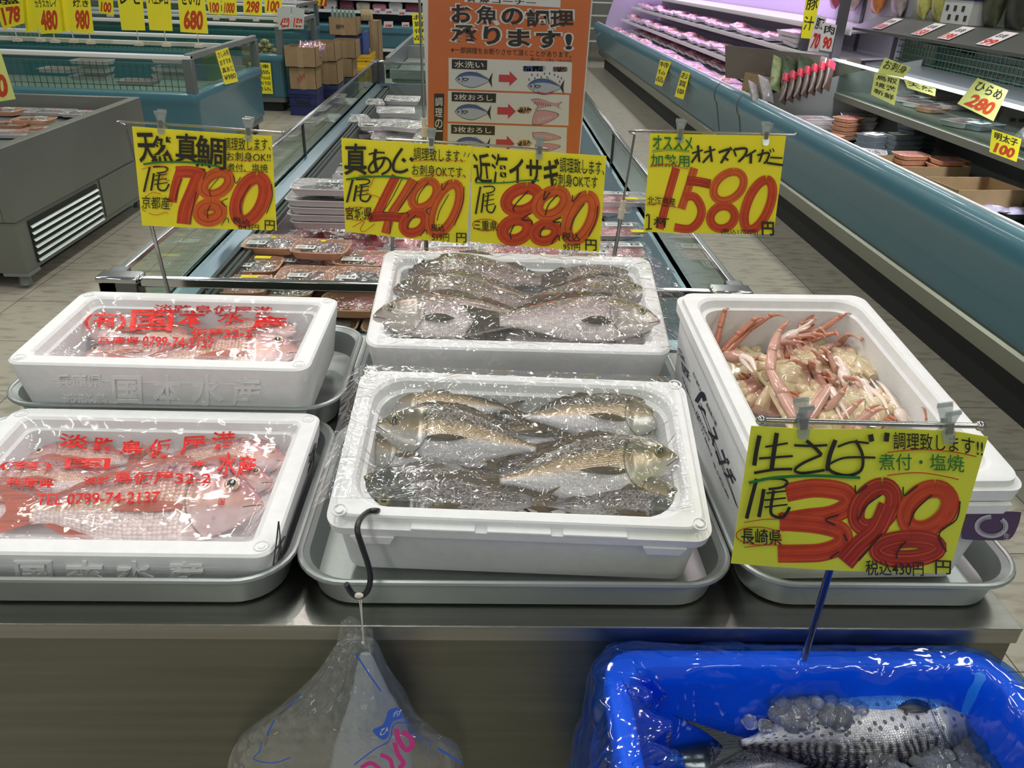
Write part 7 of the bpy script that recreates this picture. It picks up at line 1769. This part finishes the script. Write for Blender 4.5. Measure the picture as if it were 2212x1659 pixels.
# ------------------------------------------------------------------ clear bag with a roll hanging at the counter front
BAGF = film_mat('hanging_bag_film', haze=.075, hazecol=(206, 214, 222), gloss=.02, rough=.10, wr=.5, scale=10, fres=1.3, fine=.6, stretch=(1, 1, 1))
top_ = aty(785, 1392, .672)
root = thing('plastic_bag', 'clear plastic bag hanging by a cord from the hook, a printed bag roll inside', 'plastic bag', top_)
outl_L = [(770, 1374), (735, 1384), (712, 1412), (690, 1445), (640, 1495), (575, 1545), (522, 1588), (495, 1640), (488, 1700)]
outl_R = [(790, 1374), (812, 1384), (826, 1412), (842, 1445), (872, 1488), (900, 1540), (945, 1580), (990, 1610), (1010, 1700)]
def bag_sheet(yo, seed, bulge):
    a = smoothpath([(x, y, 0) for x, y in outl_L], 6); b = smoothpath([(x, y, 0) for x, y in outl_R], 6)
    mb = MB()
    def fn(u, v):
        i = v*(len(a)-1); k = min(int(i), len(a)-2); f = i-k; L_ = a[k].lerp(a[k+1], f); R_ = b[k].lerp(b[k+1], f)
        x = L_.x+(R_.x-L_.x)*u; y = L_.y+(R_.y-L_.y)*u
        Y = .690-bulge*math.sin(PI*u)**.7*min(1, v*1.6)-.014*v*abs(noise.noise(Vector((u*9+seed, v*4, seed))))-.008*abs(noise.noise(Vector((u*26, v*14, seed))))
        return aty(x, y, Y)
    mb.grid(fn, 60, 60); return mb
bag_sheet(0, 1, .055).build('bag_front', BAGF, root, off=top_, angle=180)
bag_sheet(.004, 5, .012).build('bag_back', BAGF, root, off=top_, angle=180)
# gathered top flaps
mb = MB()
def fl(u, v):
    x = 735+70*u*(1-.1*v)+18*v*(u-.5); y = 1345+52*v-14*math.sin(u*5); return aty(x, y, .668+.008*noise.noise(Vector((u*7, v*5, 2))))
mb.grid(fl, 20, 12); mb.build('bag_flap', BAGF, root, off=top_, angle=180)
# roll inside
ROLL = glass_mat('roll_milky', (225, 232, 245), gloss=.05, haze=.32, rough=.15)
rp = thing('bag_roll', 'milky roll of plastic bags with pink and blue print inside the hanging bag', 'roll', aty(800, 1500, .662))
O = rp.location.copy()
mb = MB(); cpts = [(790, 1412), (794, 1450), (800, 1495), (808, 1560), (806, 1620), (800, 1700)]; rads = [.006, .014, .0225, .040, .050, .058]
ax = smoothpath([aty(x, y, .662-.0*i) for i, (x, y) in enumerate(cpts)], 6); rr2 = list(np.interp(np.linspace(0, len(cpts)-1, len(ax)), range(len(cpts)), rads))
mb.tube(ax, [float(r) for r in rr2], 28, flat=.42, up=Vector((0, 1, 0))); mb.build('roll_body', ROLL, rp, off=O)
# prints on the bag: strokes on the front sheet
def bagP(x, y, off=.0):
    lo, hi = 0., 1.
    return aty(x, y, .622-off)
BLU = mat('bag_print_blue', (44, 96, 208), .4); PNK = mat('bag_print_pink', (216, 44, 142), .4); PWH = mat('bag_print_white', (205, 212, 228), .4)
def bst(mb, pts, w_, off=0):
    vs, fs = ribbon2d(pts, w_, 5); mb.add([bagP(x, y, off) for x, y in vs], fs)
def bfill(mb, pts, off=0): mb.add([bagP(x, y, off) for x, y in pts], [tuple(range(len(pts)))])
mb = MB()
bst(mb, [(768, 1412), (785, 1438), (803, 1465), (823, 1493)], 3.5); bst(mb, [(650, 1500), (630, 1518), (618, 1530)], 2.5); bst(mb, [(592, 1556), (584, 1573), (577, 1588)], 3.5)
bst(mb, [(565, 1602), (561, 1622), (549, 1640), (590, 1648), (628, 1636)], 2.5); bst(mb, [(884, 1562), (852, 1564), (840, 1600), (810, 1618), (765, 1652)], 2.8); bst(mb, [(878, 1548), (886, 1575), (905, 1592), (930, 1605), (927, 1615)], 2.5); bst(mb, [(945, 1616), (960, 1625), (985, 1640), (998, 1647)], 5)
o_ = smoothpath([(858, 1527, 0), (868, 1538, 0), (872, 1550, 0), (850, 1558, 0), (842, 1575, 0), (838, 1592, 0), (826, 1598, 0), (810, 1586, 0), (806, 1576, 0), (826, 1566, 0), (834, 1550, 0), (840, 1534, 0), (858, 1527, 0)], 3)
bfill(mb, [(p.x, p.y) for p in o_[:-1]], .0004); mb.build('blue_print', BLU, root, off=top_, smooth=False)
mb = MB()
bst(mb, [(856, 1574), (862, 1600), (878, 1620), (890, 1610), (886, 1592), (868, 1582)], 11); bst(mb, [(852, 1604), (860, 1630), (872, 1648), (862, 1660)], 10); bst(mb, [(822, 1630), (842, 1640), (848, 1660)], 9); bst(mb, [(780, 1659), (800, 1648), (822, 1662)], 9)
mb.build('pink_print', PNK, root, off=top_, smooth=False)
mb = MB()
for body, x0, y0, x1, y1 in (('付', 846, 1536, 864, 1550), ('ひ', 818, 1574, 836, 1590)):
    vs, fs, a_ = text_geo(body, .01); mb.add([bagP(x0+(x1-x0)*u+6*v, y1-(y1-y0)*v-5*u, .0008) for u, v in vs], fs)
mb.build('white_print', PWH, root, off=top_, smooth=False)
# ------------------------------------------------------------------ cartons and crates at the far end of the island aisle
def crate(x0, x1, y0, y1, z0, z1, col, label, name='plastic_crate', group=None):
    O = Vector(((x0+x1)/2, (y0+y1)/2, z0)); t = thing(name, label, 'crate', O, group=group)
    cx, cy = O.x, O.y; hx, hy = (x1-x0)/2, (y1-y0)/2; c = mat('crate_%d_%d_%d' % col, col, .5)
    mb = MB(); mb.rr([(hx-.006, hy-.006, .02, z0), (hx-.006, hy-.006, .02, z1-.05), (hx, hy, .02, z1-.045), (hx, hy, .02, z1), (hx-.02, hy-.02, .015, z1), (hx-.02, hy-.02, .015, z0+.02)], n=3, cx=cx, cy=cy)
    mb.build('crate_body', c, t, off=O)
    mb = MB(); mb.rr([(.06, .006, .005, 0), (.06, .006, .005, .03)], cx=cx, cy=y0+.001); 
    mb = MB(); mb.box(cx-.07, y0-.001, (z0+z1)/2-.02-.02*(z1-z0), cx+.07, y0+.002, (z0+z1)/2+.015); mb.build('hand_slot', M_BLACKK, t, off=O, smooth=False)
    mb = MB()
    for sx in (-1, 1): mb.cyl((cx+sx*(hx*.5), y0-.001, z1-.09), (cx+sx*(hx*.5), y0+.003, z1-.09), .01, 10)
    mb.build('drain_hole', M_BLACKK, t, off=O)
    for f in (.33, .66):
        mb = MB(); zz = z0+(z1-z0)*f+.02; mb.box(x0-.001, y0-.003, zz, x1+.001, y1, zz+.008); mb.build('rib', c, t, off=O)
    return t
NAVY = (38, 44, 96); YELC = (206, 168, 32)
def cbox(x0, x1, y0, y1, z0, z1, label, mark=None, open_=False, flap=False):
    t = carton((x0+x1)/2, (y0+y1)/2, z0, x1-x0, y1-y0, z1-z0, 0, label, open_=open_, group=None, flaps=flap)
    mb = MB(); w_, h_ = x1-x0, z1-z0; mb.box(-.03, -(y1-y0)/2-.0012, 0, .03, -(y1-y0)/2-.0004, h_); mb.build('tape', mat('box_tape', (160, 136, 104), .35), t, smooth=False)
    if mark:
        vs, fs, a = text_geo(mark[0], .06); mb = MB(); x, z, s_, hh = mark[2]
        mb.add([(x+s_*u, -(y1-y0)/2-.0018, z+hh*v+mark[3]*u*s_) for u, v in vs], fs); mb.build('printed_mark', mat(mark[1][0], mark[1][1], .6), t, smooth=False)
    return t
crate(-2.155, -1.845, 9.05, 9.5, 0, .27, NAVY, 'navy blue crate on the floor under the nearest cardboard boxes')
cbox(-2.125, -1.84, 9.06, 9.36, .272, .50, 'cardboard box with a red zigzag mark, standing on the navy crate', ('NW', ('mark_red', (150, 84, 72)), (-.06, .05, .10, .07), .7))
cbox(-2.15, -1.82, 9.03, 9.38, .502, .70, 'open cardboard box with raised flap, on top of the red-marked one', None, True, False)
mb = MB(); mb.box(-2.14, 9.03, .70, -1.90, 9.036, .83); o = mb.build('box_flap', M_CARD, off=Vector((-2.0, 9.03, .70)), smooth=False); o.parent = bpy.data.objects['cardboard_box.%03d' % 3] if False else None; bpy.data.objects.remove(o)
p = Vector((-1.86, 9.3, .66))
def snack(loc, w_, h_, dd, mt, label, rot=(0, 0, 0), name='snack_bag', cat='snack bag', group=None, seed=0):
    t = thing(name, label, cat, loc, group=group); t.rotation_euler = rot
    for s_ in (1, ):
        mb = MB(); rs = []
        for i in range(13):
            v = i/12; pinch = math.sin(PI*v)**.55; r = []
            for j in range(20):
                a = 2*PI*j/20; xx = math.cos(a); yy = math.sin(a); k = 1+.07*noise.noise(Vector((xx*3+seed, yy*3, v*5)))
                r.append((w_/2*math.copysign(abs(xx)**.7, xx)*(1-.06*math.sin(PI*v))*k, max(dd/2*pinch, .0015)*yy*k, h_*v))
            rs.append(r)
        mb.rings(rs); mb.build('pouch', mt, t)
    return t
FOIL = mat('foil_pack', (196, 160, 166), .18, .5, bump=.5, bscale=30)
for k in range(5): snack((-2.04+.055*k, 9.22+.01*k, .60), .10, .15, .05, FOIL, 'shiny pinkish snack pack sticking out of the open cardboard box, %s from the left' % ORD[k], rot=(-.2, .5, .2*k), seed=k, group='snack packs in the open cardboard box')
cbox(-1.98, -1.72, 9.7, 10.1, .25, .50, 'cardboard box with a slot label in the second stack, lower one'); crate(-2.0, -1.72, 9.65, 10.15, 0, .245, NAVY, 'navy crate under the second stack of cardboard boxes')
cbox(-1.98, -1.73, 9.68, 10.08, .502, .70, 'cardboard box in the second stack, upper one with an open top', None, True)
cbox(-1.93, -1.67, 10.5, 10.9, .24, .46, 'cardboard box in the third stack, lower one'); crate(-1.93, -1.66, 10.45, 10.95, 0, .235, (52, 70, 84), 'dark crate under the third stack of cardboard boxes')
cbox(-1.90, -1.62, 10.5, 10.9, .462, .66, 'cardboard box in the third stack, upper one', None, True)
crate(-1.97, -1.66, 12.0, 12.6, 0, .20, YELC, 'yellow crate lowest beside the island rail, the nearer one'); crate(-2.02, -1.74, 12.7, 13.3, 0, .30, YELC, 'yellow crate behind the nearer yellow crate')
crate(-2.25, -1.86, 12.7, 13.25, .302, .56, NAVY, 'navy crate under the far cardboard box of bottles')
mb = MB(); mb.box(-1.86, 12.75, .28, -1.82, 13.2, .60); tag(mb.build('folded_crate', mat('crate_blue_bright', (60, 84, 150), .5)), 'bright blue folded crate standing at the right side of the navy crate', 'crate')
cbox(-2.32, -1.92, 12.65, 13.1, .562, .80, 'far cardboard box with black print standing on the navy crate', ('雪国', ('mark_black', (80, 70, 58)), (-.10, .08, .12, .06), 0), True)
GB = mat('bottle_green', (122, 142, 132), .2)
for k in range(6):
    mb = MB(); mb.rings([[(r*math.cos(a), r*math.sin(a), z) for a in [2*PI*j/12 for j in range(12)]] for r, z in ((.026, 0), (.028, .01), (.028, .10), (.012, .14), (.012, .17))])
    t = thing('bottle', 'small grey-green bottle in the far cardboard box, %s from the left' % ORD[k], 'bottle', (-2.27+.06*k, 12.75+.01*(k % 2), .745), group='bottles in the far cardboard box'); mb.build('glass_body', GB, t)
    mb = MB(); mb.cyl((0, 0, .168), (0, 0, .19), .014, 10); mb.build('cap', mat('cap_dark_green', (44, 66, 54), .4), t)
cbox(-1.84, -1.70, 13.4, 13.9, 0, .72, 'tall flat cardboard sheet bundle leaning beside the far crates')
for k in range(3): snack((-1.93+.05*k, 13.5, .72), .09, .16, .05, mat('floral_pack', (190, 168, 130), .4, var=.4, vscale=20), 'colourful pack on the tall cardboard bundle, %s from the left' % ORD[k], seed=k, group='packs on the tall cardboard bundle')

# goods on the far refrigerated case
GOODS = [mat('goods_pink', (206, 130, 150), .5, var=.2, vscale=4), mat('goods_white', (214, 212, 208), .5, var=.1, vscale=4), mat('goods_maroon', (124, 50, 72), .5, var=.2, vscale=4), mat('goods_cream', (206, 196, 176), .5, var=.3, vscale=8)]
for k in range(16):
    for r, z in enumerate((.74, .95)):
        x = -3.2+k*.30; mb = MB(); hh = .12+.04*((k*7+r*3) % 4)/3
        mb.rr([(.12, .10, .02, 0), (.125, .10, .02, hh*.8), (.10, .08, .02, hh)], n=3); o = mb.build('goods_pack', GOODS[(k+r*2) % 4]); o.location = (x, 16.15, z)
        tag(o, '%s pack on the %s shelf of the far refrigerated case, %s from the left' % (('pink', 'white', 'maroon', 'cream')[(k+r*2) % 4], ('lower', 'upper')[r], ordn(k)), 'package', 'packs on the %s shelf of the far refrigerated case' % ('lower', 'upper')[r])

# ------------------------------------------------------------------ meat case end: cartons with candy, seaweed, crimson-topped packs
M_BRN = mat('brown_backboard', (108, 98, 90), .8)
t = thing('cardboard_backboard', 'tall brown cardboard backboard behind the blue candy box', 'board', (2.45, 6.62, .74)); 
mb = MB(); q = [aty(1568, 98, 6.5), aty(1860, 128, 6.0), aty(1860, 190, 6.0), aty(1568, 168, 6.5)]
mb.add([v for v in q]+[v+Vector((0, .02, 0)) for v in q], [(0, 1, 2, 3), (7, 6, 5, 4), (0, 4, 5, 1), (1, 5, 6, 2), (2, 6, 7, 3), (3, 7, 4, 0)]); mb.build('board', M_BRN, t, off=t.location.copy(), smooth=False)
a, b_ = aty(1552, 168, 6.35), aty(1650, 190, 6.0)
cb = carton(2.20, 6.22, .745, .42, .30, .13, .35, 'open cardboard box of blue-wrapped candy on the case edge')
CB = mat('candy_blue', (34, 40, 116), .25, var=.3, vscale=20)
for k in range(14):
    x, y = 2.06+.075*(k % 5)+.02*math.sin(k), 6.12+.08*(k//5)+.015*math.cos(k*2)
    snack((x, y+.0, .80+.012*(k % 3)), .075, .06, .035, CB, 'blue-wrapped candy pack in the open box, %s' % (ORD[k]+' counted from the left front'), rot=(1.2, .3*math.sin(k), k*.8), name='candy_pack', cat='candy pack', seed=k, group='blue candy packs in the open box')
GN = mat('seaweed_green', (58, 66, 48), .4, var=.35, vscale=25); GNL = mat('label_green', (132, 142, 98), .45, var=.3, vscale=30); CRM = mat('crimson_top', (200, 52, 76), .35, var=.12, vscale=15); DRK = mat('dark_brown_pack', (72, 54, 48), .35, var=.3, vscale=20); GRL = mat('grey_clear_pack', (150, 144, 146), .25, var=.25, vscale=25)
for k, (px, py, Y, mt_, w_, h_, rx, l) in enumerate(((1680, 158, 6.0, GNL, .11, .26, -.5, 'pale green labelled pack leaning in the side bin'), (1712, 150, 6.0, GN, .16, .24, -.6, 'dark green pack right of the pale green one'), (1745, 148, 6.0, GN, .16, .24, -.6, 'dark green pack at the back of the side bin'), (1645, 192, 5.75, GRL, .09, .24, -.9, 'grey clear pack lowest at the left of the side bin'), (1668, 180, 5.72, GRL, .10, .24, -.9, 'grey clear pack under the crimson tops'))):
    p = aty(px, py, Y); snack((p.x, p.y, p.z-.12), w_, h_, .05, mt_, l, rot=(rx, .35, .3), name='dried_food_pack', cat='food pack', seed=k)
for k in range(7):
    p = aty(1700+16*k, 166-5*k, 5.6); t = snack((p.x, p.y, p.z-.17), .07, .20, .035, DRK, 'dark pack with a crimson top in the side bin, %s from the left' % ORD[k], rot=(-.5, .45, .3), name='dried_food_pack', cat='food pack', seed=k+20, group='crimson-topped packs')
    mb = MB(); mb.box(-.036, -.014, .155, .036, .014, .215); mb.build('crimson_top', CRM, t, bevel=.006)
# divider plates between bin and pit
mb = MB(); q = [aty(1570, 205, 5.95), aty(1800, 122, 5.0)]
t = thing('divider_panel', 'grey sloping steel divider panel in the right case below the crimson-topped packs', 'panel', (2.5, 5.5, .5))
mb = MB(); mb.grid(lambda u, v: (2.06+.88*u, 5.98-.35*u*u, .50+.26*v+.30*u*v), 8, 4, th=(0, .01, 0)); mb.build('panel', mat('divider_grey', (120, 122, 122), .35, .5), t, off=t.location.copy())

# goods standing on the tag shelf of the right case
SPK = [((1800, -5), .20, .26, (150, 70, 74), 'red patterned pack at the left end of the tag shelf'), ((1840, 0), .22, .26, (176, 150, 150), 'pinkish silver pack beside the red one on the tag shelf'), ((1890, 5), .22, .24, (196, 120, 60), 'orange and white pack on the tag shelf'), ((1935, 12), .24, .24, (170, 150, 156), 'pack of mixed coloured sweets on the tag shelf'),
       ((1988, 20), .15, .30, (196, 190, 110), 'yellow-green pouch with a red label on the tag shelf'), ((2020, 24), .15, .30, (176, 172, 96), 'yellow-green pouch right beside the red-labelled one'), ((2135, 34), .22, .30, (70, 72, 54), 'dark wreath-like dried pack on the tag shelf'), ((2185, 44), .26, .32, (52, 54, 42), 'dark pack at the right frame edge on the tag shelf')]
for k, ((px, py), w_, h_, c, l) in enumerate(SPK):
    Yv = 6.6-.0105*(px-1780)*.72 if px < 2212 else 3.4
    # x is fixed by the shelf: solve for the point of the ray at x = 2.86
    dd = ray(px, py); p = Vector((0, 0, CH))+dd*(2.88/dd.x)
    t = snack((2.90, p.y, 1.302), w_, h_, .10, mat('pack_colour_%d' % k, c, .3, var=.35, vscale=18), l, rot=(0, 0, 1.35), name='snack_pouch', cat='pouch', seed=k+40)
    if k == 4: mb = MB(); mb.box(-.05, -.056, .06, .05, -.052, .11); mb.build('red_label', M_RED, t, smooth=False)
dd = ray(2080, 25); p = dd*(2.86/dd.x); t = thing('display_carton', 'navy and white carton with black pictures on the tag shelf', 'carton', (2.88, p.y, 1.302), rz=0)
mb = MB(); mb.box(-.06, -.16, 0, .08, .16, .13); mb.build('carton_body', mat('carton_white', (190, 190, 190), .5), t, smooth=False)
mb = MB(); mb.box(-.065, -.17, .13, .085, .17, .22); mb.build('navy_lid', mat('carton_navy', (36, 42, 88), .5), t, smooth=False)
mb = MB()
for k in range(6): mb.box(-.0625, -.13+.045*k, .02+.05*(k % 2), -.0605, -.10+.045*k, .05+.05*(k % 2))
mb.build('black_print', M_INK, t, smooth=False)
# wrapped dark shellfish pack at the right edge
dd = ray(2185, 250); p = Vector((0, 0, CH))+dd*(2.55/dd.x)
t = snack((2.62, p.y, .83), .26, .20, .10, mat('mussel_pack', (110, 104, 104), .25, var=.6, vscale=30, bump=.6, bscale=40), 'clear pack of dark shellfish at the right frame edge above the yellow 100 sign', rot=(.9, 0, 1.2), name='shellfish_pack', cat='food pack', seed=77)
